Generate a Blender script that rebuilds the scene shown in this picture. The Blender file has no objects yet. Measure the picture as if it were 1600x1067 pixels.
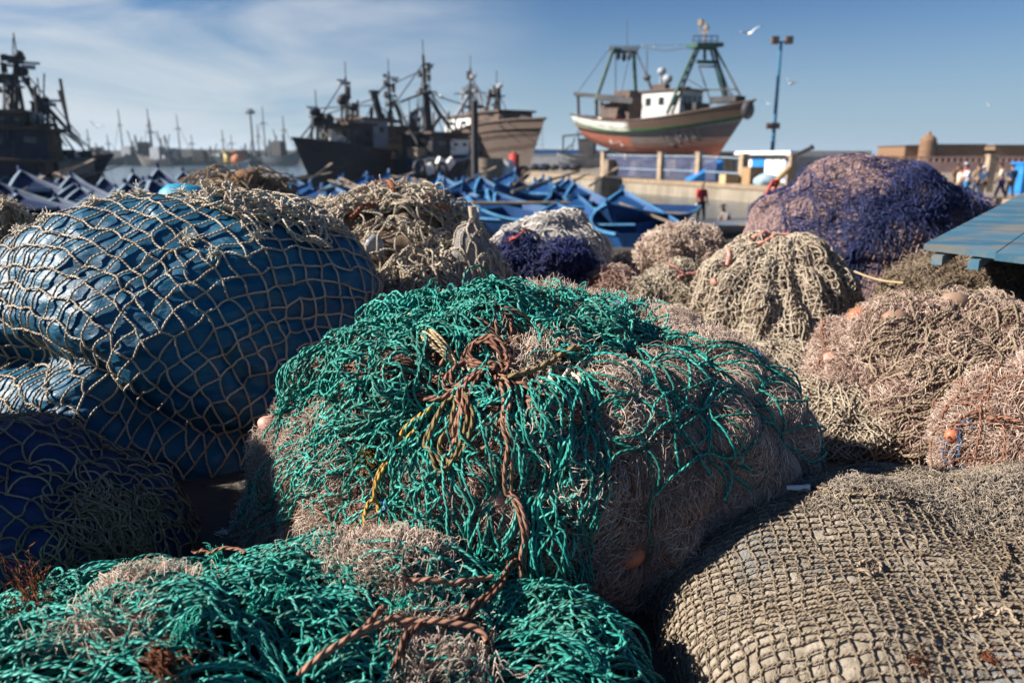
import bpy, math, random
import numpy as np
from mathutils import Vector

R = math.radians
random.seed(7)
RNG = np.random.default_rng(11)
scene = bpy.context.scene
COL = scene.collection

# ------------------------------------------------------------------ camera
CAMZ, FPX, TILT = 0.95, 1156.0, R(14)
cam_d = bpy.data.cameras.new("camera")
cam = bpy.data.objects.new("camera", cam_d)
COL.objects.link(cam)
cam.location = (0, 0, CAMZ)
cam.rotation_euler = (R(90) - TILT, 0, 0)
cam_d.sensor_width = 36.0
cam_d.lens = FPX / 1600 * 36.0
cam_d.clip_start = 0.05
cam_d.clip_end = 6000
cam_d.dof.use_dof = True
cam_d.dof.focus_distance = 1.72
cam_d.dof.aperture_fstop = 3.0
scene.camera = cam

# ------------------------------------------------------------------ world, sun, exposure
SUN_EL = R(32)
SUN_DIR = Vector((-0.99, -0.06, 0)).normalized()       # horizontal direction towards the sun
world = bpy.data.worlds.new("World")
scene.world = world
world.use_nodes = True
wn, wl = world.node_tree.nodes, world.node_tree.links
wn.clear()
w_out = wn.new("ShaderNodeOutputWorld")
w_bg = wn.new("ShaderNodeBackground")
sky = wn.new("ShaderNodeTexSky")
sky.sky_type = 'NISHITA'
sky.sun_disc = False
sky.sun_elevation = SUN_EL
sky.sun_rotation = math.atan2(SUN_DIR.x, SUN_DIR.y)
sky.altitude = 0
sky.air_density = 1.0
sky.dust_density = 0.15
sky.ozone_density = 3.0
w_bg.inputs['Strength'].default_value = 0.035
# thin high cloud, upper left
tc = wn.new("ShaderNodeTexCoord")
mp = wn.new("ShaderNodeMapping")
mp.inputs['Rotation'].default_value = (0, R(-9), R(12))
mp.inputs['Scale'].default_value = (2.2, 1.0, 9.5)
nz = wn.new("ShaderNodeTexNoise")
nz.inputs['Scale'].default_value = 1.25
nz.inputs['Detail'].default_value = 7
nz.inputs['Roughness'].default_value = 0.55
nz.inputs['Distortion'].default_value = 0.7
rp = wn.new("ShaderNodeValToRGB")
rp.color_ramp.elements[0].position = 0.38
rp.color_ramp.elements[1].position = 0.66
dt = wn.new("ShaderNodeVectorMath"); dt.operation = 'DOT_PRODUCT'
dv = Vector((-0.50, 0.84, 0.17)).normalized()
dt.inputs[1].default_value = dv
mr = wn.new("ShaderNodeMapRange")
mr.inputs['From Min'].default_value = 0.82
mr.inputs['From Max'].default_value = 0.995
mr.interpolation_type = 'SMOOTHSTEP'
mu = wn.new("ShaderNodeMath"); mu.operation = 'MULTIPLY'
mu2 = wn.new("ShaderNodeMath"); mu2.operation = 'MULTIPLY'; mu2.inputs[1].default_value = 1.0
mx = wn.new("ShaderNodeMix"); mx.data_type = 'RGBA'
mx.inputs[7].default_value = (7.4, 8.1, 8.8, 1)
wl.new(tc.outputs['Generated'], mp.inputs['Vector'])
wl.new(mp.outputs['Vector'], nz.inputs['Vector'])
wl.new(nz.outputs['Fac'], rp.inputs['Fac'])
wl.new(tc.outputs['Generated'], dt.inputs[0])
wl.new(dt.outputs['Value'], mr.inputs['Value'])
wl.new(rp.outputs['Color'], mu.inputs[0])
wl.new(mr.outputs['Result'], mu.inputs[1])
wl.new(mu.outputs[0], mu2.inputs[0])
wl.new(mu2.outputs[0], mx.inputs['Factor'])
# paler, bluer air towards the horizon
sx = wn.new("ShaderNodeSeparateXYZ")
wl.new(tc.outputs['Generated'], sx.inputs[0])
mh = wn.new("ShaderNodeMapRange"); mh.interpolation_type = 'SMOOTHSTEP'
mh.inputs['From Min'].default_value = 0.21; mh.inputs['From Max'].default_value = -0.02
mh.inputs['To Max'].default_value = 0.92
wl.new(sx.outputs[2], mh.inputs['Value'])
mxh = wn.new("ShaderNodeMix"); mxh.data_type = 'RGBA'
mxh.inputs[7].default_value = (4.3, 5.9, 7.4, 1)
wl.new(mh.outputs['Result'], mxh.inputs['Factor'])
tint = wn.new("ShaderNodeMix"); tint.data_type = 'RGBA'; tint.blend_type = 'MULTIPLY'
tint.inputs['Factor'].default_value = 1.0
tint.inputs[7].default_value = (0.47, 0.72, 1.0, 1)
wl.new(sky.outputs['Color'], tint.inputs[6])
wl.new(tint.outputs[2], mxh.inputs[6])
wl.new(mxh.outputs[2], mx.inputs[6])
wl.new(mx.outputs[2], w_bg.inputs['Color'])
wl.new(w_bg.outputs['Background'], w_out.inputs['Surface'])

sun_d = bpy.data.lights.new("sun", 'SUN')
sun = bpy.data.objects.new("sun", sun_d)
COL.objects.link(sun)
sun_d.energy = 5.0
sun_d.angle = R(0.5)
sun_d.color = (1.0, 0.93, 0.83)
to_sun = Vector((SUN_DIR.x * math.cos(SUN_EL), SUN_DIR.y * math.cos(SUN_EL), math.sin(SUN_EL)))
sun.rotation_euler = to_sun.to_track_quat('Z', 'Y').to_euler()

scene.view_settings.view_transform = 'Standard'
scene.view_settings.look = 'None'
scene.view_settings.exposure = 1.28
scene.view_settings.gamma = 1.0
scene.cycles.use_denoising = True
scene.cycles.max_bounces = 6

# ------------------------------------------------------------------ pixel rays (photo pixels, 1600 wide)
def ray(px, py):
    X, Y = (px - 800) / FPX, (533.5 - py) / FPX
    return (X, math.cos(TILT) + Y * math.sin(TILT), -math.sin(TILT) + Y * math.cos(TILT))
def at(px, py, Y):
    a = ray(px, py); k = Y / a[1]
    return Vector((a[0] * k, Y, CAMZ + a[2] * k))
def gnd(px, py, z=0.0):
    a = ray(px, py); k = (z - CAMZ) / a[2]
    return Vector((a[0] * k, a[1] * k, z))

# ------------------------------------------------------------------ noise
def _h(ix, iy, iz, seed):
    n = (ix * 374761393 + iy * 668265263 + iz * 2147483647 + seed * 1274126177) & 0xffffffff
    n = ((n ^ (n >> 13)) * 1274126177) & 0xffffffff
    return n ^ (n >> 16)
_G = np.array([(1,1,0),(-1,1,0),(1,-1,0),(-1,-1,0),(1,0,1),(-1,0,1),(1,0,-1),(-1,0,-1),
               (0,1,1),(0,-1,1),(0,1,-1),(0,-1,-1),(1,1,0),(-1,1,0),(0,-1,1),(0,-1,-1)], float)
def pn(P, seed=0):
    P = np.asarray(P, float)
    i = np.floor(P).astype(np.int64); f = P - i
    w = f * f * f * (f * (f * 6 - 15) + 10)
    out = 0
    for dx in (0, 1):
        for dy in (0, 1):
            for dz in (0, 1):
                g = _G[_h(i[..., 0] + dx, i[..., 1] + dy, i[..., 2] + dz, seed) & 15]
                v = g[..., 0] * (f[..., 0] - dx) + g[..., 1] * (f[..., 1] - dy) + g[..., 2] * (f[..., 2] - dz)
                out = out + v * (w[..., 0] if dx else 1 - w[..., 0]) * (w[..., 1] if dy else 1 - w[..., 1]) * (w[..., 2] if dz else 1 - w[..., 2])
    return out

# ------------------------------------------------------------------ objects, tags
def tag(o, label=None, cat=None, group=None, kind=None):
    if label: o["label"] = label
    if cat: o["category"] = cat
    if group: o["group"] = group
    if kind: o["kind"] = kind
    return o
def empty(name, loc=(0, 0, 0), rz=0.0, label=None, cat=None, group=None):
    o = bpy.data.objects.new(name, None)
    o.empty_display_size = 0.1
    COL.objects.link(o)
    o.location = loc
    o.rotation_euler = (0, 0, rz)
    return tag(o, label, cat, group)
def copy_tree(o, parent=None):
    c = o.copy(); COL.objects.link(c)
    if parent: c.parent = parent
    for ch in o.children: copy_tree(ch, c)
    return c

class Geo:
    """collects vertices and faces and links them as one mesh object"""
    def __init__(s):
        s.v, s.l, s.t, s.uv, s.r, s.m, s.n = [], [], [], [], [], [], 0
    def add(s, verts, faces, uv=None, rnd=0.5, mi=0):
        verts = np.asarray(verts, float).reshape(-1, 3)
        faces = np.asarray(faces, np.int64)
        s.v.append(verts); s.l.append((faces + s.n).ravel())
        s.t.append(np.full(len(faces), faces.shape[1], np.int64))
        s.m.append(np.full(len(faces), mi, np.int64))
        s.uv.append(np.zeros((faces.size, 2)) if uv is None else np.asarray(uv, float).reshape(-1, 2))
        s.r.append(np.broadcast_to(np.asarray(rnd, float), (len(verts),)).copy())
        s.n += len(verts)
        return s
    def polys(s, verts, faces, rnd=0.5, mi=0):
        base = s.n
        verts = np.asarray(verts, float).reshape(-1, 3)
        s.v.append(verts); s.n += len(verts)
        s.r.append(np.full(len(verts), rnd))
        for f in faces:
            s.l.append(np.array(f, np.int64) + base); s.t.append(np.array([len(f)]))
            s.m.append(np.array([mi])); s.uv.append(np.zeros((len(f), 2)))
        return s
    # --- primitives
    def box(s, c, size, rz=0.0, rnd=0.5, mi=0, taper=1.0):
        x, y, z = [k / 2 for k in size]
        V = np.array([(-x,-y,-z),(x,-y,-z),(x,y,-z),(-x,y,-z),(-x*taper,-y*taper,z),(x*taper,-y*taper,z),(x*taper,y*taper,z),(-x*taper,y*taper,z)])
        if rz:
            ca, sa = math.cos(rz), math.sin(rz)
            V = np.c_[V[:,0]*ca - V[:,1]*sa, V[:,0]*sa + V[:,1]*ca, V[:,2]]
        F = [(0,3,2,1),(4,5,6,7),(0,1,5,4),(1,2,6,5),(2,3,7,6),(3,0,4,7)]
        return s.add(V + np.array(c, float), F, rnd=rnd, mi=mi)
    def bar(s, p, q, r, S=8, r2=None, rnd=0.5, mi=0):
        p, q = Vector(p), Vector(q)
        d = (q - p)
        if d.length < 1e-6: return s
        n = d.orthogonal().normalized(); b = d.normalized().cross(n)
        r2 = r if r2 is None else r2
        V = []
        for (c, rr) in ((p, r), (q, r2)):
            for k in range(S):
                a = 2 * math.pi * k / S
                V.append(c + n * (rr * math.cos(a)) + b * (rr * math.sin(a)))
        s.add([tuple(v) for v in V], [(k, (k+1) % S, S + (k+1) % S, S + k) for k in range(S)], rnd=rnd, mi=mi)
        s.n  # caps
        s.polys([tuple(v) for v in V[:S]][::-1], [tuple(range(S))], rnd, mi)
        s.polys([tuple(v) for v in V[S:]], [tuple(range(S))], rnd, mi)
        return s
    def beam(s, p, q, w, h, rnd=0.5):
        p, q = Vector(p), Vector(q); d = (q - p).normalized()
        up = Vector((0, 0, 1)) if abs(d.z) < 0.95 else Vector((1, 0, 0))
        a = d.cross(up).normalized() * (w / 2); b = a.cross(d).normalized() * (h / 2)
        V = [p-a-b, p+a-b, p+a+b, p-a+b, q-a-b, q+a-b, q+a+b, q-a+b]
        F = [(0,3,2,1),(4,5,6,7),(0,1,5,4),(1,2,6,5),(2,3,7,6),(3,0,4,7)]
        return s.add([tuple(v) for v in V], F, rnd=rnd)
    def path(s, pts, r, S=7, rnd=0.5):
        P = np.array([tuple(p) for p in pts], float)[None]
        return s.tubes(P, r, S, np.array([rnd]))
    def tubes(s, P, r, S=6, rnd=None, taper=False):
        P = np.asarray(P, float)
        N, K, _ = P.shape
        T = np.gradient(P, axis=1)
        T /= np.maximum(np.linalg.norm(T, axis=2, keepdims=True), 1e-9)
        ref = np.where(np.abs(T[:, 0, 2:3]) < 0.9, np.array([[0, 0, 1.0]]), np.array([[1.0, 0, 0]]))
        nrm = np.zeros_like(P)
        n = np.cross(T[:, 0], ref)
        n /= np.maximum(np.linalg.norm(n, axis=1, keepdims=True), 1e-9)
        for k in range(K):
            n = n - (n * T[:, k]).sum(1, keepdims=True) * T[:, k]
            n /= np.maximum(np.linalg.norm(n, axis=1, keepdims=True), 1e-9)
            nrm[:, k] = n
        B = np.cross(T, nrm)
        rad = np.broadcast_to(np.asarray(r, float), (N, K)) if np.ndim(r) != 1 else np.broadcast_to(np.asarray(r)[:, None], (N, K))
        if taper:
            rad = rad * np.minimum(1, np.minimum(np.arange(K), np.arange(K)[::-1]) * 0.6 + 0.25)[None]
        a = 2 * np.pi * np.arange(S) / S
        V = P[:, :, None] + rad[:, :, None, None] * (np.cos(a)[None, None, :, None] * nrm[:, :, None] + np.sin(a)[None, None, :, None] * B[:, :, None])
        cum = np.concatenate([np.zeros((N, 1)), np.cumsum(np.linalg.norm(np.diff(P, axis=1), axis=2), 1)], 1)
        idx = (np.arange(N)[:, None, None] * K + np.arange(K)[None, :, None]) * S + np.arange(S)[None, None]
        i0, i1 = idx[:, :-1], idx[:, 1:]
        Q = np.stack([i0, np.roll(i0, -1, 2), np.roll(i1, -1, 2), i1], -1).reshape(-1, 4)
        u0 = np.broadcast_to((np.arange(S) / S)[None, None], (N, K - 1, S))
        v0 = np.broadcast_to(cum[:, :-1, None], (N, K - 1, S)); v1 = np.broadcast_to(cum[:, 1:, None], (N, K - 1, S))
        uv = np.stack([np.stack([u0, v0], -1), np.stack([u0 + 1 / S, v0], -1), np.stack([u0 + 1 / S, v1], -1), np.stack([u0, v1], -1)], 3)
        if rnd is None: rnd = RNG.random(N)
        s.add(V.reshape(-1, 3), Q, uv, np.repeat(np.asarray(rnd, float), K * S))
        return s
    def blobs(s, C, r, rnd=None, squash=None):
        C = np.asarray(C, float).reshape(-1, 3); N = len(C)
        if not N: return s
        V0, F0 = _ICO
        V = V0[None] * np.broadcast_to(np.asarray(r, float), (N,))[:, None, None]
        V = V * (0.85 + 0.3 * RNG.random((N, 1, 3)))
        V = V + C[:, None]
        F = F0[None] + (np.arange(N) * len(V0))[:, None, None]
        if rnd is None: rnd = RNG.random(N)
        return s.add(V.reshape(-1, 3), F.reshape(-1, 3), None, np.repeat(rnd, len(V0)))
    def ball(s, c, r, n=12, rnd=0.5):
        r = np.broadcast_to(np.asarray(r, float), (3,))
        th = np.linspace(0.001, math.pi - 0.001, n); ph = np.linspace(0, 2 * math.pi, 2 * n, endpoint=False)
        V = np.stack([np.sin(th)[:, None] * np.cos(ph) * r[0], np.sin(th)[:, None] * np.sin(ph) * r[1], np.cos(th)[:, None] * np.ones_like(ph) * r[2]], -1)
        m = 2 * n
        F = [(i*m+j, (i+1)*m+j, (i+1)*m+(j+1) % m, i*m+(j+1) % m) for i in range(n-1) for j in range(m)]
        return s.add(V.reshape(-1, 3) + np.array(tuple(c)), F, rnd=rnd)
    def grid(s, P, uv=None, rnd=0.5, mask=None, flip=False):
        a, b = P.shape[:2]
        I = np.arange(a * b).reshape(a, b)
        Q = np.stack([I[:-1, :-1], I[1:, :-1], I[1:, 1:], I[:-1, 1:]], -1).reshape(-1, 4)
        if mask is not None: Q = Q[mask[:-1, :-1].ravel()]
        if flip: Q = Q[:, ::-1]
        u = None if uv is None else uv.reshape(-1, 2)[Q.ravel()]
        return s.add(P.reshape(-1, 3), Q, u, rnd)
    def wb(s, name, mats, root, parent=None, smooth=True):
        """build from world coordinates under an unrotated thing"""
        s.v = [v - np.array(tuple(root.location)) for v in s.v]
        return s.build(name, mats, parent or root, smooth)
    def build(s, name, mats, parent=None, smooth=True, attrs=None):
        me = bpy.data.meshes.new(name)
        V = np.concatenate(s.v); L = np.concatenate(s.l); T = np.concatenate(s.t)
        me.vertices.add(len(V)); me.vertices.foreach_set("co", V.ravel())
        me.loops.add(len(L)); me.loops.foreach_set("vertex_index", L)
        me.polygons.add(len(T))
        me.polygons.foreach_set("loop_start", np.concatenate([[0], np.cumsum(T)[:-1]]))
        me.polygons.foreach_set("loop_total", T)
        me.polygons.foreach_set("material_index", np.concatenate(s.m))
        me.polygons.foreach_set("use_smooth", np.full(len(T), smooth))
        at_ = me.attributes.new("rnd", 'FLOAT', 'POINT'); at_.data.foreach_set("value", np.concatenate(s.r))
        for k, val in (attrs or {}).items():
            a_ = me.attributes.new(k, 'FLOAT', 'POINT'); a_.data.foreach_set("value", np.asarray(val, float))
        ul = me.uv_layers.new(name="UVMap"); ul.data.foreach_set("uv", np.concatenate(s.uv).ravel())
        me.update(calc_edges=True)
        for m in (mats if isinstance(mats, (list, tuple)) else [mats]): me.materials.append(m)
        o = bpy.data.objects.new(name, me); COL.objects.link(o)
        if parent: o.parent = parent
        return o

def _ico():
    t = (1 + 5 ** 0.5) / 2
    V = np.array([(-1,t,0),(1,t,0),(-1,-t,0),(1,-t,0),(0,-1,t),(0,1,t),(0,-1,-t),(0,1,-t),(t,0,-1),(t,0,1),(-t,0,-1),(-t,0,1)], float)
    V /= np.linalg.norm(V[0])
    F = np.array([(0,11,5),(0,5,1),(0,1,7),(0,7,10),(0,10,11),(1,5,9),(5,11,4),(11,10,2),(10,7,6),(7,1,8),(3,9,4),(3,4,2),(3,2,6),(3,6,8),(3,8,9),(4,9,5),(2,4,11),(6,2,10),(8,6,7),(9,8,1)])
    return V, F
_ICO = _ico()

# ------------------------------------------------------------------ materials
def lin(c):   # sRGB 0-255 to linear
    return tuple(((v/255)/12.92 if v/255 <= 0.04045 else ((v/255+0.055)/1.055)**2.4) for v in c) + (1,)
class MT:
    """small node helper"""
    def __init__(s, name, rough=0.7, spec=0.3):
        s.m = bpy.data.materials.new(name); s.m.use_nodes = True
        s.t = s.m.node_tree; s.b = s.t.nodes['Principled BSDF']
        s.b.inputs['Roughness'].default_value = rough
        s.b.inputs['Specular IOR Level'].default_value = spec
    def n(s, kind, **kw):
        x = s.t.nodes.new(kind)
        for k, v in kw.items(): setattr(x, k, v)
        return x
    def ln(s, a, b): s.t.links.new(a, b)
    def noise(s, scale, detail=3, rough=0.55, coord='Object', stretch=None, dist=0.0):
        tc = s.n("ShaderNodeTexCoord"); n = s.n("ShaderNodeTexNoise")
        n.inputs['Scale'].default_value = scale; n.inputs['Detail'].default_value = detail
        n.inputs['Roughness'].default_value = rough; n.inputs['Distortion'].default_value = dist
        v = tc.outputs[coord]
        if stretch:
            m = s.n("ShaderNodeMapping"); m.inputs['Scale'].default_value = stretch
            s.ln(v, m.inputs['Vector']); v = m.outputs['Vector']
        s.ln(v, n.inputs['Vector'])
        return n.outputs['Fac']
    def attr(s, name="rnd"):
        a = s.n("ShaderNodeAttribute"); a.attribute_name = name
        return a.outputs['Fac']
    def ramp(s, fac, stops, interp='LINEAR'):
        r = s.n("ShaderNodeValToRGB"); r.color_ramp.interpolation = interp
        els = r.color_ramp.elements
        while len(els) < len(stops): els.new(0.5)
        for e, (p, c) in zip(els, stops):
            e.position = p; e.color = c if len(c) == 4 else tuple(c) + (1,)
        s.ln(fac, r.inputs['Fac'])
        return r.outputs['Color']
    def mix(s, fac, a, b, mode='MIX'):
        m = s.n("ShaderNodeMix", data_type='RGBA', blend_type=mode)
        for v, i in ((fac, m.inputs['Factor']), (a, m.inputs[6]), (b, m.inputs[7])):
            if hasattr(v, 'is_linked'): s.ln(v, i)
            else: i.default_value = v if not isinstance(v, tuple) or len(v) == 4 else v + (1,)
        return m.outputs[2]
    def math(s, op, a, b=0.0, c=0.0):
        m = s.n("ShaderNodeMath", operation=op)
        for v, i in ((a, 0), (b, 1), (c, 2)):
            if hasattr(v, 'is_linked'): s.ln(v, m.inputs[i])
            else: m.inputs[i].default_value = v
        return m.outputs[0]
    def bump(s, height, strength=0.5, dist=0.01):
        b = s.n("ShaderNodeBump"); b.inputs['Strength'].default_value = strength; b.inputs['Distance'].default_value = dist
        s.ln(height, b.inputs['Height']); s.ln(b.outputs['Normal'], s.b.inputs['Normal'])
    def col(s, c):
        if hasattr(c, 'is_linked'): s.ln(c, s.b.inputs['Base Color'])
        else: s.b.inputs['Base Color'].default_value = c
        return s

def rope_mat(name, stops, r=0.005, rough=0.7, twist=True, dirt=0.45, dirt_groove_col=(0.10, 0.075, 0.055), nsc=9.0):
    m = MT(name, rough, 0.25)
    c = m.ramp(m.attr(), stops)
    d = m.noise(nsc, 4)
    d = m.math('MULTIPLY', m.ramp(d, [(0.45, (0,0,0)), (0.75, (1,1,1))]), dirt)
    c = m.mix(d, c, dirt_groove_col)
    if twist:
        uv = m.n("ShaderNodeUVMap"); sp = m.n("ShaderNodeSeparateXYZ"); m.ln(uv.outputs[0], sp.inputs[0])
        ph = m.math('ADD', m.math('MULTIPLY', sp.outputs[0], 2 * math.pi * 2), m.math('MULTIPLY', sp.outputs[1], 2 * math.pi / (r * 3.0)))
        w = m.math('ABSOLUTE', m.math('SINE', m.math('MULTIPLY', ph, 0.5)))
        c = m.mix(m.math('MULTIPLY', m.math('SUBTRACT', 1.0, w), 0.30), c, dirt_groove_col)  # grooves between the twisted strands mixed darker
        m.bump(w, 1.0, r * 0.7)
    m.col(c)
    return m.m
def plain_mat(name, c1, c2=None, scale=3.0, rough=0.6, spec=0.3, detail=5, bump=0.0, bs=None, metal=0.0, stretch=None, lo=0.35, hi=0.65):
    m = MT(name, rough, spec)
    if c2 is None: m.col(c1 if len(c1) == 4 else c1 + (1,))
    else: m.col(m.ramp(m.noise(scale, detail, stretch=stretch), [(lo, c1), (hi, c2)]))
    if bump: m.bump(m.noise(bs or scale * 4, 4), 0.6, bump)
    m.b.inputs['Metallic'].default_value = metal
    return m.m

GREEN = [(0.0, (0.004, 0.12, 0.100)), (0.45, (0.007, 0.25, 0.205)), (0.8, (0.02, 0.36, 0.295)), (1.0, (0.10, 0.48, 0.40))]
BEIGE = [(0.0, (0.24, 0.16, 0.125)), (0.35, (0.42, 0.31, 0.25)), (0.7, (0.56, 0.445, 0.365)), (1.0, (0.72, 0.615, 0.52))]
PINK  = [(0.0, (0.18, 0.105, 0.085)), (0.35, (0.33, 0.215, 0.175)), (0.7, (0.44, 0.31, 0.255)), (1.0, (0.58, 0.45, 0.38))]
TAN   = [(0.0, (0.17, 0.125, 0.085)), (0.5, (0.28, 0.21, 0.145)), (1.0, (0.40, 0.31, 0.225))]
CREAM = [(0.0, (0.36, 0.29, 0.215)), (0.5, (0.56, 0.475, 0.36)), (1.0, (0.72, 0.635, 0.51))]
BROWN = [(0.0, (0.15, 0.062, 0.038)), (0.5, (0.24, 0.105, 0.066)), (1.0, (0.33, 0.165, 0.11))]
RUST  = [(0.0, (0.22, 0.06, 0.025)), (1.0, (0.40, 0.13, 0.055))]
M = {}
M['green'] = rope_mat("green_twine", GREEN, 0.005, 0.55, dirt=0.35, dirt_groove_col=(0.10, 0.12, 0.08))
M['greenfray'] = rope_mat("green_fray", [(0, (0.01, 0.27, 0.20)), (1, (0.05, 0.45, 0.35))], 0.002, 0.6, False, 0.0)
M['fibre'] = rope_mat("nylon_fibre", BEIGE, 0.001, 0.65, False, 0.35, (0.22, 0.12, 0.09))
M['pinkfibre'] = rope_mat("pink_nylon_fibre", PINK, 0.001, 0.65, False, 0.3, (0.17, 0.10, 0.08))
M['tan'] = rope_mat("tan_cord", TAN, 0.004, 0.8, True, 0.4)
M['tancord'] = rope_mat("pale_tan_cord", [(0, (0.36, 0.29, 0.215)), (0.5, (0.48, 0.40, 0.305)), (1, (0.58, 0.50, 0.395))], 0.004, 0.8, True, 0.35)
M['cream'] = rope_mat("cream_cord", CREAM, 0.004, 0.8, True, 0.35)
M['fluff'] = rope_mat("cream_fluff", [(0, (0.5, 0.44, 0.35)), (1, (0.75, 0.70, 0.60))], 0.002, 0.8, False, 0.1)
M['brown'] = rope_mat("brown_rope", BROWN, 0.007, 0.75, True, 0.3)
M['rust'] = rope_mat("rust_rope", RUST, 0.006, 0.75, True, 0.2)
M['yellow'] = rope_mat("yellow_rope", [(0, (0.30, 0.165, 0.028)), (1, (0.48, 0.27, 0.05))], 0.006, 0.7, True, 0.35)
M['olive'] = rope_mat("olive_rope", [(0, (0.16, 0.11, 0.045)), (1, (0.26, 0.18, 0.075))], 0.008, 0.75, True, 0.4)
M['straw'] = rope_mat("straw_rope", [(0, (0.42, 0.30, 0.16)), (1, (0.58, 0.43, 0.25))], 0.004, 0.75, True, 0.25)
M['navy'] = rope_mat("navy_twine", [(0, (0.010, 0.014, 0.048)), (0.6, (0.019, 0.028, 0.095)), (1, (0.045, 0.06, 0.18))], 0.003, 0.6, False, 0.15)
M['blue_twine'] = rope_mat("blue_twine", [(0, (0.02, 0.08, 0.22)), (1, (0.04, 0.18, 0.38))], 0.003, 0.6, True, 0.2)
M['white_twine'] = rope_mat("white_twine", [(0, (0.40, 0.36, 0.33)), (1, (0.68, 0.64, 0.58))], 0.003, 0.7, False, 0.3)
M['mauve'] = rope_mat("mauve_twine", [(0, (0.15, 0.095, 0.10)), (0.6, (0.29, 0.19, 0.18)), (1, (0.40, 0.28, 0.26))], 0.003, 0.7, False, 0.3)
M['float'] = plain_mat("float_pink", (0.42, 0.20, 0.15), (0.52, 0.29, 0.235), 14, 0.5, 0.35)
M['float_orange'] = plain_mat("float_orange", (0.30, 0.08, 0.035), (0.42, 0.15, 0.08), 14, 0.5, 0.35)

def core_mat(name, stops, scale=16, bump=0.02, bs=60, stretch=None):
    m = MT(name, 0.9, 0.1)
    n = m.noise(scale, 6, 0.62, dist=1.5, stretch=stretch)
    m.col(m.ramp(n, stops))
    m.bump(m.noise(bs, 5, 0.7, dist=2.0), 1.0, bump)
    return m.m
M['core_pink'] = core_mat("net_mass_pink", [(0.28, (0.05, 0.03, 0.024)), (0.42, (0.17, 0.07, 0.045)), (0.55, (0.30, 0.19, 0.145)), (0.75, (0.40, 0.28, 0.22))])
M['core_tan'] = core_mat("net_mass_tan", [(0.28, (0.08, 0.055, 0.035)), (0.5, (0.22, 0.16, 0.11)), (0.72, (0.34, 0.26, 0.185))], 14, 0.02, 50)
M['core_beige'] = core_mat("net_mass_beige", [(0.3, (0.10, 0.07, 0.05)), (0.5, (0.27, 0.20, 0.145)), (0.72, (0.40, 0.31, 0.235))], 14, 0.02, 50)
M['core_dark'] = core_mat("net_mass_dark", [(0.3, (0.015, 0.02, 0.018)), (0.55, (0.05, 0.045, 0.035)), (0.75, (0.11, 0.085, 0.065))], 20)
M['core_navy'] = core_mat("net_mass_navy", [(0.3, (0.006, 0.008, 0.04)), (0.55, (0.018, 0.024, 0.12)), (0.75, (0.05, 0.05, 0.20))], 24)
M['core_mauve'] = core_mat("net_mass_mauve", [(0.3, (0.09, 0.065, 0.08)), (0.5, (0.21, 0.145, 0.145)), (0.72, (0.33, 0.235, 0.215))], 12, 0.012, 70)
M['core_white'] = core_mat("net_mass_white", [(0.3, (0.16, 0.14, 0.14)), (0.5, (0.36, 0.33, 0.32)), (0.72, (0.58, 0.54, 0.50))], 14)

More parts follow.
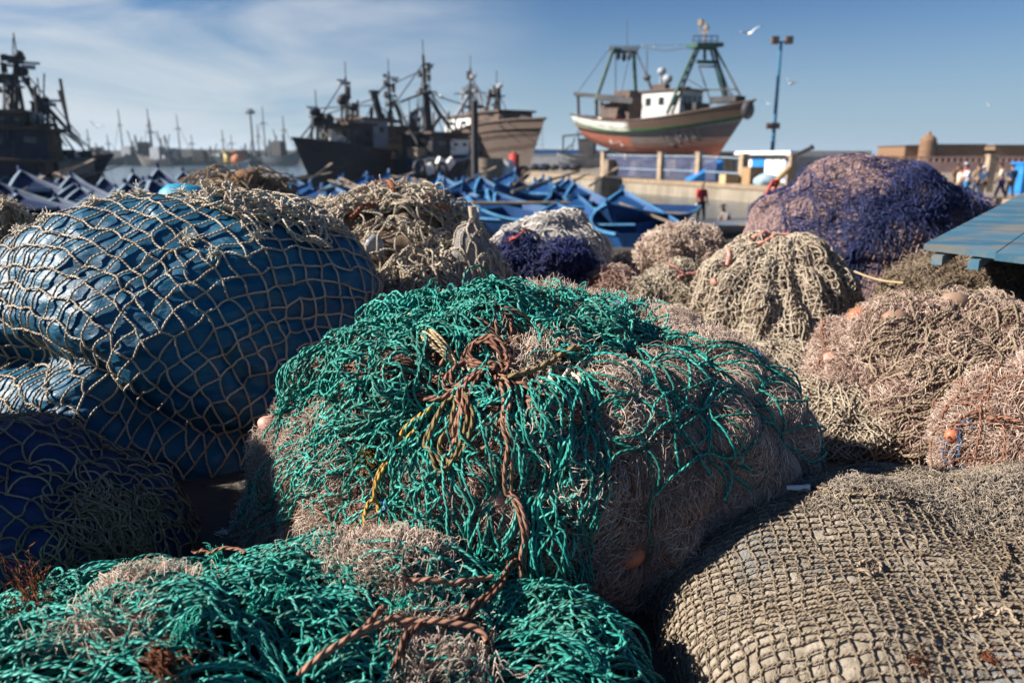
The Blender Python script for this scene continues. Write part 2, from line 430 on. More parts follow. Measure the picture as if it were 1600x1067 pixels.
# ------------------------------------------------------------------ heaped surfaces
class Dome:
    """a heap: rounded mound with lumps; (u,v) in the unit disc runs from the top to the ground"""
    def __init__(s, c, rx, ry, h, p=2.2, rot=0.0, lean=(0, 0), n=150, noise=((2.2, 0.07), (6, 0.022)), seed=0, z0=0.0, extra=None, ext=1.05):
        s.n, s.ext, s.L = n, ext, 1.0
        g = np.linspace(-ext, ext, n)
        U, V = np.meshgrid(g, g, indexing='ij')
        rho = np.sqrt(U**2 + V**2); th = np.arctan2(V, U)
        rm = (rx + ry) / 2
        ph = np.linspace(0, math.pi / 2, 600)
        X = np.sin(ph) ** (2 / p) * rm; Z = np.cos(ph) ** (2 / p) * h
        cum = np.concatenate([[0], np.cumsum(np.hypot(np.diff(X), np.diff(Z)))])
        s.L = cum[-1]
        phi = np.interp(np.minimum(rho, 1) * cum[-1], cum, ph)
        hx = np.sin(phi) ** (2 / p); hz = np.maximum(np.cos(phi), 0) ** (2 / p)
        x = rx * hx * np.cos(th); y = ry * hx * np.sin(th); z = h * hz - np.maximum(rho - 1, 0) * s.L * 1.5
        ca, sa = math.cos(rot), math.sin(rot)
        k = np.clip(z / h, 0, 1)
        P = np.stack([c[0] + x * ca - y * sa + lean[0] * k, c[1] + x * sa + y * ca + lean[1] * k, z0 + z], -1)
        s.g, s.U, s.V, s.rho = g, U, V, rho
        s.P = P; s.normals()
        d = 0
        for i, (f, a) in enumerate(noise): d = d + a * 1.6 * pn(P * f + 31.7, seed * 17 + i)
        s.P = s.P + s.N * np.asarray(d)[..., None] * 1.0
        s.normals()
        if extra is not None:
            s.P = s.P + s.N * extra(s)[..., None]
            s.normals()
    def normals(s):
        N = np.cross(np.gradient(s.P, axis=0), np.gradient(s.P, axis=1))
        s.N = N / np.maximum(np.linalg.norm(N, axis=2, keepdims=True), 1e-9)
    def at(s, u, v, h=0.0):
        u = np.asarray(u, float); v = np.asarray(v, float)
        rr = np.sqrt(u * u + v * v); k = np.where(rr > 1.02, 1.02 / np.maximum(rr, 1e-6), 1.0)
        u, v = u * k, v * k
        fu = np.clip((u + s.ext) / (2 * s.ext) * (s.n - 1), 0, s.n - 1.001); fv = np.clip((v + s.ext) / (2 * s.ext) * (s.n - 1), 0, s.n - 1.001)
        i, j = fu.astype(int), fv.astype(int); a, b = (fu - i)[..., None], (fv - j)[..., None]
        def bl(G): return (G[i, j] * (1 - a) + G[i + 1, j] * a) * (1 - b) + (G[i, j + 1] * (1 - a) + G[i + 1, j + 1] * a) * b
        return bl(s.P) + bl(s.N) * np.asarray(h, float)[..., None]
    def uv(s, px, py):
        """surface coordinates of the point that stands behind a photo pixel"""
        if not hasattr(s, '_pp'):
            x, y, z = s.P[..., 0], s.P[..., 1], s.P[..., 2] - CAMZ
            yy = y * math.cos(TILT) - z * math.sin(TILT); zz = y * math.sin(TILT) + z * math.cos(TILT)
            view = np.stack([-x, -y, -z], -1)
            front = (s.N * view).sum(-1) > 0
            s._pp = (800 + FPX * x / yy, 533.5 - FPX * zz / yy, np.where(front & (s.rho <= 1.03), 0, 1e6))
        d = (s._pp[0] - px) ** 2 + (s._pp[1] - py) ** 2 + s._pp[2]
        k = np.unravel_index(np.argmin(d), d.shape)
        return np.array([s.U[k], s.V[k]])
    def mesh(s, name, mat, parent):
        g = Geo(); g.grid(s.P, np.stack([s.U, s.V], -1), mask=s.rho < s.ext - 0.03)
        return g.wb(name, mat, parent)

def spline(pts, n):
    """Catmull-Rom through 2-D or 3-D points"""
    P = np.asarray([tuple(p) for p in pts], float)
    Q = np.vstack([2 * P[0] - P[1], P, 2 * P[-1] - P[-2]])
    m = len(P) - 1
    t = np.linspace(0, m - 1e-6, n); i = t.astype(int); f = (t - i)[:, None]
    a, b, c, d = Q[i], Q[i + 1], Q[i + 2], Q[i + 3]
    return 0.5 * (2 * b + (c - a) * f + (2 * a - 5 * b + 4 * c - d) * f**2 + (3 * b - a - 3 * c + d) * f**3)

def rope_on(geo, S, pix, r, h=0.01, n=60, wob=0.004, strands=1, lift=None, sides=8, rnd=None):
    """a rope laid over a heap through photo pixels"""
    uv = np.array([S.uv(*p) for p in pix])
    for k in range(strands):
        c = spline(uv, n)
        c = c + (0.0 if strands == 1 else (k - (strands - 1) / 2) * 1.9 * r / S.L) * np.array([1.0, 0.35])
        t = np.linspace(0, 1, n)
        hh = h + wob * np.sin(t * 17 + k * 2 + len(pix)) + (0 if lift is None else np.interp(t, np.linspace(0, 1, len(lift)), lift))
        P = S.at(c[:, 0], c[:, 1], np.maximum(hh, r * 0.4))
        P = P + wob * np.stack([pn(np.c_[t * 9, t * 0 + k, t * 0], 5), pn(np.c_[t * 9, t * 0 + k, t * 0 + 9], 6), pn(np.c_[t * 9, t * 0 + k, t * 0 + 4], 7)], -1)
        geo.tubes(P[None], r, sides, np.array([random.random() if rnd is None else rnd]))

def walk(geo, S, uv0, head, K, step, curl=0.25, h=(0.004, 0.02), r=0.001, sides=3, wild=0.0, rnd=None, jit=0.25, bias=None, calm=1.0):
    """strands wandering over a heap"""
    N = len(uv0)
    P = np.zeros((N, K, 2)); P[:, 0] = uv0
    kap = RNG.normal(0, curl, N); a = np.asarray(head, float).copy()
    for k in range(1, K):
        kap = kap * 0.9 + RNG.normal(0, curl * 0.45, N)
        a = a + kap + RNG.normal(0, jit * 0.3, N)
        if bias is not None: a = a + 0.15 * np.sin(bias - a)
        P[:, k] = P[:, k - 1] + np.stack([np.cos(a), np.sin(a)], -1) * (step / S.L)
    t = np.linspace(0, 1, K)[None]
    f1, f2 = RNG.uniform(0.6, 2.5, (N, 1)) * calm, RNG.uniform(2.5, 6, (N, 1)) * calm; p1, p2 = RNG.uniform(0, 6.28, (2, N, 1))
    lev = RNG.random((N, 1)) ** 1.3
    hh = h[0] + (h[1] - h[0]) * np.clip(lev * 0.75 + 0.25 * np.sin(f1 * 6.28 * t + p1) * 0.7 + wild * np.sin(f2 * 6.28 * t + p2) * lev, 0, 2.5)
    Q = S.at(P[..., 0], P[..., 1], hh)
    geo.tubes(Q, r, sides, rnd, taper=False)
    return Q

def quad_uv(S, corners, ni, nj):
    c = [S.uv(*p) for p in corners]      # TL, TR, BR, BL
    a = np.linspace(0, 1, ni)[:, None, None]; b = np.linspace(0, 1, nj)[None, :, None]
    return (c[0] * (1 - a) + c[1] * a) * (1 - b) + (c[3] * (1 - a) + c[2] * a) * b

def net(geo, S, G, r, h=0.006, hvar=0.0, slack=0.0, jitter=0.0, warp=0.0, wf=3.0, seed=0, K=6, sides=6, knot=1.75, drop=0.0, diag=False, mask=None, hang=0.0, hseed=0, rnd=None):
    """meshes of a net: G (ni,nj,2) node grid in surface coordinates"""
    G = G.copy(); ni, nj = G.shape[:2]
    if diag:      # diamonds: every other row shifted
        sh = np.zeros_like(G); sh[:-1] = (G[1:] - G[:-1]) * 0.5; sh[-1] = sh[-2]
        G[:, 1::2] += sh[:, 1::2]
    Z = np.zeros((ni, nj))
    if warp:
        q = np.stack([G[..., 0] * wf, G[..., 1] * wf, Z + seed], -1)
        G = G + warp * 2 * np.stack([pn(q, seed), pn(q + 7.7, seed + 1)], -1)
    G = G + RNG.normal(0, 1, G.shape) * jitter
    H = h + hvar * np.clip(0.5 + 0.9 * pn(np.stack([G[..., 0] * wf * 2, G[..., 1] * wf * 2, Z], -1), seed + 5) + RNG.normal(0, 0.18, Z.shape), 0, 1.5)
    E = []
    I = np.arange(ni * nj).reshape(ni, nj)
    if diag:
        for j in range(nj - 1):
            E.append(np.c_[I[:, j], I[:, j + 1]])
            if j % 2 == 0: E.append(np.c_[I[1:, j], I[:-1, j + 1]])
            else: E.append(np.c_[I[:-1, j], I[1:, j + 1]])
    else:
        E.append(np.c_[I[:-1].ravel(), I[1:].ravel()]); E.append(np.c_[I[:, :-1].ravel(), I[:, 1:].ravel()])
    E = np.vstack(E)
    F = G.reshape(-1, 2); Hf = H.ravel()
    ok = np.ones(len(E), bool)
    if drop: ok &= RNG.random(len(E)) > drop
    mk = (np.hypot(F[:, 0], F[:, 1]) < 1.0)
    if mask is not None: mk &= mask(F)
    ok &= mk[E[:, 0]] & mk[E[:, 1]]
    E = E[ok]
    A, B = F[E[:, 0]], F[E[:, 1]]
    d = B - A; L = np.linalg.norm(d, axis=1, keepdims=True)
    per = np.c_[-d[:, 1], d[:, 0]]
    sl = RNG.normal(0, 1, (len(E), 1)) * slack
    c1 = A + d * 0.33 + per * sl + RNG.normal(0, 0.25, (len(E), 2)) * L * slack
    c2 = A + d * 0.67 + per * sl * RNG.uniform(-0.6, 1.4, (len(E), 1)) + RNG.normal(0, 0.25, (len(E), 2)) * L * slack
    t = np.linspace(0, 1, K)[None, :, None]
    C = A[:, None] * (1 - t)**3 + 3 * c1[:, None] * t * (1 - t)**2 + 3 * c2[:, None] * t**2 * (1 - t) + B[:, None] * t**3
    ha, hb = Hf[E[:, 0]][:, None], Hf[E[:, 1]][:, None]
    tt = t[..., 0]
    up = np.abs(RNG.normal(0, 1, (len(E), 1))) * slack * L * S.L * 0.55
    hh = ha * (1 - tt) + hb * tt + up * np.sin(np.pi * tt)
    geo.tubes(S.at(C[..., 0], C[..., 1], hh), r, sides, rnd if rnd is None else np.full(len(E), rnd))
    if knot:
        used = np.unique(E)
        geo.blobs(S.at(F[used, 0], F[used, 1], Hf[used]), r * knot)
    return F

def tuft(geo, p, n, length, r, up=(0, 0, 1), spread=0.8, K=9, rnd=None, droop=0.5):
    p = np.array(tuple(p), float); up = np.array(up, float)
    D = up[None] + RNG.normal(0, spread, (n, 3)); D /= np.linalg.norm(D, axis=1, keepdims=True)
    Ln = length * RNG.uniform(0.4, 1.1, (n, 1))
    t = np.linspace(0, 1, K)[None, :, None]
    W = RNG.normal(0, 0.35, (n, 1, 3))
    P = p + RNG.normal(0, length * 0.12, (n, 1, 3)) + D[:, None] * Ln[:, None] * t + W * Ln[:, None] * t**2 - np.array([0, 0, droop]) * Ln[:, None] * t**2
    P = P + 0.12 * Ln[:, None] * np.sin(t * RNG.uniform(4, 12, (n, 1, 3)) + RNG.uniform(0, 6, (n, 1, 3))) * t
    geo.tubes(P, r, 3, rnd)

# ================================================================== SETTING
FAR = CAMZ - 2.0          # level of the far quay
WL = CAMZ - 3.2           # water level
WALL = [(-2.0, 118.0), (1.3, 103.0), (9.0, 74.6), (15.9, 57.6), (22.0, 41.0), (25.5, 29.0), (28.0, 17.0)]   # foot line of the quay wall
def gz(y):
    return np.interp(y, [-5, 8, 16, 62, 90], [0, 0, FAR, CAMZ - 4.3, CAMZ - 6.0])
m = MT("dirty_concrete", 0.9, 0.2)
c = m.ramp(m.noise(1.4, 7, 0.65), [(0.3, (0.035, 0.03, 0.026)), (0.55, (0.075, 0.066, 0.056)), (0.75, (0.12, 0.105, 0.09))])
c = m.mix(m.ramp(m.noise(30, 4), [(0.55, (0, 0, 0)), (0.7, (0.5, 0.5, 0.5))]), c, (0.05, 0.035, 0.025))
m.col(c); m.bump(m.noise(45, 6), 0.8, 0.02); M['ground'] = m.m
xs = np.linspace(-90, 34, 64); ys = np.concatenate([np.linspace(-4, 8, 13), np.linspace(9, 90, 60)])
X, Y = np.meshgrid(xs, ys, indexing='ij')
Z = gz(Y) + 0.012 * pn(np.stack([X * 1.3, Y * 1.3, X * 0], -1), 3)
g = Geo(); g.grid(np.stack([X, Y, Z], -1))
tag(g.build("ground", M['ground']), kind='structure')

m = MT("harbour_water", 0.12, 0.5)
m.col((0.055, 0.085, 0.11, 1)); m.bump(m.noise(0.9, 5, stretch=(1, 2.2, 1)), 0.7, 0.16)
g = Geo(); g.box((0, 1750, WL - 3.0), (9000, 3420, 6.0))
tag(g.build("water", m.m, smooth=False), kind='structure')

M['quaytop'] = plain_mat("quay_concrete", (0.18, 0.15, 0.115), (0.27, 0.225, 0.175), 0.8, 0.9, 0.2, 7, 0.02, 6)
m = MT("quay_stone", 0.9, 0.2)
c = m.ramp(m.noise(0.7, 8, 0.65, stretch=(1, 1, 0.35)), [(0.3, (0.15, 0.125, 0.095)), (0.5, (0.24, 0.205, 0.16)), (0.75, (0.32, 0.28, 0.22))])
c = m.mix(m.ramp(m.noise(2.5, 5, 0.7, stretch=(1, 1, 0.15)), [(0.58, (0, 0, 0)), (0.75, (0.7, 0.7, 0.7))]), c, (0.10, 0.085, 0.065))
tcn = m.n("ShaderNodeTexCoord"); sp = m.n("ShaderNodeSeparateXYZ"); m.ln(tcn.outputs['Object'], sp.inputs[0])
j = m.math('ADD', m.math('LESS_THAN', m.math('FRACT', m.math('MULTIPLY', sp.outputs[1], 1 / 2.6)), 0.03), m.math('LESS_THAN', m.math('FRACT', m.math('MULTIPLY', sp.outputs[2], 1 / 0.95)), 0.03))
c = m.mix(m.math('MULTIPLY', j, 0.5), c, (0.12, 0.10, 0.08))
m.col(c); m.bump(m.noise(5, 5), 0.6, 0.03); M['quaywall'] = m.m
# plateau
pts = [(x, y) for x, y in WALL] + [(60, 12), (420, 12), (420, 330), (-2, 330)]
g = Geo(); g.polys([(x, y, FAR) for x, y in pts][::-1], [tuple(range(len(pts)))])
tag(g.build("quay_pavement", M['quaytop'], smooth=False), kind='structure')
# the wall below it, with a coping and a foot ledge
rw = empty("quay_wall", (WALL[3][0], WALL[3][1], FAR), 0, "long stained stone quay wall with an ochre coping behind the blue boats", "wall")
g = Geo(); gc = Geo(); gl = Geo()
def strip(geo, off, z0, z1, thick):
    W = np.array(WALL); d = np.gradient(W, axis=0); d /= np.linalg.norm(d, axis=1, keepdims=True)
    nrm = np.c_[d[:, 1], -d[:, 0]]                # towards the water
    nrm = np.where((nrm[:, :1] > 0), -nrm, nrm)
    a = W + nrm * off; b = W + nrm * (off - thick)
    for i in range(len(W) - 1):
        V = [(*a[i], z0), (*a[i+1], z0), (*b[i+1], z0), (*b[i], z0), (*a[i], z1), (*a[i+1], z1), (*b[i+1], z1), (*b[i], z1)]
        geo.add(V, [(0,3,2,1),(4,5,6,7),(0,1,5,4),(1,2,6,5),(2,3,7,6),(3,0,4,7)])
strip(g, 0.0, FAR - 5.0, FAR - 0.28, 1.2); strip(gc, 0.10, FAR - 0.28, FAR + 0.05, 1.0); strip(gl, 1.3, FAR - 5.0, FAR - 2.6, 1.28)
g.wb("wall_face", M['quaywall'], rw, smooth=False)
gc.wb("coping", plain_mat("ochre_coping", (0.19, 0.14, 0.095), (0.28, 0.21, 0.145), 1.5, 0.9), rw, smooth=False)
gl.wb("foot_ledge", M['quaywall'], rw, smooth=False)

# ------------------------------------------------------------------ paints
def weather(name, c1, c2, rough=0.55, wear=(0.16, 0.13, 0.10), amt=0.6, sc=2.0):
    m = MT(name, rough, 0.3)
    c = m.ramp(m.noise(sc, 6, 0.6), [(0.35, c1), (0.68, c2)])
    c = m.mix(m.math('MULTIPLY', m.ramp(m.noise(sc * 2.7, 7, 0.7, stretch=(1, 1, 0.4)), [(0.52, (0, 0, 0)), (0.70, (1, 1, 1))]), amt), c, wear)
    m.col(c)
    return m.m
M['hull_blue'] = weather("blue_paint", (0.003, 0.032, 0.12), (0.006, 0.058, 0.185), 0.6, (0.03, 0.06, 0.12), 0.5)
M['hull_blue2'] = weather("deep_blue_paint", (0.003, 0.017, 0.065), (0.005, 0.03, 0.105), 0.7, (0.02, 0.03, 0.06), 0.5)
M['rim_blue'] = weather("light_blue_paint", (0.03, 0.15, 0.31), (0.08, 0.24, 0.42), 0.5, (0.25, 0.35, 0.42), 0.5)
M['rim_white'] = weather("white_blue_paint", (0.15, 0.22, 0.30), (0.28, 0.35, 0.42), 0.5, (0.2, 0.2, 0.2), 0.5)
M['wood'] = weather("grey_wood", (0.16, 0.12, 0.085), (0.28, 0.22, 0.16), 0.8)
M['white'] = weather("white_paint", (0.62, 0.62, 0.60), (0.75, 0.75, 0.73), 0.5, (0.30, 0.22, 0.16), 0.5, 1.0)
M['greypaint'] = weather("grey_paint", (0.20, 0.22, 0.25), (0.32, 0.34, 0.37), 0.5, (0.14, 0.10, 0.08), 0.5, 1.0)
M['dark'] = weather("dark_paint", (0.02, 0.022, 0.028), (0.05, 0.05, 0.055), 0.6, (0.10, 0.055, 0.035), 0.6, 1.0)
M['navyhull'] = weather("dark_blue_hull", (0.010, 0.016, 0.034), (0.022, 0.035, 0.065), 0.6, (0.08, 0.05, 0.04), 0.6, 0.8)
M['brownhull'] = weather("brown_hull", (0.07, 0.045, 0.036), (0.13, 0.085, 0.065), 0.7, (0.03, 0.025, 0.025), 0.6, 0.8)
M['greensteel'] = weather("green_steel", (0.015, 0.06, 0.045), (0.03, 0.095, 0.072), 0.6, (0.13, 0.10, 0.07), 0.6, 1.2)
mch = MT("working_hull", 0.65, 0.3)
cch = mch.ramp(mch.noise(0.9, 7, 0.68, stretch=(0.6, 0.6, 1.8)), [(0.32, (0.016, 0.02, 0.035)), (0.45, (0.045, 0.035, 0.03)), (0.55, (0.025, 0.03, 0.045)), (0.66, (0.11, 0.055, 0.035)), (0.78, (0.16, 0.14, 0.125))])
mch.col(cch); M['working_hull'] = mch.m
M['cabin_white'] = weather("cabin_white", (0.40, 0.40, 0.385), (0.54, 0.54, 0.52), 0.6, (0.22, 0.13, 0.08), 0.7, 0.9)
M['glassdark'] = plain_mat("dark_glass", (0.015, 0.02, 0.025), None, rough=0.1, spec=0.5)
M['redpaint'] = weather("red_paint", (0.32, 0.03, 0.025), (0.45, 0.06, 0.05), 0.5)
M['wire'] = plain_mat("rigging_wire", (0.05, 0.05, 0.055))
M['bluemetal'] = weather("blue_pole_paint", (0.015, 0.11, 0.22), (0.03, 0.16, 0.29), 0.5, (0.2, 0.13, 0.09), 0.3, 1.0)

# ------------------------------------------------------------------ hulls
def hull_shell(L, B, sheer, keel, bow_rake, stern_w=0.75, ns=26, nt=9, full=0.5, stern_rake=0.0, bowpow=2.2, inset=0.0):
    """grid (side, station, girth); x from the stern (0) to the bow (L)"""
    s = np.linspace(0, 1, ns)[:, None]; t = np.linspace(0, 1, nt)[None]
    b = B / 2 * np.where(s < 0.45, stern_w + (1 - stern_w) * np.sin(np.pi / 2 * s / 0.45), np.maximum(1 - ((s - 0.45) / 0.55) ** bowpow, 0.0))
    k = np.interp(s, np.linspace(0, 1, len(keel)), keel); z1 = np.interp(s, np.linspace(0, 1, len(sheer)), sheer)
    e = full * (1 + 1.1 * s ** 3)                      # flare at the bow
    y = (b - inset) * t ** e; y = np.maximum(y, 0.0 if inset == 0 else 0)
    z = k + (z1 - k) * t + inset
    x = L * s + bow_rake * (t - 0.5) * s ** 5 - stern_rake * t * (1 - s) ** 3 + 0 * t
    out = []
    for sg in (-1, 1): out.append(np.stack([x, sg * y, z], -1))
    return out, s + 0 * t, t + 0 * s
def smooth_curve(v, n=9):
    x = np.linspace(0, 1, n); p = np.polyfit(np.linspace(0, 1, len(v)), v, min(3, len(v) - 1)); return list(np.polyval(p, x))

def add_hull(root, name, mat, L, B, sheer, keel, rake, deck_drop=0.9, deck_mat=None, rim=None, rim_r=0.08, **kw):
    sides, S, T = hull_shell(L, B, sheer, keel, rake, **kw)
    g = Geo()
    bands, alongs = [], []
    for q, P in enumerate(sides):
        g.grid(P, np.stack([S, T], -1), flip=(q == 1))
    st = [tuple(p) for p in sides[0][0]] + [tuple(p) for p in sides[1][0][::-1]]     # transom
    g.polys(st, [tuple(range(len(st)))])
    bands = list(T.ravel()) * 2 + list(T[0]) + list(T[0][::-1]); alongs = list(S.ravel()) * 2 + [0.0] * len(st)
    h = g.build(name, mat, root, attrs={"band": bands, "along": alongs})
    # deck
    if deck_mat:
        g = Geo(); a, b = sides[0][:, -1].copy(), sides[1][:, -1].copy()
        a[:, 2] -= deck_drop; b[:, 2] -= deck_drop; a[:, 1] *= 0.97; b[:, 1] *= 0.97
        g.grid(np.stack([a, b], 1)); g.build("deck", deck_mat, root, False)
    if rim:
        g = Geo()
        loop = np.concatenate([sides[0][:, -1], sides[1][::-1, -1]])
        q = spline(loop, 120); q[:, 2] += rim_r * 0.4
        g.tubes(q[None], rim_r, 6); g.build("gunwale", rim, root)
    return sides

# ------------------------------------------------------------------ the blue rowing boats
def rowing_boat(hullm, rimm, label, group):
    root = empty("rowing_boat", (0, 0, 0), 0, label, "boat", group)
    L, B = 5.6, 1.95
    xx = np.linspace(0, 1, 30); sheer = list(0.86 + 0.14 * (1 - xx) ** 3 + 0.80 * xx ** 4.5); keel = smooth_curve([0.10, 0.0, 0.0, 0.04, 0.42])
    sides, S, T = hull_shell(L, B, sheer, keel, 0.7, 0.72, 22, 7, 0.42, bowpow=3.0)
    g = Geo()
    for q, P in enumerate(sides): g.grid(P, flip=(q == 1))
    st = [tuple(p) for p in sides[0][0]] + [tuple(p) for p in sides[1][0][::-1]]
    g.polys(st, [tuple(range(len(st)))])
    g.build("hull", hullm, root)
    ins, _, _ = hull_shell(L - 0.16, B, sheer, keel, 0.66, 0.72, 22, 7, 0.42, bowpow=3.0, inset=0.05)
    g = Geo()
    for q, P in enumerate(ins):
        P = P.copy(); P[..., 0] += 0.06; P[..., 1] = np.where(np.abs(P[..., 1]) < 0, 0, P[..., 1]); P[..., 2] -= 0.045; P[:, 0, 2] += 0.16
        g.grid(P, flip=(q == 0))
    st = [tuple(p) for p in g.v[0].reshape(22, 7, 3)[0]] + [tuple(p) for p in g.v[1].reshape(22, 7, 3)[0][::-1]]
    g.polys(st, [tuple(range(len(st)))])
    g.build("lining", hullm, root)
    g = Geo()      # broad gunwale board
    for q in range(2):
        o = sides[q][:, -1]; i_ = o.copy(); i_[:, 1] *= 0.97; i_[:, 0] -= 0.05 * np.linspace(0, 1, 22) ** 4 * 3
        lo = o.copy(); lo[:, 2] -= 0.045; lo[:, 1] += np.sign(o[:, 1]) * 0.03; o2 = o.copy(); o2[:, 1] += np.sign(o[:, 1]) * 0.03; o2[:, 2] += 0.02; i2 = i_.copy(); i2[:, 2] += 0.02; il = i_.copy(); il[:, 2] -= 0.03
        g.grid(np.stack([lo, o2, i2, il], 1), flip=(q == 0))
    g.build("gunwale", rimm, root, False)
    g = Geo(); g.beam((L - 0.33, 0, keel[-1] + 0.05), (L + 0.37, 0, sheer[-1] + 0.12), 0.09, 0.14); g.build("stem_post", hullm, root, False)
    g = Geo(); k = 18; x = sides[0][k, -1, 0]; yb = abs(sides[0][k, -1, 1]) * 0.92; g.polys([(x, -yb, sides[0][k, -1, 2] - 0.05), (x, yb, sides[0][k, -1, 2] - 0.05), (L + 0.05, 0.03, sheer[-1] - 0.16), (L + 0.05, -0.03, sheer[-1] - 0.16)], [(0, 1, 2, 3)]); g.box((x, 0, sides[0][k, -1, 2] - 0.07), (0.05, 2 * yb, 0.09), mi=1); g.build("foredeck", [hullm, rimm], root, False)
    for x in (1.0, 2.4, 3.7):
        k = int(x / L * 21); g = Geo(); g.box((x, 0, sides[0][k, -1, 2] - 0.24), (0.26, 2 * abs(sides[0][k, -1, 1]) * 0.83, 0.05)); g.build("thwart", M['wood'], root, False)
    return root
boatA = rowing_boat(M['hull_blue'], M['rim_blue'], "x", "blue boats hauled out beyond the nets")
boatB = rowing_boat(M['hull_blue2'], M['rim_white'], "x", "blue boats hauled out beyond the nets")
LB_L = "farther dark blue boat with pale gunwale in the crowded rows below the far breakwater"
LB_C = "small bright blue boat with light blue gunwale in the crowded rows before the moored trawlers"
used = {'A': False, 'B': False}
def put_boat(kind, px, py, Y, head, label, sc=1.0, pitch=0.0):
    """bow tip stands behind the photo pixel"""
    proto = boatA if kind == 'A' else boatB
    o = proto if not used[kind] else copy_tree(proto)
    used[kind] = True
    tip = at(px, py, Y)
    a = math.atan2(tip.y, tip.x) + R(head)
    gx = float(gz(Y))
    s = sc * max(0.4, min(1.5, (tip.z - gx) / 1.80))
    o.scale = (sc, sc, s)
    o.rotation_euler = (0, R(pitch), a)
    o.location = (tip.x - 6.05 * sc * math.cos(a), tip.y - 6.05 * sc * math.sin(a), tip.z - 1.80 * s)
    o["label"] = label
for kind, px, py, Y, hd, lab, sc in [
    ('B', 28, 258, 21, 14, "pale rimmed dark blue boat peaking highest at the left edge below the dark trawler", 1.05),
    ('B', -10, 276, 16, 16, "large dark blue boat cut by the left edge above the grey net heap", 1.1),
    ('B', 108, 268, 24, 10, LB_L, 1.0), ('B', 85, 302, 15, 6, "nearest dark blue boat with a pale peaked rim just above the tarpaulin crest", 0.9),
    ('B', 122, 288, 18, 8, "dark blue boat with peaked pale rim just behind the nearest one above the tarpaulin", 0.85),
    ('B', 205, 264, 27, 14, LB_L, 1.0), ('B', 245, 256, 27, 8, LB_L, 1.05), ('B', 285, 262, 30, 4, LB_L, 1.0), ('B', 178, 288, 19, 16, LB_L, 0.85),
    ('B', 60, 282, 26, 20, LB_L, 1.0), ('B', 160, 272, 31, 10, LB_L, 1.0), ('B', 225, 284, 24, 0, LB_L, 0.9), ('B', 330, 268, 34, 10, LB_L, 1.0),
    ('A', 487, 280, 24, -30, LB_C, 0.9), ('A', 505, 286, 20, -25, LB_C, 0.85), ('A', 455, 272, 30, 15, LB_C, 1.0), ('A', 575, 268, 30, -25, LB_C, 1.0), ('A', 610, 264, 33, -35, LB_C, 1.0), ('A', 640, 272, 30, -30, LB_C, 1.0),
    ('A', 687, 268, 26, 18, "bright blue boat with its bow pointing up left beside the cream net heap", 1.05),
    ('A', 748, 270, 28, 20, "bright blue boat with light blue rim under the thick dark mooring mast", 1.0),
    ('A', 808, 262, 33, -40, LB_C, 1.0), ('A', 835, 278, 25, 12, LB_C, 0.9), ('A', 850, 272, 30, -15, LB_C, 0.9), ('A', 882, 276, 30, -35, LB_C, 1.0), ('A', 896, 280, 27, 15, LB_C, 0.95),
    ('A', 905, 300, 20, -10, LB_C, 0.85), ('A', 722, 300, 18, 50, "light blue edged boat lying low just behind the knotted pale sack", 0.9), ('A', 800, 285, 24, -40, LB_C, 0.9),
    ('A', 972, 289, 17.5, 6, "bright blue boat peaking highest in front of the quay wall with a broad rim", 1.0),
    ('A', 1046, 330, 24, -60, "low dark boat with a small light blue bow in front of the quay wall", 0.6),
    ('A', 770, 296, 21, 30, LB_C, 0.9), ('A', 660, 292, 20, 35, LB_C, 0.9), ('A', 870, 312, 17, 0, LB_C, 0.8), ('A', 530, 272, 32, 20, LB_C, 1.0), ('A', 420, 270, 34, 10, LB_C, 1.0),
    ('A', 948, 312, 14.5, 160, "bright blue boat with its stem facing the white and blue net heap from behind", 0.95), ('B', 140, 300, 14, 10, LB_L, 0.8), ('B', 20, 296, 13.5, 18, LB_L, 0.9)]:
    put_boat(kind, px, py, Y, hd, lab, sc * 0.9)
rb = random.Random(5)
for k in range(34):
    Y = 21 + k * 0.62 + rb.uniform(-1, 1); px = rb.uniform(400, 900 if Y > 25 else 880)
    put_boat('A', px, 245.3 + FPX * (rb.uniform(0.55, 0.85) + 0.012 * (Y - 20)) / Y, Y, rb.choice((rb.uniform(-40, 40), rb.uniform(140, 220))), LB_C, 0.82)
for k in range(16):
    Y = 17 + k * 1.1; px = rb.uniform(-20, 260)
    put_boat('B', px, 245.3 + FPX * rb.uniform(0.45, 0.75) / Y, Y, rb.uniform(-15, 25), LB_L, 0.85)
# grey boat in front of the wall
og = rowing_boat(M['greypaint'], M['rim_white'], "grey rowing boat lying in front of the quay wall beside the person in red", None)
og.location = (5.0, 21.5, float(gz(21.5)) + 0.02); og.rotation_euler = (0, 0, R(12)); og.scale = (0.9, 0.9, 0.42)

# clutter among the boats
Yk = 34; pA, pB = at(931, 277, Yk), at(969, 299, Yk); z0 = float(gz(Yk)); w_ = pB.x - pA.x
u, v = np.meshgrid(np.linspace(0, 1, 26), np.linspace(0, 1, 14), indexing='ij')
ang = 2 * np.pi * u; sq = np.clip(1.5 * np.cos(ang), -1, 1), np.clip(1.5 * np.sin(ang), -1, 1)
spread = 1.0 + 0.22 * v + 0.05 * np.sin(ang * 7) * v
g = Geo(); g.grid(np.stack([(pA.x + pB.x) / 2 + sq[0] * w_ * 0.46 * spread, Yk + sq[1] * 0.9 * spread, pA.z - (pA.z - z0) * v + 0.05 * np.sin(ang * 2)], -1)); g.polys([(a, b, c) for a, b, c in g.v[0].reshape(26, 14, 3)[:-1, 0]], [tuple(range(25))])
tag(g.build("covered_stack", plain_mat("dark_canvas", (0.03, 0.028, 0.026), (0.06, 0.055, 0.05), 2.0)), "black canvas covered stack standing against the quay wall behind the blue boats", "stack")
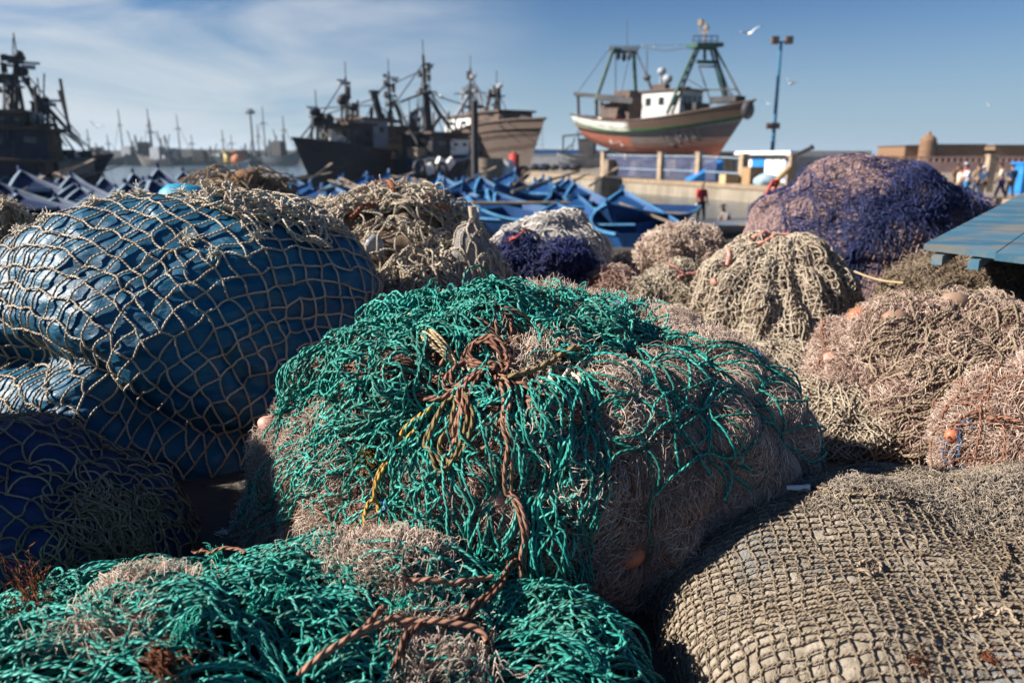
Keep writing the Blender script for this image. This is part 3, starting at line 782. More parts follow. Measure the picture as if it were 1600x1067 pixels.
def pole_between(name, a, b, r, mat, label, cat):
    g = Geo(); g.bar(a, b, r, 8, r * 0.8); o = g.build(name, mat); tag(o, label, cat)
pole_between("oar", at(968, 318, 15.5), at(1085, 362, 14.5), 0.035, M['wood'], "long reddish oar leaning down across the tall bright blue boat", "oar")
pole_between("oar", at(800, 300, 21), at(905, 268, 25), 0.045, M['wood'], "pale oar slanting up across the middle of the hauled out blue boats", "oar")
pole_between("pole", at(660, 318, 17), at(890, 317, 17), 0.04, M['wood'], "long horizontal brown pole lying across the boats behind the white net heap", "pole")
pole_between("oar", at(1000, 312, 19), at(1060, 345, 16), 0.035, M['wood'], "short dark oar beside the tall bright blue boat before the wall", "oar")

for k in range(16):
    Y = rb.uniform(18, 36); px = rb.uniform(430, 930) if k < 11 else rb.uniform(10, 250); y0 = 245.3 + FPX * rb.uniform(0.75, 1.05) / Y
    dx = rb.uniform(18, 60) * rb.choice((-1, 1))
    g = Geo(); a, b = at(px, y0, Y), at(px + dx, y0 - rb.uniform(6, 24), Y + 1.5); g.bar(a, b, 0.04, 7, 0.03); g.beam(b, b + (b - a).normalized() * 0.55, 0.13, 0.03)
    tag(g.build("oar", M['wood'], smooth=False), "weathered oar sticking up among the crowded rows of small blue boats", "oar", "oars among the blue boats")
# ------------------------------------------------------------------ trawlers
class Ship:
    def __init__(s, name, label, stern, bow, z0, cat="trawler"):
        """stern and bow: plan points; x runs to the bow"""
        d = Vector((bow[0] - stern[0], bow[1] - stern[1]))
        s.L = d.length; s.a = math.atan2(d.y, d.x); s.o = Vector((stern[0], stern[1], z0))
        s.root = empty(name, s.o, s.a, label, cat)
    def P(s, px, py, yl=0.0):
        """local point behind a pixel on the lengthwise plane y = yl"""
        ca, sa = math.cos(s.a), math.sin(s.a)
        r = ray(px, py); o = Vector((0, 0, CAMZ)) - s.o
        ox, oy = o.x * ca + o.y * sa, -o.x * sa + o.y * ca
        rx, ry = r[0] * ca + r[1] * sa, -r[0] * sa + r[1] * ca
        k = (yl - oy) / ry
        return Vector((ox + rx * k, yl, o.z + r[2] * k))
    def part(s, name, mat, items, smooth=False):
        g = Geo()
        for it in items:
            if it[0] == 'bar': g.bar(it[1], it[2], it[3], 7, it[4] if len(it) > 4 else None)
            elif it[0] == 'box': g.box(*it[1:])
            elif it[0] == 'beam': g.beam(*it[1:])
            elif it[0] == 'ball': g.ball(it[1], it[2], 8)
        return g.build(name, mat, s.root, smooth)
    def cabin(s, name, mat, c, size, roofm, nwin=4, wz=0.62, sidewin=3):
        b = s.part(name, mat, [('box', c, size)])
        r = s.part("roof", roofm, [('box', (c[0], c[1], c[2] + size[2] / 2 + 0.08), (size[0] + 0.5, size[1] + 0.4, 0.14))]); r.parent = b
        for sg in (-1, 1):
            for k in range(sidewin):
                x = c[0] + size[0] * ((k + 0.5) / sidewin - 0.5)
                w = s.part("window", M['glassdark'], [('box', (x, c[1] + sg * (size[1] / 2 + 0.01), c[2] + size[2] * (wz - 0.5)), (size[0] / sidewin * 0.38, 0.06, size[2] * 0.20))]); w.parent = b
        for k in range(nwin):
            y = c[1] + size[1] * ((k + 0.5) / nwin - 0.5)
            w = s.part("window", M['glassdark'], [('box', (c[0] + size[0] / 2 + 0.01, y, c[2] + size[2] * (wz - 0.5)), (0.06, size[1] / nwin * 0.6, size[2] * 0.26))]); w.parent = b
        return b
def mast_bits(s, base, top, r, name="mast", mat=None, radar=True, cross=((0.7, 1.2),), seed=0):
    """mast with crosstrees, lamps and a small radar"""
    rr = random.Random(seed)
    base, top = Vector(base), Vector(top); d = top - base
    it = [('bar', base, top, r, r * 0.45)]
    for f, w in cross:
        p = base + d * f
        it.append(('beam', p + Vector((-w * 0.5, -w * 0.4, 0)), p + Vector((w * 0.5, w * 0.4, 0)), 0.09, 0.09))
        it.append(('box', p + Vector((0, 0, 0.18)), (w * 0.5, w * 0.5, 0.10)))
    for k in range(5):
        p = base + d * rr.uniform(0.55, 1.0)
        it.append(('box', p + Vector((rr.choice((-1, 1)) * r * 2.0, 0, 0)), (0.22, 0.2, rr.uniform(0.2, 0.45))))
    it.append(('bar', top, top + Vector((0, 0, 0.9)), 0.03))
    m_ = s.part(name, mat or M['dark'], it)
    if radar:
        p = base + d * 0.86 + Vector((r + 0.25, 0, 0))
        b = s.part("radar", M['greypaint'], [('box', p, (0.5, 0.3, 0.16)), ('box', p + Vector((0, 0, 0.18)), (0.9, 0.12, 0.10))]); b.parent = m_
    return m_

# --- hero: the hauled out trawler on the quay
hs, hb = at(926, 182, 79), at(1152, 158, 67)
T1 = Ship("trawler", "hauled out wooden trawler with white, green and red hull standing high on the quay", (hs.x, hs.y), (hb.x, hb.y), FAR + 0.55)
m = MT("trawler_hull_paint", 0.6, 0.25)
t_ = m.attr("band"); a_ = m.attr("along")
nzz = m.noise(0.9, 6, 0.65); wob = m.math('MULTIPLY', m.math('SUBTRACT', nzz, 0.5), 0.05)
tt = m.math('ADD', t_, wob)
aft = m.ramp(tt, [(0.0, (0.20, 0.07, 0.045)), (0.30, (0.33, 0.11, 0.07)), (0.55, (0.36, 0.14, 0.095)), (0.60, (0.25, 0.21, 0.17)), (0.655, (0.02, 0.12, 0.05)), (0.73, (0.55, 0.55, 0.50)), (0.80, (0.03, 0.10, 0.06)), (0.815, (0.66, 0.65, 0.60)), (0.93, (0.64, 0.62, 0.57)), (0.985, (0.20, 0.13, 0.10))], 'CONSTANT')
fore = m.ramp(tt, [(0.0, (0.14, 0.045, 0.03)), (0.30, (0.15, 0.08, 0.065)), (0.42, (0.145, 0.12, 0.115)), (0.66, (0.20, 0.185, 0.18)), (0.70, (0.015, 0.085, 0.035)), (0.78, (0.10, 0.065, 0.048)), (0.95, (0.17, 0.12, 0.095))], 'CONSTANT')
fa = m.ramp(m.math('ADD', a_, m.math('MULTIPLY', wob, 2.0)), [(0.40, (0, 0, 0)), (0.44, (1, 1, 1))])
c = m.mix(fa, aft, fore)
c = m.mix(m.math('MULTIPLY', m.ramp(m.noise(1.7, 7, 0.7, stretch=(0.5, 0.5, 2.2)), [(0.47, (0, 0, 0)), (0.68, (1, 1, 1))]), 0.6), c, (0.10, 0.062, 0.048))
m.col(c); m.bump(m.noise(2.0, 4, stretch=(0.2, 0.2, 6)), 0.6, 0.05)
Lh = T1.L
sternz, midz, bowz = T1.P(906, 181).z, T1.P(1000, 188, -2.9).z, T1.P(1168, 158).z
shr = smooth_curve([sternz, midz + 0.15, midz - 0.05, (midz + bowz) / 2 - 0.25, bowz]); kee = smooth_curve([3.0, 1.7, 1.25, 1.05, 1.3])
h_sides = add_hull(T1.root, "hull", m.m, Lh, 6.2, shr, kee, 3.4, 1.0, M['wood'], M['brownhull'], 0.09, stern_w=0.66, ns=34, nt=16, full=0.40, stern_rake=1.2, bowpow=2.4)
# painted figures on the red plating
mwhite = plain_mat("white_figure_paint", (0.45, 0.36, 0.33), (0.62, 0.56, 0.52), 6)
def hull_pt(sx, tz, off=0.03):
    P = h_sides[0]; i = int(sx * (P.shape[0] - 1)); fi = sx * (P.shape[0] - 1) - i; jx = tz * (P.shape[1] - 1); j = int(jx); fj = jx - j
    a = P[i, j] * (1-fi) * (1-fj) + P[min(i+1, P.shape[0]-1), j] * fi * (1-fj) + P[i, j+1] * (1-fi) * fj + P[min(i+1, P.shape[0]-1), j+1] * fi * fj
    return Vector((a[0], a[1] - off, a[2]))
def stroke(pts, w=0.11, mat=mwhite, name="figure"):
    g = Geo()
    for a, b in zip(pts[:-1], pts[1:]): g.beam(hull_pt(*a), hull_pt(*b), w, 0.04)
    g.build(name, mat, T1.root, False)
stroke([(0.275, 0.42), (0.255, 0.40), (0.275, 0.37), (0.255, 0.34), (0.275, 0.32), (0.275, 0.42)])
stroke([(0.295, 0.37), (0.312, 0.37)])
stroke([(0.330, 0.41), (0.342, 0.44), (0.342, 0.32)]); stroke([(0.330, 0.32), (0.356, 0.32)])
mfade = plain_mat("faded_letter_paint", (0.19, 0.17, 0.165), (0.26, 0.24, 0.235), 6)
for pts in ([(0.62, 0.64), (0.655, 0.36)], [(0.645, 0.64), (0.66, 0.62), (0.69, 0.38), (0.67, 0.36), (0.645, 0.64)], [(0.70, 0.64), (0.725, 0.40)], [(0.70, 0.64), (0.73, 0.52), (0.745, 0.64), (0.77, 0.44)], [(0.785, 0.62), (0.80, 0.48), (0.82, 0.48)], [(0.81, 0.64), (0.83, 0.50)]):
    stroke(pts, 0.13, mfade, "faded_lettering")
P = T1.P
gb = T1.part("bow_fender", M['dark'], [('ball', Vector((Lh + 1.15, -0.15, bowz - 0.75)), (0.5, 0.7, 0.8))], True)
T1.part("bow_rail", M['dark'], [('box', Vector((Lh - 1.0, 0, bowz + 0.2)), (2.6, 1.6, 0.5)), ('box', Vector((Lh - 4.2, 0, bowz - 0.25)), (1.6, 2.2, 0.6)), ('bar', Vector((Lh - 0.2, -0.6, bowz)), Vector((Lh - 0.2, -0.6, bowz + 0.7)), 0.05)])
# wheelhouse
wa, wb_ = P(1000, 188, -1.5), P(1058, 186, 1.5)
wtop = P(1030, 146, 0).z; wx0 = P(1003, 170, -1.6).x; wx1 = wx0 + 4.4
wz0 = midz - 0.8
T1.cabin("wheelhouse", M['cabin_white'], ((wx0 + wx1) / 2, 0, (wtop + wz0) / 2), (wx1 - wx0, 3.3, wtop - wz0), M['brownhull'], 4, 0.74, 3)
T1.part("roof_gear", M['brownhull'], [('box', Vector((wx0 + 1.2, -0.4, wtop + 0.45)), (1.4, 0.8, 0.5)), ('box', Vector((wx0 + 3.0, 0.6, wtop + 0.3)), (1.0, 0.7, 0.3))])
mb = P(1032, 146, 0)
T1.part("radar_mast", M['greypaint'], [('bar', mb, P(1033, 116, 0), 0.16, 0.12), ('ball', P(1034, 112, 0), (0.42, 0.42, 0.36)), ('bar', P(1042, 140, 0), P(1043, 126, 0), 0.09), ('ball', P(1043, 124, 0), (0.5, 0.4, 0.42))], True)
T1.part("lamp_horn", M['dark'], [('bar', P(1020, 146, 0), P(1012, 124, 0), 0.14), ('ball', P(1011, 122, 0), (0.4, 0.3, 0.3))])
# aft gantry
def lattice(s, name, a, b, c, d, r, mat, rungs=3, plat=None):
    it = [('bar', a, c, r), ('bar', b, d, r), ('beam', c, d, r * 2.4, r * 2.4)]
    for k in range(1, rungs + 1):
        f = k / (rungs + 1); it.append(('bar', a.lerp(c, f), b.lerp(d, f), r * 0.55))
    return s.part(name, mat, it)
a1, a2 = P(932, 158, -2.2), P(998, 160, 2.0)
lattice(T1, "aft_gantry", P(930, 160, -2.4), P(994, 160, 2.2), P(957, 80, -1.0), P(990, 80, 1.0), 0.18, M['greensteel'], 0)
T1.part("gantry_beam", M['greysteel'] if 'greysteel' in M else M['greypaint'], [('beam', P(951, 78, -1.0), P(998, 78, 1.0), 0.5, 0.3), ('beam', P(953, 73, -1.0), P(1000, 73, 1.0), 0.12, 0.1)] + [('bar', P(952 + 11 * k, 78, -1 + .5 * k), P(952 + 11 * k, 72, -1 + .5 * k), 0.05) for k in range(5)])
T1.part("gantry_block", M['dark'], [('ball', P(966, 88, 0), (0.25, 0.2, 0.4)), ('ball', P(975, 90, 0), (0.25, 0.2, 0.4)), ('ball', P(983, 88, 0), (0.25, 0.2, 0.4))])
# aft shelter frame
T1.part("shelter_frame", M['dark'], [('beam', P(899, 147, -2.2), P(975, 153, -2.2), 0.3, 0.3), ('beam', P(903, 149, 2.2), P(980, 154, 2.2), 0.3, 0.3), ('beam', P(899, 147, -2.2), P(903, 149, 2.2), 0.3, 0.3),
    ('bar', P(904, 181, -2.0), P(903, 148, -2.0), 0.15), ('bar', P(932, 183, -2.2), P(932, 150, -2.2), 0.17), ('bar', P(940, 184, 2.2), P(940, 152, 2.2), 0.15), ('beam', P(935, 154, -2.2), P(990, 158, -2.2), 0.4, 0.5)])
T1.part("winch", M['brownhull'], [('bar', P(948, 180, -1.2), P(972, 180, -1.2), 0.9), ('box', P(960, 172, -0.6), (2.6, 1.4, 1.2)), ('bar', P(955, 186, 0.5), P(955, 160, 0.5), 0.25), ('beam', P(945, 176, -1.4), P(975, 166, -1.4), 0.3, 0.3)])
T1.part("winch_drum", M['redpaint'], [('ball', P(964, 184, -1.6), (0.45, 0.4, 0.45))], True)
T1.part("deck_house", M['brownhull'], [('box', P(984, 172, 0), (1.9, 2.6, 3.4)), ('box', P(984, 156, 0), (2.3, 3.0, 0.4))])
# fore gantry
lattice(T1, "fore_gantry", P(1042, 178, -2.7), P(1137, 156, 2.3), P(1087, 74, -1.0), P(1116, 76, 1.1), 0.15, M['greensteel'], 0)
T1.part("fore_gantry_leg", M['greensteel'], [('bar', P(1050, 178, -2.2), P(1092, 76, -0.8), 0.11), ('bar', P(1132, 157, 2.0), P(1110, 76, 0.9), 0.11)] +
    [('bar', P(1042, 178, -2.7).lerp(P(1087, 74, -1), f), P(1050, 178, -2.2).lerp(P(1092, 76, -.8), f + 0.08), 0.07) for f in (0.1, 0.22, 0.34, 0.46, 0.58, 0.7, 0.82)])
T1.part("gantry_platform", M['greensteel'], [('beam', P(1081, 72, -1.3), P(1122, 72, 1.3), 1.6, 0.35), ('beam', P(1088, 97, -1.4), P(1122, 98, 1.4), 0.2, 0.3), ('bar', P(1101, 97, 0), P(1101, 74, 0), 0.14)])
T1.part("platform_rail", M['wire'], [('bar', P(1083 + 9.6 * k, 72, -1.3 + 0.65 * k), P(1083 + 9.6 * k, 57, -1.3 + 0.65 * k), 0.045) for k in range(5)] + [('bar', P(1083, 57, -1.3), P(1122, 57, 1.3), 0.045), ('bar', P(1083, 64, -1.3), P(1122, 64, 1.3), 0.035)])
T1.part("signal_mast", M['wood'], [('bar', P(1101, 72, 0), P(1102, 33, 0), 0.12, 0.05), ('bar', P(1094, 50, 0), P(1094, 38, 0), 0.07), ('beam', P(1093, 52, 0), P(1108, 50, 0), 0.1, 0.1), ('box', P(1095, 36, 0), (0.4, 0.3, 0.5)), ('box', P(1103, 44, 0), (0.4, 0.3, 0.4))])
T1.part("fore_stay", M['wire'], [('bar', P(1118, 76, 1.0), P(1160, 156, 0), 0.09), ('bar', P(1092, 104, 0), P(1112, 164, -0.5), 0.06), ('bar', P(1100, 141, 0), P(1150, 140, 0), 0.07), ('bar', P(1092, 104, 0), P(1120, 105, 0.5), 0.09), ('bar', P(1076, 125, 0), P(1104, 142, 0), 0.05), ('bar', P(1116, 80, 1), P(1142, 152, 0.8), 0.07)])
T1.part("top_wire", M['wire'], [('bar', P(998, 74, 1.0), P(1040, 80, 0.5), 0.045), ('bar', P(1040, 80, 0.5), P(1083, 74, -1), 0.045), ('bar', P(998, 72, 1.0), P(1083, 70, -1), 0.03), ('bar', P(951, 78, -1), P(902, 146, -2.2), 0.035), ('bar', P(962, 80, 0), P(962, 150, 0), 0.05), ('bar', P(984, 85, 1), P(970, 150, -1), 0.03), ('bar', P(994, 82, 1), P(1012, 122, 0), 0.08), ('bar', P(1011, 78, 0.8), P(1011, 120, 0.3), 0.05)])
T1.part("whip_aerial", M['wire'], [('bar', P(980, 72, 0), P(980, 30, 0), 0.035, 0.02)])
# cradle
g = T1.part("cradle", M['wood'], [('box', Vector((3 + 4 * k, 0, 0.0)), (0.6, 2.6, 2.4)) for k in range(4)])

# --- generic trawlers afloat
def trawler(label, st, bw, z0, hullm, B, sheer_px, keel_z, cabins, masts, bars, rimm=None, rake=2.0, stern_w=0.7):
    S = Ship("trawler", label, st, bw, z0)
    sh = smooth_curve([S.P(px, py).z for px, py in sheer_px])
    add_hull(S.root, "hull", hullm, S.L, B, sh, keel_z, rake, 0.6, M['wood'], rimm or M['dark'], 0.10, stern_w=stern_w, ns=24, nt=9, full=0.42)
    for (x0, x1, y0, y1, w, mat) in cabins:
        p, q = S.P(x0, y1), S.P(x1, y0)
        xa, xb = min(p.x, q.x), max(p.x, q.x)
        S.cabin("wheelhouse", mat, ((xa + xb) / 2, 0, (p.z + q.z) / 2), (xb - xa, w, abs(q.z - p.z)), M['brownhull'], 3, 0.66, 2)
    for k, (x0, y0, x1, y1, r, cr) in enumerate(masts): mast_bits(S, S.P(x0, y0), S.P(x1, y1), r, cross=cr, seed=k + int(x0))
    for (nm, mat, items) in bars:
        S.part(nm, mat, [('bar', S.P(a, b, ya), S.P(c, d, yb), r) if r < 0.9 else ('ball', S.P(a, b, ya), (r - 0.9,) * 3) for (a, b, ya, c, d, yb, r) in items])
    return S
def clutter(S, name, mat, x0, x1, y0, y1, n, seed, sz=(0.3, 1.0)):
    """deck gear: boxes, drums and coils piled on the deck, one part"""
    rr = random.Random(seed); pr = S.P
    for k in range(n):
        p = pr(rr.uniform(x0, x1), rr.uniform(y0, y1), rr.uniform(-0.8, 0.8)); s_ = rr.uniform(*sz)
        it = [('box', p, (s_, s_ * rr.uniform(0.5, 1.2), s_ * rr.uniform(0.4, 1.1)), rr.uniform(0, 3))] if rr.random() < 0.6 else [('ball', p, (s_ * 0.5, s_ * 0.5, s_ * 0.42))]
        S.part(name, rr.choice(mat), it)
GEAR = [M['dark'], M['brownhull'], M['greypaint'], M['wood'], M['white'], M['greensteel'], M['dark']]
# A: dark hull facing left
s_, b_ = at(585, 250, 52), at(478, 232, 47)
TA = trawler("dark rusty trawler moored with its bow to the left, radar posts on its cabin", (s_.x, s_.y), (b_.x, b_.y), WL - 0.6, M['working_hull'], 4.6,
    [(585, 236), (555, 236), (520, 232), (495, 225), (478, 218)], smooth_curve([0.4, 0, 0, 0.1, 0.6]),
    [(524, 560, 198, 232, 2.6, M['dark']), (548, 585, 190, 230, 2.4, M['greypaint'])],
    [(497, 225, 494, 165, 0.14, ((0.62, 1.4), (0.5, 0.9))), (541, 200, 540, 120, 0.11, ((0.55, 1.0),))],
    [("awning_frame", M['dark'], [(487, 226, -1.6, 487, 192, -1.6, 0.10), (487, 192, -1.6, 520, 192, -1.6, 0.12), (520, 192, -1.6, 520, 226, -1.6, 0.10), (487, 194, 1.6, 520, 194, 1.6, 0.10), (500, 225, 0, 512, 185, 0, 0.10)]),
     ("lamp_ball", M['dark'], [(534, 157, 0, 0, 0, 0, 1.24)]), ("lamp_ball", M['dark'], [(552, 168, 0, 0, 0, 0, 1.18)]), ("lamp_ball", M['dark'], [(495, 175, 0, 0, 0, 0, 1.15)]), ("lamp_ball", M['dark'], [(489, 176, 0, 0, 0, 0, 1.12)]), ("lamp_ball", M['dark'], [(513, 187, 0, 0, 0, 0, 1.27)]),
     ("cabin_post", M['dark'], [(551, 195, 0, 551, 168, 0, 0.12), (580, 200, 0, 580, 168, 0, 0.12), (534, 195, 0, 534, 160, 0, 0.08)]),
     ("stay", M['wire'], [(540, 122, 0, 480, 216, 0, 0.04), (487, 194, 0, 462, 226, 0, 0.05), (494, 170, 0, 580, 165, 0, 0.035)])])
clutter(TA, "deck_gear", GEAR, 505, 575, 214, 230, 16, 1)
g = Geo(); p = TA.P(557, 178, 0)
for nm, mt, dx in (("red_flag", M['redpaint'], 0.0), ("green_flag", weather("flag_orange", (0.45, 0.15, 0.04), (0.5, 0.2, 0.06)), 0.55)):
    u, v = np.meshgrid(np.linspace(0, 1, 8), np.linspace(0, 1, 6), indexing='ij')
    gg = Geo(); gg.grid(np.stack([p.x + dx + 0.45 * u, p.y + 0.12 * np.sin(u * 5), p.z - 0.75 * v - 0.2 * u], -1)); gg.build(nm.replace("green", "orange"), mt, TA.root)
# B: middle trawler with derrick and tall mast
s_, b_ = at(560, 260, 56), at(668, 255, 60)
TB = trawler("dark trawler with a leaning derrick post and plank sided deck house amid the moored group", (s_.x, s_.y), (b_.x, b_.y), WL - 0.6, M['navyhull'], 5.0,
    [(560, 240), (590, 243), (620, 243), (650, 238), (668, 230)], smooth_curve([0.4, 0, 0, 0.1, 0.6]),
    [(562, 612, 226, 258, 3.0, M['wood']), (592, 640, 202, 228, 2.6, M['brownhull'])],
    [(612, 205, 607, 112, 0.17, ((0.55, 1.6), (0.42, 1.2))), (650, 235, 652, 162, 0.10, ((0.8, 0.8),))],
    [("derrick", M['dark'], [(600, 205, 0, 584, 146, 0, 0.28), (584, 146, 0, 584, 142, 0, 0.4)]),
     ("a_frame", M['dark'], [(600, 205, -1, 613, 160, 0, 0.13), (632, 205, 1, 616, 158, 0, 0.13), (605, 190, -1, 627, 190, 1, 0.13)]),
     ("stay", M['wire'], [(607, 120, 0, 560, 205, 0, 0.04), (584, 146, 0, 660, 110, 0, 0.04), (618, 160, 0, 640, 205, 0, 0.07), (500, 182, 0, 584, 155, 0, 0.04)])])
clutter(TB, "deck_gear", GEAR, 565, 665, 226, 245, 18, 2)
TB.part("green_drum", weather("bright_green", (0.03, 0.20, 0.10), (0.05, 0.28, 0.15)), [('bar', TB.P(632, 255, -1.8), TB.P(633, 236, -1.8), 0.45)], True)
TB.part("net_bundle", weather("pink_bundle", (0.22, 0.11, 0.09), (0.33, 0.19, 0.16)), [('ball', TB.P(602, 244, -2.0), (0.95, 0.6, 0.45))], True)
# C: with the tallest mast and the white windowed cabin
s_, b_ = at(640, 262, 50), at(722, 262, 54)
TC = trawler("dark blue trawler with the tallest mast and a white windowed cabin front", (s_.x, s_.y), (b_.x, b_.y), WL - 0.6, M['navyhull'], 4.8,
    [(640, 248), (665, 252), (690, 250), (712, 244), (722, 236)], smooth_curve([0.4, 0, 0, 0.1, 0.6]),
    [(652, 708, 212, 250, 2.8, M['dark']), (680, 707, 219, 242, 3.0, M['white'])],
    [(668, 215, 661, 86, 0.20, ((0.52, 1.8), (0.6, 0.8))), (641, 235, 640, 175, 0.10, ())],
    [("a_frame", M['dark'], [(672, 205, 0, 666, 145, 0, 0.20), (668, 150, 0, 700, 196, 1.4, 0.12), (668, 150, 0, 686, 180, -1.2, 0.10), (700, 196, 1.4, 720, 222, 1.4, 0.10)]),
     ("boom", M['dark'], [(655, 212, 0, 640, 182, 0, 0.10), (690, 180, 0, 672, 205, 0, 0.12)]),
     ("stay", M['wire'], [(661, 100, 0, 612, 170, 0, 0.04), (664, 145, 0, 625, 160, 0, 0.07), (662, 130, 0, 742, 240, 0, 0.04), (668, 146, 0, 742, 170, 0, 0.04)])], rimm=M['greypaint'])
clutter(TC, "deck_gear", GEAR, 645, 720, 236, 252, 14, 3)
TC.part("white_emblem", M['white'], [('beam', TC.P(684, 250, -2.42), TC.P(696, 262, -2.42), 0.25, 0.5), ('beam', TC.P(707, 250, -2.42), TC.P(698, 262, -2.42), 0.25, 0.5)])
# D: pale hull, bow to the right
s_, b_ = at(706, 240, 66), at(832, 200, 56)
mD = MT("faded_hull", 0.7, 0.2); tb = mD.math('ADD', mD.attr("band"), mD.math('MULTIPLY', mD.math('SUBTRACT', mD.noise(0.8, 6), 0.5), 0.06))
c = mD.ramp(tb, [(0, (0.08, 0.047, 0.038)), (0.35, (0.18, 0.145, 0.125)), (0.62, (0.10, 0.072, 0.06)), (0.68, (0.15, 0.115, 0.098)), (0.78, (0.07, 0.05, 0.042)), (0.83, (0.15, 0.112, 0.09))], 'CONSTANT')
c = mD.mix(mD.math('MULTIPLY', mD.ramp(mD.noise(1.4, 7, 0.7), [(0.5, (0, 0, 0)), (0.68, (1, 1, 1))]), 0.5), c, (0.13, 0.085, 0.065)); mD.col(c)
TD = trawler("pale weathered wooden trawler with its high bow turned to the right", (s_.x, s_.y), (b_.x, b_.y), WL - 0.2, mD.m, 5.4,
    [(706, 222), (735, 214), (765, 205), (800, 192), (832, 188)], smooth_curve([0.6, 0, 0, 0.1, 0.7]),
    [(722, 762, 183, 212, 3.2, M['white']), (758, 806, 176, 192, 3.0, M['brownhull'])],
    [(734, 210, 735, 106, 0.17, ((0.62, 2.2), (0.7, 1.0))), (773, 176, 776, 130, 0.14, ((0.55, 1.2),))],
    [("a_frame", M['greypaint'], [(734, 145, 0, 700, 205, -1.5, 0.16), (734, 145, 0, 772, 200, 1.5, 0.14), (722, 145, 0, 746, 143, 0, 0.20), (722, 145, 0, 722, 190, 0, 0.10), (748, 145, 0, 760, 190, 0, 0.10)]),
     ("top_frame", M['dark'], [(760, 176, -1, 766, 140, -0.8, 0.13), (764, 150, -0.8, 780, 150, 0.8, 0.16), (780, 176, 1, 780, 135, 0.8, 0.12), (768, 165, -0.8, 780, 160, 0.8, 0.07)]),
     ("bow_fender", M['dark'], [(815, 188, 0, 830, 192, 0, 0.35)])], rake=3.0, rimm=M['brownhull'])
clutter(TD, "deck_gear", GEAR, 705, 750, 205, 220, 10, 4)
def rigging(S, mast_px, x0, x1, y0, y1, n, seed):
    """thin stays and aerials between the masts and the deck edge"""
    rr = random.Random(seed)
    for k in range(n):
        a = rr.choice(mast_px); f = rr.uniform(0.0, 0.5)
        top = S.P(a[0] + (a[2] - a[0]) * f, a[1] + (a[3] - a[1]) * f, 0); b = S.P(rr.uniform(x0, x1), rr.uniform(y0, y1), rr.choice((-1.8, 1.8, 0)))
        S.part("stay", M['wire'], [('bar', top, b, 0.03)])
    for k in range(n // 2):
        b = S.P(rr.uniform(x0, x1), rr.uniform(y0, y1), rr.uniform(-1.5, 1.5))
        S.part("post", M['dark'], [('bar', b, b + Vector((rr.uniform(-.3, .3), 0, rr.uniform(1.2, 3.2))), 0.07)])
def tyres(S, xs, y, yl):
    for k, x in enumerate(xs):
        c = S.P(x, y + 3 * (k % 2), yl); t = np.linspace(0, 2 * np.pi, 19); g = Geo()
        g.tubes(np.stack([c.x + 0.38 * np.cos(t), c.y + 0 * t, c.z + 0.38 * np.sin(t)], -1)[None], 0.13, 7); g.build("tyre_fender", M['dark'], S.root)
def washing(S, xs, y, seed):
    """patches of cloth, crates and coils lying over the rail"""
    rr = random.Random(seed)
    for x in xs:
        c = S.P(x, y + rr.uniform(-4, 4), -1.9); w = rr.uniform(0.5, 1.1)
        u, v = np.meshgrid(np.linspace(0, 1, 8), np.linspace(0, 1, 8), indexing='ij')
        g = Geo(); g.grid(np.stack([c.x + w * (u - 0.5), c.y + 0.35 - 0.7 * v + 0.1 * np.sin(9 * u), c.z - 0.55 * (2 * v - 0.9) ** 2 + 0.06 * np.sin(7 * u + 3 * v)], -1))
        g.build("rail_cloth", rr.choice([M['wood'], M['greypaint'], M['hull_blue'], M['brownhull'], M['white']]), S.root)
tyres(TA, (500, 530, 560), 248, -2.2); tyres(TB, (585, 620, 650), 252, -2.6); tyres(TC, (655, 690), 262, -2.5)
washing(TA, (492, 510, 528, 548, 570), 234, 1); washing(TB, (575, 598, 640, 655), 244, 2); washing(TC, (650, 668, 712), 252, 3)
rigging(TA, [(494, 165, 497, 225), (540, 120, 541, 200)], 480, 580, 215, 235, 10, 1)
rigging(TB, [(607, 112, 612, 205), (652, 162, 650, 235), (584, 146, 600, 205)], 560, 665, 215, 240, 14, 2)
rigging(TC, [(661, 86, 668, 215), (640, 175, 641, 235)], 642, 720, 215, 245, 14, 3)
rigging(TD, [(735, 106, 734, 210), (776, 130, 773, 176)], 706, 815, 195, 215, 12, 4)
# mooring mast in front
g = Geo(); p = at(741, 300, 40); q = at(741, 158, 40); p.z = float(gz(40)) - 0.5; p.x = q.x; g.bar(p, q, 0.24, 9, 0.17)
g.bar(Vector((q.x - 0.5, 40, q.z - 0.3)), Vector((q.x + 0.5, 40, q.z - 0.3)), 0.07)
tag(g.build("mooring_mast", M['dark']), "thick dark bare mast standing before the pale weathered hull", "mast")
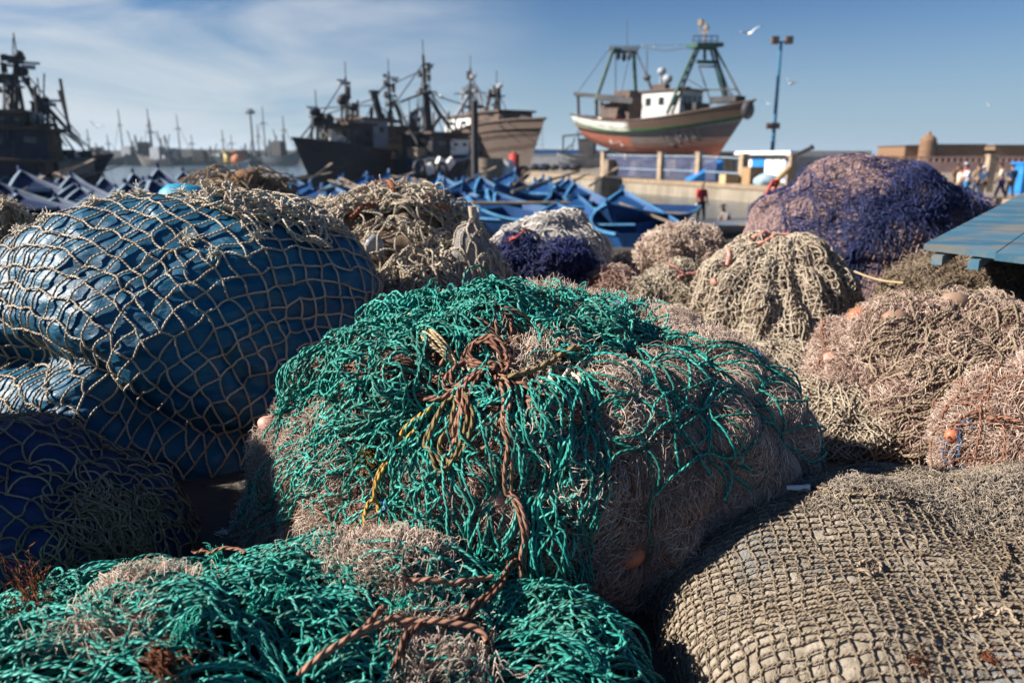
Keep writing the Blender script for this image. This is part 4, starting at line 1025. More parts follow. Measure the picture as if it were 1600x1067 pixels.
# small boats and gear at its foot
for k, (px, py, Y, mt, nm, lb) in enumerate([(762, 262, 46, M['wood'], "barrel", "open grey wooden barrel on deck below the pale hull"), (790, 262, 47, M['white'], "crate", "white crate beside the barrel below the pale hull"), (803, 250, 48, M['redpaint'], "fuel_can", "red can standing near the white crate below the pale hull"), (818, 262, 47, M['dark'], "tyre", "black tyre fender hanging near the ochre coping")]):
    p = at(px, py, Y); g = Geo(); z0 = float(gz(Y))
    if nm == "tyre":
        t = np.linspace(0, 2 * np.pi, 25); g.tubes(np.stack([p.x + 0.28 * np.cos(t), p.y + 0.1 * np.sin(t), p.z - 0.3 + 0.32 * np.sin(t)], -1)[None], 0.13, 8)
    elif nm == "barrel": g.bar((p.x, p.y, z0), (p.x, p.y, p.z + 0.55), 0.85, 16, 0.95); g.bar((p.x, p.y, p.z), (p.x, p.y, p.z + 0.12), 0.98, 16)
    else: g.box((p.x, p.y, (z0 + p.z + 0.35) / 2), (1.0 if nm == "crate" else 0.5, 0.6, p.z + 0.35 - z0), 0.3); g.box((p.x, p.y, p.z + 0.40), (0.8 if nm == "crate" else 0.2, 0.3, 0.12), 0.3)
    tag(g.build(nm, mt), lb, nm.replace("_", " "))
# left trawler, cut by the frame
s_, b_ = at(-70, 250, 33), at(140, 254, 36)
TE = trawler("dark trawler cut by the left edge, its long low bow running to the right", (s_.x, s_.y), (b_.x, b_.y), WL - 0.6, M['navyhull'], 4.4,
    [(-70, 246), (-10, 250), (60, 254), (120, 252), (163, 244)], smooth_curve([0.4, 0, 0, 0.1, 0.6]),
    [(-30, 66, 205, 250, 2.8, M['navyhull']), (-10, 34, 180, 206, 2.4, M['dark']), (60, 90, 208, 250, 2.4, M['brownhull'])],
    [(20, 215, 26, 86, 0.22, ((0.86, 1.2), (0.62, 0.7))), (62, 215, 63, 155, 0.12, ((0.9, 0.8),)), (8, 210, 6, 120, 0.10, ((0.9, 0.8),))],
    [("crosstree", M['dark'], [(8, 90, 0, 40, 92, 0, 0.10), (-5, 118, 0, 22, 118, 0, 0.06), (-5, 140, 0, 24, 150, 0, 0.06), (10, 205, -0.8, 22, 120, 0, 0.09), (42, 205, 0.8, 28, 130, 0, 0.09), (62, 195, 0, 90, 196, 0, 0.09), (30, 170, 0, 62, 190, 0, 0.06)]),
     ("lamp_ball", M['dark'], [(36, 112, 0, 0, 0, 0, 1.12)]), ("lamp_ball", M['dark'], [(62, 166, 0, 0, 0, 0, 1.15)]), ("lamp_ball", M['dark'], [(63, 175, 0, 0, 0, 0, 1.12)]), ("lamp_ball", M['dark'], [(30, 86, 0, 0, 0, 0, 1.09)]),
     ("whip_aerial", M['wire'], [(68, 155, 0, 69, 115, 0, 0.035), (20, 86, 0, 20, 60, 0, 0.025)]),
     ("stay", M['wire'], [(28, 115, 0, 130, 228, 0, 0.045), (34, 125, 0, 145, 250, 0, 0.04), (70, 170, 0, 160, 248, 0, 0.035), (90, 200, 0, 120, 222, 0, 0.05)])], rimm=M['brownhull'])
clutter(TE, "deck_gear", GEAR, 80, 140, 240, 252, 12, 5, (0.3, 0.7))
clutter(TE, "cabin_gear", [M['dark'], M['greypaint']], -10, 70, 175, 205, 10, 6, (0.3, 0.8))

washing(TE, (70, 100, 125), 250, 4)
rigging(TE, [(26, 86, 20, 215), (63, 155, 62, 215), (6, 120, 8, 210)], -10, 130, 205, 248, 14, 5)
# ------------------------------------------------------------------ far side of the harbour
M['jetty'] = plain_mat("far_jetty_stone", (0.10, 0.10, 0.095), (0.16, 0.155, 0.145), 0.05, 0.95)
g = Geo()
V = np.array([(-420, 330), (-150, 330), (-90, 330), (10, 340), (60, 345)], float)
for (x0, y0), (x1, y1) in zip(V[:-1], V[1:]):
    g.add([(x0, y0, WL - 1), (x1, y1, WL - 1), (x1, y1 + 30, WL - 1), (x0, y0 + 30, WL - 1), (x0, y0 + 3, CAMZ + 3.4), (x1, y1 + 3, CAMZ + 2.6), (x1, y1 + 27, CAMZ + 2.6), (x0, y0 + 27, CAMZ + 3.4)], [(0,3,2,1),(4,5,6,7),(0,1,5,4),(1,2,6,5),(2,3,7,6),(3,0,4,7)])
tag(g.build("breakwater", M['jetty'], smooth=False), kind='structure')
farspec = [(165, 300, 12, 0), (200, 305, 22, 1), (232, 300, 18, 0), (245, 270, 20, 1), (275, 305, 20, 1), (310, 302, 12, 0), (345, 302, 14, 1), (372, 298, 12, 0), (400, 300, 16, 1), (424, 290, 22, 1), (440, 280, 18, 0), (148, 290, 14, 0)]
MF = [weather("far_hull_blue", (0.05, 0.07, 0.09), (0.09, 0.11, 0.13)), weather("far_hull_grey", (0.10, 0.10, 0.10), (0.16, 0.15, 0.145))]
def far_boat(mast, two):
    r_ = empty("trawler", (0, 0, 0), 0, "x", "trawler", "trawlers along the far breakwater")
    add_hull(r_, "hull", MF[two], 17, 5, smooth_curve([3.4, 2.6, 2.6, 3.2, 4.8]), smooth_curve([0.5, 0, 0, 0.1, 0.8]), 2.5, ns=12, nt=5)
    g = Geo(); g.box((7, 0, 4.6), (4.5, 3.2, 3.6)); g.box((7, 0, 6.6), (3.6, 2.6, 0.3)); g.box((3, 0, 3.3), (2, 2.4, 1.4)); g.build("cabin", M['greypaint'] if two else M['dark'], r_, False)
    g = Geo(); g.bar((10, 0, 2.6), (10, 0, mast), 0.32, 6, 0.15); g.bar((8.6, 0, mast * .72), (11.4, 0, mast * .72), 0.16); g.bar((10, 0, mast * .8), (15, 0, 4.2), 0.08)
    g.bar((4, 0, 3), (6.5, 0, mast * .62), 0.2); g.bar((2, -1.5, 3), (3, 0, mast * .55), 0.2); g.bar((3, 0, mast * .55), (2, 1.5, 3), 0.2); g.build("mast", M['dark'], r_, False)
    return r_
fb = [far_boat(13, 0), far_boat(19, 1)]; fu = [False, False]
for k, (px, Y, mh, ty) in enumerate(farspec):
    o = fb[ty] if not fu[ty] else copy_tree(fb[ty]); fu[ty] = True
    p = at(px, 250, Y); a = random.uniform(-0.5, 0.5) + (math.pi if k % 2 else 0)
    o.location = (p.x - 8 * math.cos(a), Y - 8 * math.sin(a), WL - 0.5); o.rotation_euler = (0, 0, a); s_ = mh / (19 if ty else 13) * 1.0; o.scale = (1, 1, s_)
    o["label"] = "distant hazy trawler with a tall mast moored along the far breakwater" if ty else "distant dark low trawler with a short mast moored along the far breakwater"
# tall floodlight far away, and an orange container
g = Geo(); p = at(397, 250, 320); g.bar((p.x, 320, WL), (p.x, 320, at(397, 178, 320).z), 0.5, 8, 0.35); z_ = at(397, 176, 320).z; g.box((p.x, 320, z_), (3.4, 1.6, 1.2)); g.box((p.x, 320, z_ + 1.1), (2.2, 1.2, 0.5))
tag(g.build("floodlight_mast", M['dark']), "tall distant floodlight mast above the far breakwater", "light mast")
for (px, w, mt, lb) in ((358, 2.5, weather("far_yellow", (0.40, 0.28, 0.06), (0.5, 0.35, 0.1)), "distant yellow shed on the far quay"), (373, 4.5, weather("far_orange", (0.45, 0.13, 0.05), (0.5, 0.18, 0.08)), "distant orange shed on the far quay next to the yellow one")):
    p = at(px, 240, 290); g = Geo(); z1 = at(px, 238, 290).z; g.box((p.x, 290, (WL + z1) / 2), (w, 5, z1 - WL)); g.box((p.x, 290, z1 + 0.2), (w + 1, 6, 0.4)); tag(g.build("shed", mt), lb, "shed")
# small craft nearer, left of the dark trawlers
ob = rowing_boat(M['white'], M['greypaint'], "white launch floating in the bright water before the far breakwater", None)
p = at(330, 248, 150); ob.location = (p.x - 6, 150, WL - 0.2); ob.scale = (2.2, 1.8, 1.7); ob.rotation_euler = (0, 0, 0.2)
ob2 = rowing_boat(M['dark'], M['brownhull'], "low dark barge floating behind the flat topped brown coil stack", None)
p = at(425, 258, 80); ob2.location = (p.x - 4, 80, WL - 0.1); ob2.scale = (1.6, 1.6, 1.2); ob2.rotation_euler = (0, 0, 0.1)

# ------------------------------------------------------------------ on the quay: fence, sheds, boxes, lamp
rf = empty("quay_fence", (*WALL[2], FAR), 0, "fence of tan concrete posts and blue grey netting below the hauled out trawler", "fence")
W = np.array(WALL)
def on_wall(px, off=1.6):
    """point of the quay a little inland of the wall edge behind photo column px"""
    r = ray(px, 262); best = None
    for i in range(len(W) - 1):
        a, b = W[i], W[i + 1]; d = b - a; n = np.array([-d[1], d[0]]); n = n / np.linalg.norm(n)
        if n[0] < 0: n = -n
        a2 = a + n * off; den = r[0] * d[1] - r[1] * d[0]
        if abs(den) < 1e-9: continue
        k = (a2[0] * d[1] - a2[1] * d[0]) / den; q = np.array([r[0] * k, r[1] * k]); u = np.dot(q - a2, d) / np.dot(d, d)
        if -0.02 <= u <= 1.02 and k > 0: best = q
    return best
mpost = plain_mat("tan_post", (0.24, 0.18, 0.125), (0.34, 0.265, 0.19), 2, 0.9)
posts = [(945, 238), (1034, 239), (1093, 239), (1161, 242), (1236, 244)]
pp = []
for px, py in posts:
    q = on_wall(px); zt = at(px, py, q[1]).z; pp.append((q, zt))
    g = Geo(); w_ = 0.62 * q[1] / 70; g.box((q[0], q[1], (FAR + zt) / 2), (w_, w_, zt - FAR), 0.35); g.box((q[0], q[1], zt + 0.04), (w_ * 1.15, w_ * 1.15, 0.08), 0.35); g.wb("post", mpost, rf, smooth=False)
q = on_wall(945, 8.0); g = Geo(); q2 = on_wall(979, 7.0); g.box((q2[0], q2[1], FAR + 1.15), (0.55, 0.55, 2.3), 0.35); g.wb("post", mpost, rf, smooth=False)
mm = MT("fence_netting", 0.8, 0.2); mm.col(mm.ramp(mm.noise(0.7, 4, stretch=(1, 1, 3)), [(0.4, (0.045, 0.055, 0.11)), (0.65, (0.085, 0.095, 0.155))]))
tr = mm.n("ShaderNodeBsdfTransparent"); mxs = mm.n("ShaderNodeMixShader"); mxs.inputs[0].default_value = 0.30
mm.ln(mm.b.outputs[0], mxs.inputs[1]); mm.ln(tr.outputs[0], mxs.inputs[2]); mm.ln(mxs.outputs[0], mm.t.nodes['Material Output'].inputs[0])
for i in range(3):
    (qa, za), (qb, zb) = pp[i], pp[i + 1]
    g = Geo(); n = 14; t = np.linspace(0.03, 0.97 if i < 2 else 0.40, n)[:, None]
    base = qa[None] * (1 - t) + qb[None] * t; zt = (za * (1 - t) + zb * t)[:, 0] - 0.25
    sag = 0.10 * np.sin(np.pi * t[:, 0])
    lo = np.c_[base, np.full(n, FAR + 0.10)]; hi = np.c_[base, zt - sag]
    hh = np.linspace(0, 1, 6)[None, :, None]; Pg = lo[:, None] * (1 - hh) + hi[:, None] * hh
    Pg[..., 1] += 0.08 * np.sin(hh[..., 0] * 4 + t * 20)
    g.grid(Pg); pnl = g.wb("netting_panel", mm.m, rf)
    for f in (0.45, 0.97):
        g = Geo(); za_, zb_ = FAR + (za - FAR) * f - 0.2, FAR + (zb - FAR) * f - 0.2
        g.beam((qa[0], qa[1] - 0.12, za_), (qb[0], qb[1] - 0.12, zb_), 0.04, 0.09); g.wb("rail", M['rim_white'], rf, smooth=False)
g = Geo(); q = on_wall(962, 4.0); g.box((q[0], q[1], FAR + 0.85), (1.8, 1.5, 1.7), 0.4); g.box((q[0], q[1], FAR + 1.75), (1.5, 1.2, 0.12), 0.4)
tag(g.build("crate_stack", M['brownhull']), "dark brown crate stack behind the leftmost fence post", "crates")
g = Geo(); q = on_wall(976, 3.5); g.bar((q[0], q[1], FAR), (q[0], q[1], FAR + 1.1), 0.4, 12); g.bar((q[0], q[1], FAR + 1.1), (q[0], q[1], FAR + 1.18), 0.44, 12)
tag(g.build("drum", M['rim_blue'], smooth=False), "light blue drum standing beside the dark brown crate stack", "drum")

# white and blue shed with flat roof, its long front turned to the left
mbl = weather("panel_blue", (0.01, 0.14, 0.42), (0.02, 0.19, 0.5), 0.5, (0.3, 0.35, 0.4), 0.2)
cN = at(1241, 262, 60); cF = at(1120, 262, 72)
dv_ = Vector((cN.x - cF.x, cN.y - cF.y, 0)); LS = dv_.length; aS = math.atan2(dv_.y, dv_.x)
rs = empty("shed", (cF.x, cF.y, FAR), aS, "white and blue panelled shed with a flat white roof right of the trawler bow", "shed")
HS = at(1241, 242, 60).z - FAR; DS = 6.5
g = Geo(); g.box((LS / 2, DS / 2, HS / 2), (LS, DS, HS)); g.build("wall", M['white'], rs, False)
g = Geo(); g.box((LS / 2, DS / 2 - 0.2, HS + 0.15), (LS + 0.5, DS + 0.9, 0.3)); g.build("roof", M['white'], rs, False)
g = Geo(); g.box((LS / 2, -0.08, HS - 0.10), (LS - 0.1, 0.14, 0.16)); g.build("gutter", M['greypaint'], rs, False)
g = Geo(); g.box((LS + 0.03, DS / 2, HS / 2 - 0.05), (0.05, DS - 0.1, HS - 0.2)); g.build("end_wall_painted_shade", M['greypaint'], rs, False)  # shade of the end wall put in as a grey sheet
for f0, f1 in ((0.06, 0.10), (0.36, 0.42), (0.50, 0.66), (0.90, 0.93)):
    g = Geo(); g.box((LS * (f0 + f1) / 2, -0.03, HS * 0.47), (LS * (f1 - f0), 0.05, HS * 0.80)); g.build("blue_panel", mbl, rs, False)
for k in range(10):
    g = Geo(); g.box((LS * (k + 0.5) / 10, -0.025, HS * 0.47), (0.05, 0.04, HS * 0.86)); g.build("batten", M['greypaint'], rs, False)
# blue canvas to the left of the shed
q = at(1110, 265, 62.5); g = Geo()
V = [(q.x - 1.7, 62, FAR + 0.1), (q.x + 0.9, 62, FAR + 0.1), (q.x + 0.9, 62, FAR + 1.75), (q.x - 0.2, 62.2, FAR + 1.35), (q.x - 1.7, 64.5, FAR + 0.1), (q.x + 0.9, 64.5, FAR + 0.1), (q.x + 0.9, 64.5, FAR + 1.75), (q.x - 0.2, 64.2, FAR + 1.35)]
g.add(V, [(0,1,2,3),(7,6,5,4),(0,4,5,1),(1,5,6,2),(2,6,7,3),(3,7,4,0)])
tag(g.build("tarpaulin", mbl, smooth=False), "bright blue tarpaulin draped beside the white shed under the trawler bow", "tarpaulin")
# grey long shed to the right of it
pa, pb = at(1244, 262, 70), at(1350, 262, 72)
r2 = empty("shed", ((pa.x + pb.x) / 2, 72, FAR), 0, "long low grey shed with one blue door behind the mauve net dome", "shed")
z2 = at(1300, 247, 70).z
g = Geo(); g.box(((pa.x + pb.x) / 2, 74, (FAR + z2) / 2), (pb.x - pa.x, 5, z2 - FAR)); g.wb("wall", M['greypaint'], r2, smooth=False)
g = Geo(); g.box(((pa.x + pb.x) / 2, 73.8, z2 + 0.12), (pb.x - pa.x + 0.5, 6, 0.2)); g.wb("roof", M['white'], r2, smooth=False)
for (a, b, mt, nm) in ((1267, 1283, mbl, "door"), (1284, 1300, M['white'], "panel"), (1308, 1320, mbl, "door")):
    xa, xb = at(a, 255, 71).x, at(b, 255, 71).x; g = Geo(); g.box(((xa + xb) / 2, 71.4, (FAR + z2) / 2), (xb - xa, 0.2, (z2 - FAR) * 0.85)); g.wb(nm, mt, r2, smooth=False)
# boxes on the edge
mcard = weather("cardboard", (0.26, 0.16, 0.085), (0.35, 0.225, 0.12), 0.9, (0.22, 0.13, 0.07), 0.3)
def carton(px0, px1, py0, py1, off, label, mt, rz=0.3, name="carton", cat="box", flaps=True):
    q = on_wall((px0 + px1) / 2, off); w = (px1 - px0) / FPX * q[1]; zt_ = at(px0, py0, q[1]).z; zb = FAR
    r_ = empty(name, (q[0], q[1], zb), rz, label, cat)
    g = Geo(); g.box((0, 0, (zt_ - zb) / 2), (w * 0.86, w * 0.7, zt_ - zb)); g.build("side", mt, r_, False)
    if flaps:
        g = Geo(); g.box((0, -w * 0.19, zt_ - zb + 0.02), (w * 0.84, w * 0.30, 0.025)); g.box((0, w * 0.19, zt_ - zb + 0.02), (w * 0.84, w * 0.30, 0.025)); g.build("flap", mt, r_, False)
        g = Geo(); g.box((0, 0, zt_ - zb + 0.045), (w * 0.86, w * 0.10, 0.012)); g.build("tape", M['wood'], r_, False)
carton(1127, 1154, 273, 288, 0.55, "small pale crate on the quay edge below the white shed", weather("pale_crate", (0.40, 0.28, 0.14), (0.52, 0.39, 0.22), 0.8), 0.25, "crate", "crate")
carton(1163, 1192, 262, 284, 1.0, "large tan cardboard box on the quay before the blue shed panel", mcard, 0.3)
q = on_wall(1200, 0.8); g = Geo(); g.ball((q[0], q[1], FAR + 0.3), (0.95, 0.6, 0.55), 14); g.v[0] += 0.10 * pn(g.v[0] * 2.4, 5)[:, None]
tag(g.build("bundle", weather("pale_blue_cloth", (0.28, 0.40, 0.50), (0.38, 0.50, 0.60), 0.8)), "pale blue wrapped bundle on the quay edge beside the cardboard box", "bundle")
q = on_wall(1226, 1.0); g = Geo(); g.bar((q[0] - 0.5, q[1], FAR + 0.35), (q[0] + 0.35, q[1], FAR + 1.3), 0.20, 14); g.bar((q[0] + 0.35, q[1], FAR + 1.3), (q[0] + 0.37, q[1], FAR + 1.33), 0.16, 14)
tag(g.build("rolled_mat", weather("ochre_roll", (0.28, 0.175, 0.075), (0.38, 0.25, 0.12), 0.9)), "ochre rolled mat leaning beside the pale blue bundle", "mat")
# leaning pipe on top
q = on_wall(1240, 1.8); g = Geo(); a_ = Vector((q[0] - 0.6, q[1], at(1232, 250, q[1]).z)); b_ = Vector((at(1268, 231, q[1]).x, q[1], at(1268, 231, q[1]).z)); g.bar(a_, b_, 0.11, 9, 0.14); g.bar(b_, b_ + Vector((0.10, 0, 0.07)), 0.19, 9)
g.bar(Vector((q[0], q[1], FAR)), Vector((q[0], q[1], at(1240, 246, q[1]).z)), 0.14, 8)
tag(g.build("derrick_arm", M['dark']), "dark derrick arm slanting up right from the rightmost fence post", "derrick")
# red hand cart beside the mauve dome
pr = at(1205, 296, 9.5); rc = empty("hand_cart", (pr.x, 9.5, float(gz(9.5))), 0, "red tubular hand cart leaning behind the left side of the mauve net dome", "cart")
fa_, fb_, fc_, fd_ = at(1190, 318, 9.5), at(1207, 284, 9.5), at(1217, 282, 9.5), at(1200, 318, 9.7)
for a, b in ((fa_, fb_), (fb_, fc_), (fc_, fd_), (Vector((fa_.x, 9.5, float(gz(9.5)) + 0.1)), fa_), (Vector((fd_.x, 9.7, float(gz(9.5)) + 0.1)), fd_)):
    g = Geo(); g.bar(a, b, 0.022, 8); g.wb("tube", M['redpaint'], rc)
for f in (0.3, 0.55, 0.8):
    g = Geo(); g.bar(fa_.lerp(fb_, f), fd_.lerp(fc_, f), 0.016, 8); g.wb("rung", M['redpaint'], rc)
g = Geo(); t = np.linspace(0, 2 * np.pi, 25); zc_ = float(gz(9.5)) + 0.17
g.tubes(np.stack([fa_.x + 0.05 + 0.15 * np.cos(t), 9.6 + 0 * t, zc_ + 0.15 * np.sin(t)], -1)[None], 0.03, 8); g.wb("wheel", M['dark'], rc)

# lamp post
pl = at(1206, 245, 70); zt = at(1221, 66, 70).z
rl = empty("lamp_post", (pl.x, 70, FAR), 0, "tall blue lamp post with floodlights standing right of the trawler", "lamp post")
g = Geo(); g.bar((pl.x, 70, FAR), (pl.x, 70, zt), 0.20, 12, 0.12); g.wb("pole", M['bluemetal'], rl)
g = Geo(); g.bar((pl.x, 70, FAR), (pl.x, 70, FAR + 0.5), 0.36, 12, 0.30); g.wb("base", M['bluemetal'], rl)
g = Geo(); zb = at(1209, 197, 70).z; g.bar((pl.x, 70, zb - 0.25), (pl.x, 70, zb + 0.25), 0.5, 14); g.box((pl.x - 0.55, 70, zb), (0.3, 0.4, 0.5)); g.wb("collar", M['brownhull'], rl)
g = Geo(); g.bar((pl.x - 0.75, 70, zt), (pl.x + 0.75, 70, zt), 0.07); g.wb("crossbar", M['bluemetal'], rl)
for dx in (-0.62, 0.62):
    g = Geo(); g.box((pl.x + dx, 69.85, zt + 0.12), (0.62, 0.45, 0.62)); g.box((pl.x + dx, 69.6, zt + 0.10), (0.5, 0.06, 0.5)); g.wb("floodlight", M['brownhull'], rl, smooth=False)

# small hauled boat and wall behind the trawler stern
TS = Ship("trawler", "small grey trawler half hidden behind the stern of the big hauled out one", (at(874, 240, 115).x, 115), (at(960, 240, 112).x, 112), FAR + 0.3)
add_hull(TS.root, "hull", M['greypaint'], TS.L, 3.4, smooth_curve([2.4, 1.8, 1.8, 2.2, 3.0]), smooth_curve([0.5, 0, 0, 0.1, 0.6]), 1.2, 0.5, M['wood'], M['dark'], 0.1, ns=14, nt=6)
TS.part("frame", M['dark'], [('bar', TS.P(880, 238), TS.P(880, 212), 0.13), ('bar', TS.P(880, 213), TS.P(912, 210), 0.13), ('bar', TS.P(905, 235), TS.P(903, 205), 0.11), ('bar', TS.P(893, 235), TS.P(898, 215), 0.1), ('bar', TS.P(882, 236), TS.P(893, 226), 0.12)])
TS.part("cabin", M['dark'], [('box', TS.P(918, 230), (2.2, 1.8, 2.2)), ('box', TS.P(918, 218), (2.5, 2.0, 0.2))])
g = Geo(); a_, b_ = at(815, 245, 128), at(905, 245, 128); zt = at(850, 236, 128).z
rwf = empty("boundary_wall", ((a_.x + b_.x) / 2, 128, FAR), 0, "white boundary wall with a blue top behind the ochre coping", "wall")
g.box(((a_.x + b_.x) / 2, 128, (FAR + zt - 0.45) / 2), (b_.x - a_.x + 6, 0.6, zt - FAR - 0.45)); g.wb("white_wall", M['white'], rwf, smooth=False)
g = Geo(); g.box(((a_.x + b_.x) / 2, 128, zt - 0.2), (b_.x - a_.x + 6, 0.7, 0.5)); g.wb("blue_band", mbl, rwf, smooth=False)
# lattice mast behind
p = at(842, 236, 170); rlm = empty("lattice_mast", (p.x, 170, FAR), 0, "thin distant lattice mast behind the white boundary wall", "mast")
z1 = at(840, 200, 170).z; g = Geo()
for sx in (-1, 1): g.bar((p.x + sx * 1.2, 170, FAR), (p.x + sx * 0.6, 170, z1), 0.09)
g.wb("leg", M['greypaint'], rlm)
for k in range(7): 
    g = Geo(); z_ = FAR + 1 + (z1 - FAR - 1) * k / 6; g.bar((p.x - 1.2 + .08 * k, 170, z_), (p.x + 1.2 - .08 * k, 170, z_), 0.07); g.wb("crosspiece", M['greypaint'], rlm)
# parked boats and gear silhouettes at the foot of that wall
for k, px in enumerate((835, 850, 866, 884, 898)):
    q = at(px, 258, 112); g = Geo(); r_ = random.uniform(0.7, 1.1)
    g.ball((q.x, 112, FAR + 0.5), (r_ * 1.1, 0.8, r_ * 0.55), 10); g.v[0] += 0.12 * pn(g.v[0] * 1.9, k)[:, None]
    tag(g.build("net_mound", M['navyhull'] if k % 2 else M['dark']), "dark net mound at the foot of the white boundary wall", "net heap", "mounds by the white boundary wall")

# ------------------------------------------------------------------ the fort
m = MT("fort_stone", 0.95, 0.1)
tcn = m.n("ShaderNodeTexCoord"); br = m.n("ShaderNodeTexBrick")
mpn = m.n("ShaderNodeMapping"); mpn.inputs['Rotation'].default_value = (R(90), 0, 0); m.ln(tcn.outputs['Object'], mpn.inputs['Vector']); m.ln(mpn.outputs['Vector'], br.inputs['Vector'])
br.inputs['Scale'].default_value = 1.0; br.inputs['Brick Width'].default_value = 1.3; br.inputs['Row Height'].default_value = 0.5; br.inputs['Mortar Size'].default_value = 0.05
br.inputs['Color1'].default_value = (0.24, 0.15, 0.09, 1); br.inputs['Color2'].default_value = (0.18, 0.11, 0.068, 1); br.inputs['Mortar'].default_value = (0.13, 0.08, 0.05, 1)
c = m.mix(m.math('MULTIPLY', m.noise(0.5, 5), 0.5), br.outputs['Color'], (0.17, 0.10, 0.065)); m.col(c); M['fort'] = m.m
YF = 122
def fort_block(x0, x1, ytop, ybot, depth=10, merl=False):
    a, b = at(x0, 250, YF), at(x1, 250, YF); zt_ = at(x0, ytop, YF).z; zb_ = at(x0, ybot, YF).z
    return ((a.x + b.x) / 2, YF + depth / 2, (zt_ + zb_) / 2), (b.x - a.x, depth, zt_ - zb_)
rF_ = empty("fort", (at(1500, 250, YF).x, YF, FAR), 0, "brown stone fort wall with blocky battlements and a small domed turret", "fort")
for (x0, x1, yt, yb, dp) in ((1412, 1446, 229, 252, 9), (1462, 1536, 227, 252, 9), (1552, 1720, 228, 252, 9)):
    c_, s_ = fort_block(x0, x1, yt, yb, dp); g = Geo(); g.box(c_, s_, 0.0); g.wb("battlement", M['fort'], rF_, smooth=False)
    g = Geo(); g.box((c_[0], c_[1], c_[2] + s_[2] / 2 + 0.08), (s_[0] + 0.3, s_[1] + 0.3, 0.16)); g.wb("capstone", M['brownhull'], rF_, smooth=False)
c_, s_ = fort_block(1380, 1740, 244, 285, 14); g = Geo(); g.box((c_[0], c_[1] + 2, c_[2]), s_); g.wb("rampart", M['fort'], rF_, smooth=False)
ct = at(1448, 240, YF - 1); zt = at(1448, 222, YF - 1).z
g = Geo(); g.bar((ct.x, YF - 1, at(1448, 256, YF).z), (ct.x, YF - 1, zt), 1.25, 18, 1.2); g.wb("turret", M['fort'], rF_)
g = Geo(); th = np.linspace(0, np.pi / 2, 8); prof = np.c_[1.25 * np.cos(th), zt + 1.1 * np.sin(th)]
ph = np.linspace(0, 2 * np.pi, 19); g.grid(np.stack([ct.x + prof[:, :1] * np.cos(ph), YF - 1 + prof[:, :1] * np.sin(ph), prof[:, 1:] + 0 * ph], -1)); g.bar((ct.x, YF - 1, zt + 1.0), (ct.x, YF - 1, at(1449, 205, YF).z), 0.45, 10, 0.08); g.wb("dome", M['fort'], rF_)
g = Geo(); g.box((ct.x + 0.55, YF - 2.12, at(1450, 228, YF).z), (0.55, 0.3, 1.0)); g.wb("window", M['glassdark'], rF_, smooth=False)
# low railing wall in front of the fort
a_, b_ = at(1340, 250, 95), at(1720, 250, 95); rr_ = empty("railing", ((a_.x + b_.x) / 2, 95, FAR), 0, "pinkish balustrade running in front of the fort wall", "railing")
zt = at(1450, 246, 95).z
g = Geo(); g.beam((a_.x, 95, zt), (b_.x, 95, zt), 0.25, 0.2); g.wb("top_rail", plain_mat("pink_plaster", (0.36, 0.22, 0.19), (0.45, 0.30, 0.26), 1), rr_, smooth=False)
mpk0 = bpy.data.materials["pink_plaster"]
g = Geo(); g.beam((a_.x, 95, FAR + 0.75), (b_.x, 95, FAR + 0.75), 0.3, 1.3); g.wb("base_wall", mpk0, rr_, smooth=False)
for k in range(40):
    x = a_.x + (b_.x - a_.x) * (k + 0.5) / 40; g = Geo(); g.bar((x, 95, FAR + 1.40), (x, 95, zt - 0.1), 0.14, 8); g.wb("baluster", mpk0, rr_)
# stone pillar among the people
p = at(1547, 262, 44); g = Geo(); zt = at(1547, 244, 44).z; g.box((p.x, 44, (FAR + zt) / 2), (0.42, 0.42, zt - FAR)); g.box((p.x, 44, zt + 0.05), (0.5, 0.5, 0.1))
tag(g.build("pillar", mpost, smooth=False), "tan stone pillar standing among the group of people", "pillar")
p = at(1592, 290, 42); g = Geo(); g.box((p.x + 0.6, 42, FAR + 0.8), (1.6, 1.0, 1.6)); g.box((p.x + 0.6, 42, FAR + 1.66), (1.75, 1.15, 0.12))
tag(g.build("kiosk", mbl, smooth=False), "blue stall box at the right edge beyond the planked table", "stall")

# ------------------------------------------------------------------ people
MS = {k: plain_mat("skin_" + k, c) for k, c in (("a", (0.30, 0.17, 0.11)), ("b", (0.22, 0.12, 0.08)))}
def cloth(name, c): return plain_mat(name, tuple(v * 0.8 for v in c), c, 8, 0.85, 0.1)
def skin_mesh(name, verts, edges, radii, mat, root, sub=1, rootv=0):
    me = bpy.data.meshes.new(name); me.from_pydata([tuple(v) for v in verts], edges, []); me.update()
    o = bpy.data.objects.new(name, me); COL.objects.link(o); o.parent = root
    sk = o.modifiers.new("skin", 'SKIN'); sk.use_smooth_shade = True
    if not me.skin_vertices: me.attributes  # layer is made with the modifier
    lay = me.skin_vertices[0].data if me.skin_vertices else None
    if lay is None:
        bpy.context.view_layer.objects.active = o
        bpy.ops.mesh.customdata_skin_add() if hasattr(bpy.ops.mesh, "customdata_skin_add") else None
        lay = me.skin_vertices[0].data
    for k, r in enumerate(radii):
        lay[k].radius = (r, r) if not isinstance(r, tuple) else r
        lay[k].use_root = (k == rootv)
    ss = o.modifiers.new("sub", 'SUBSURF'); ss.levels = sub; ss.render_levels = sub
    me.materials.append(mat)
    return o
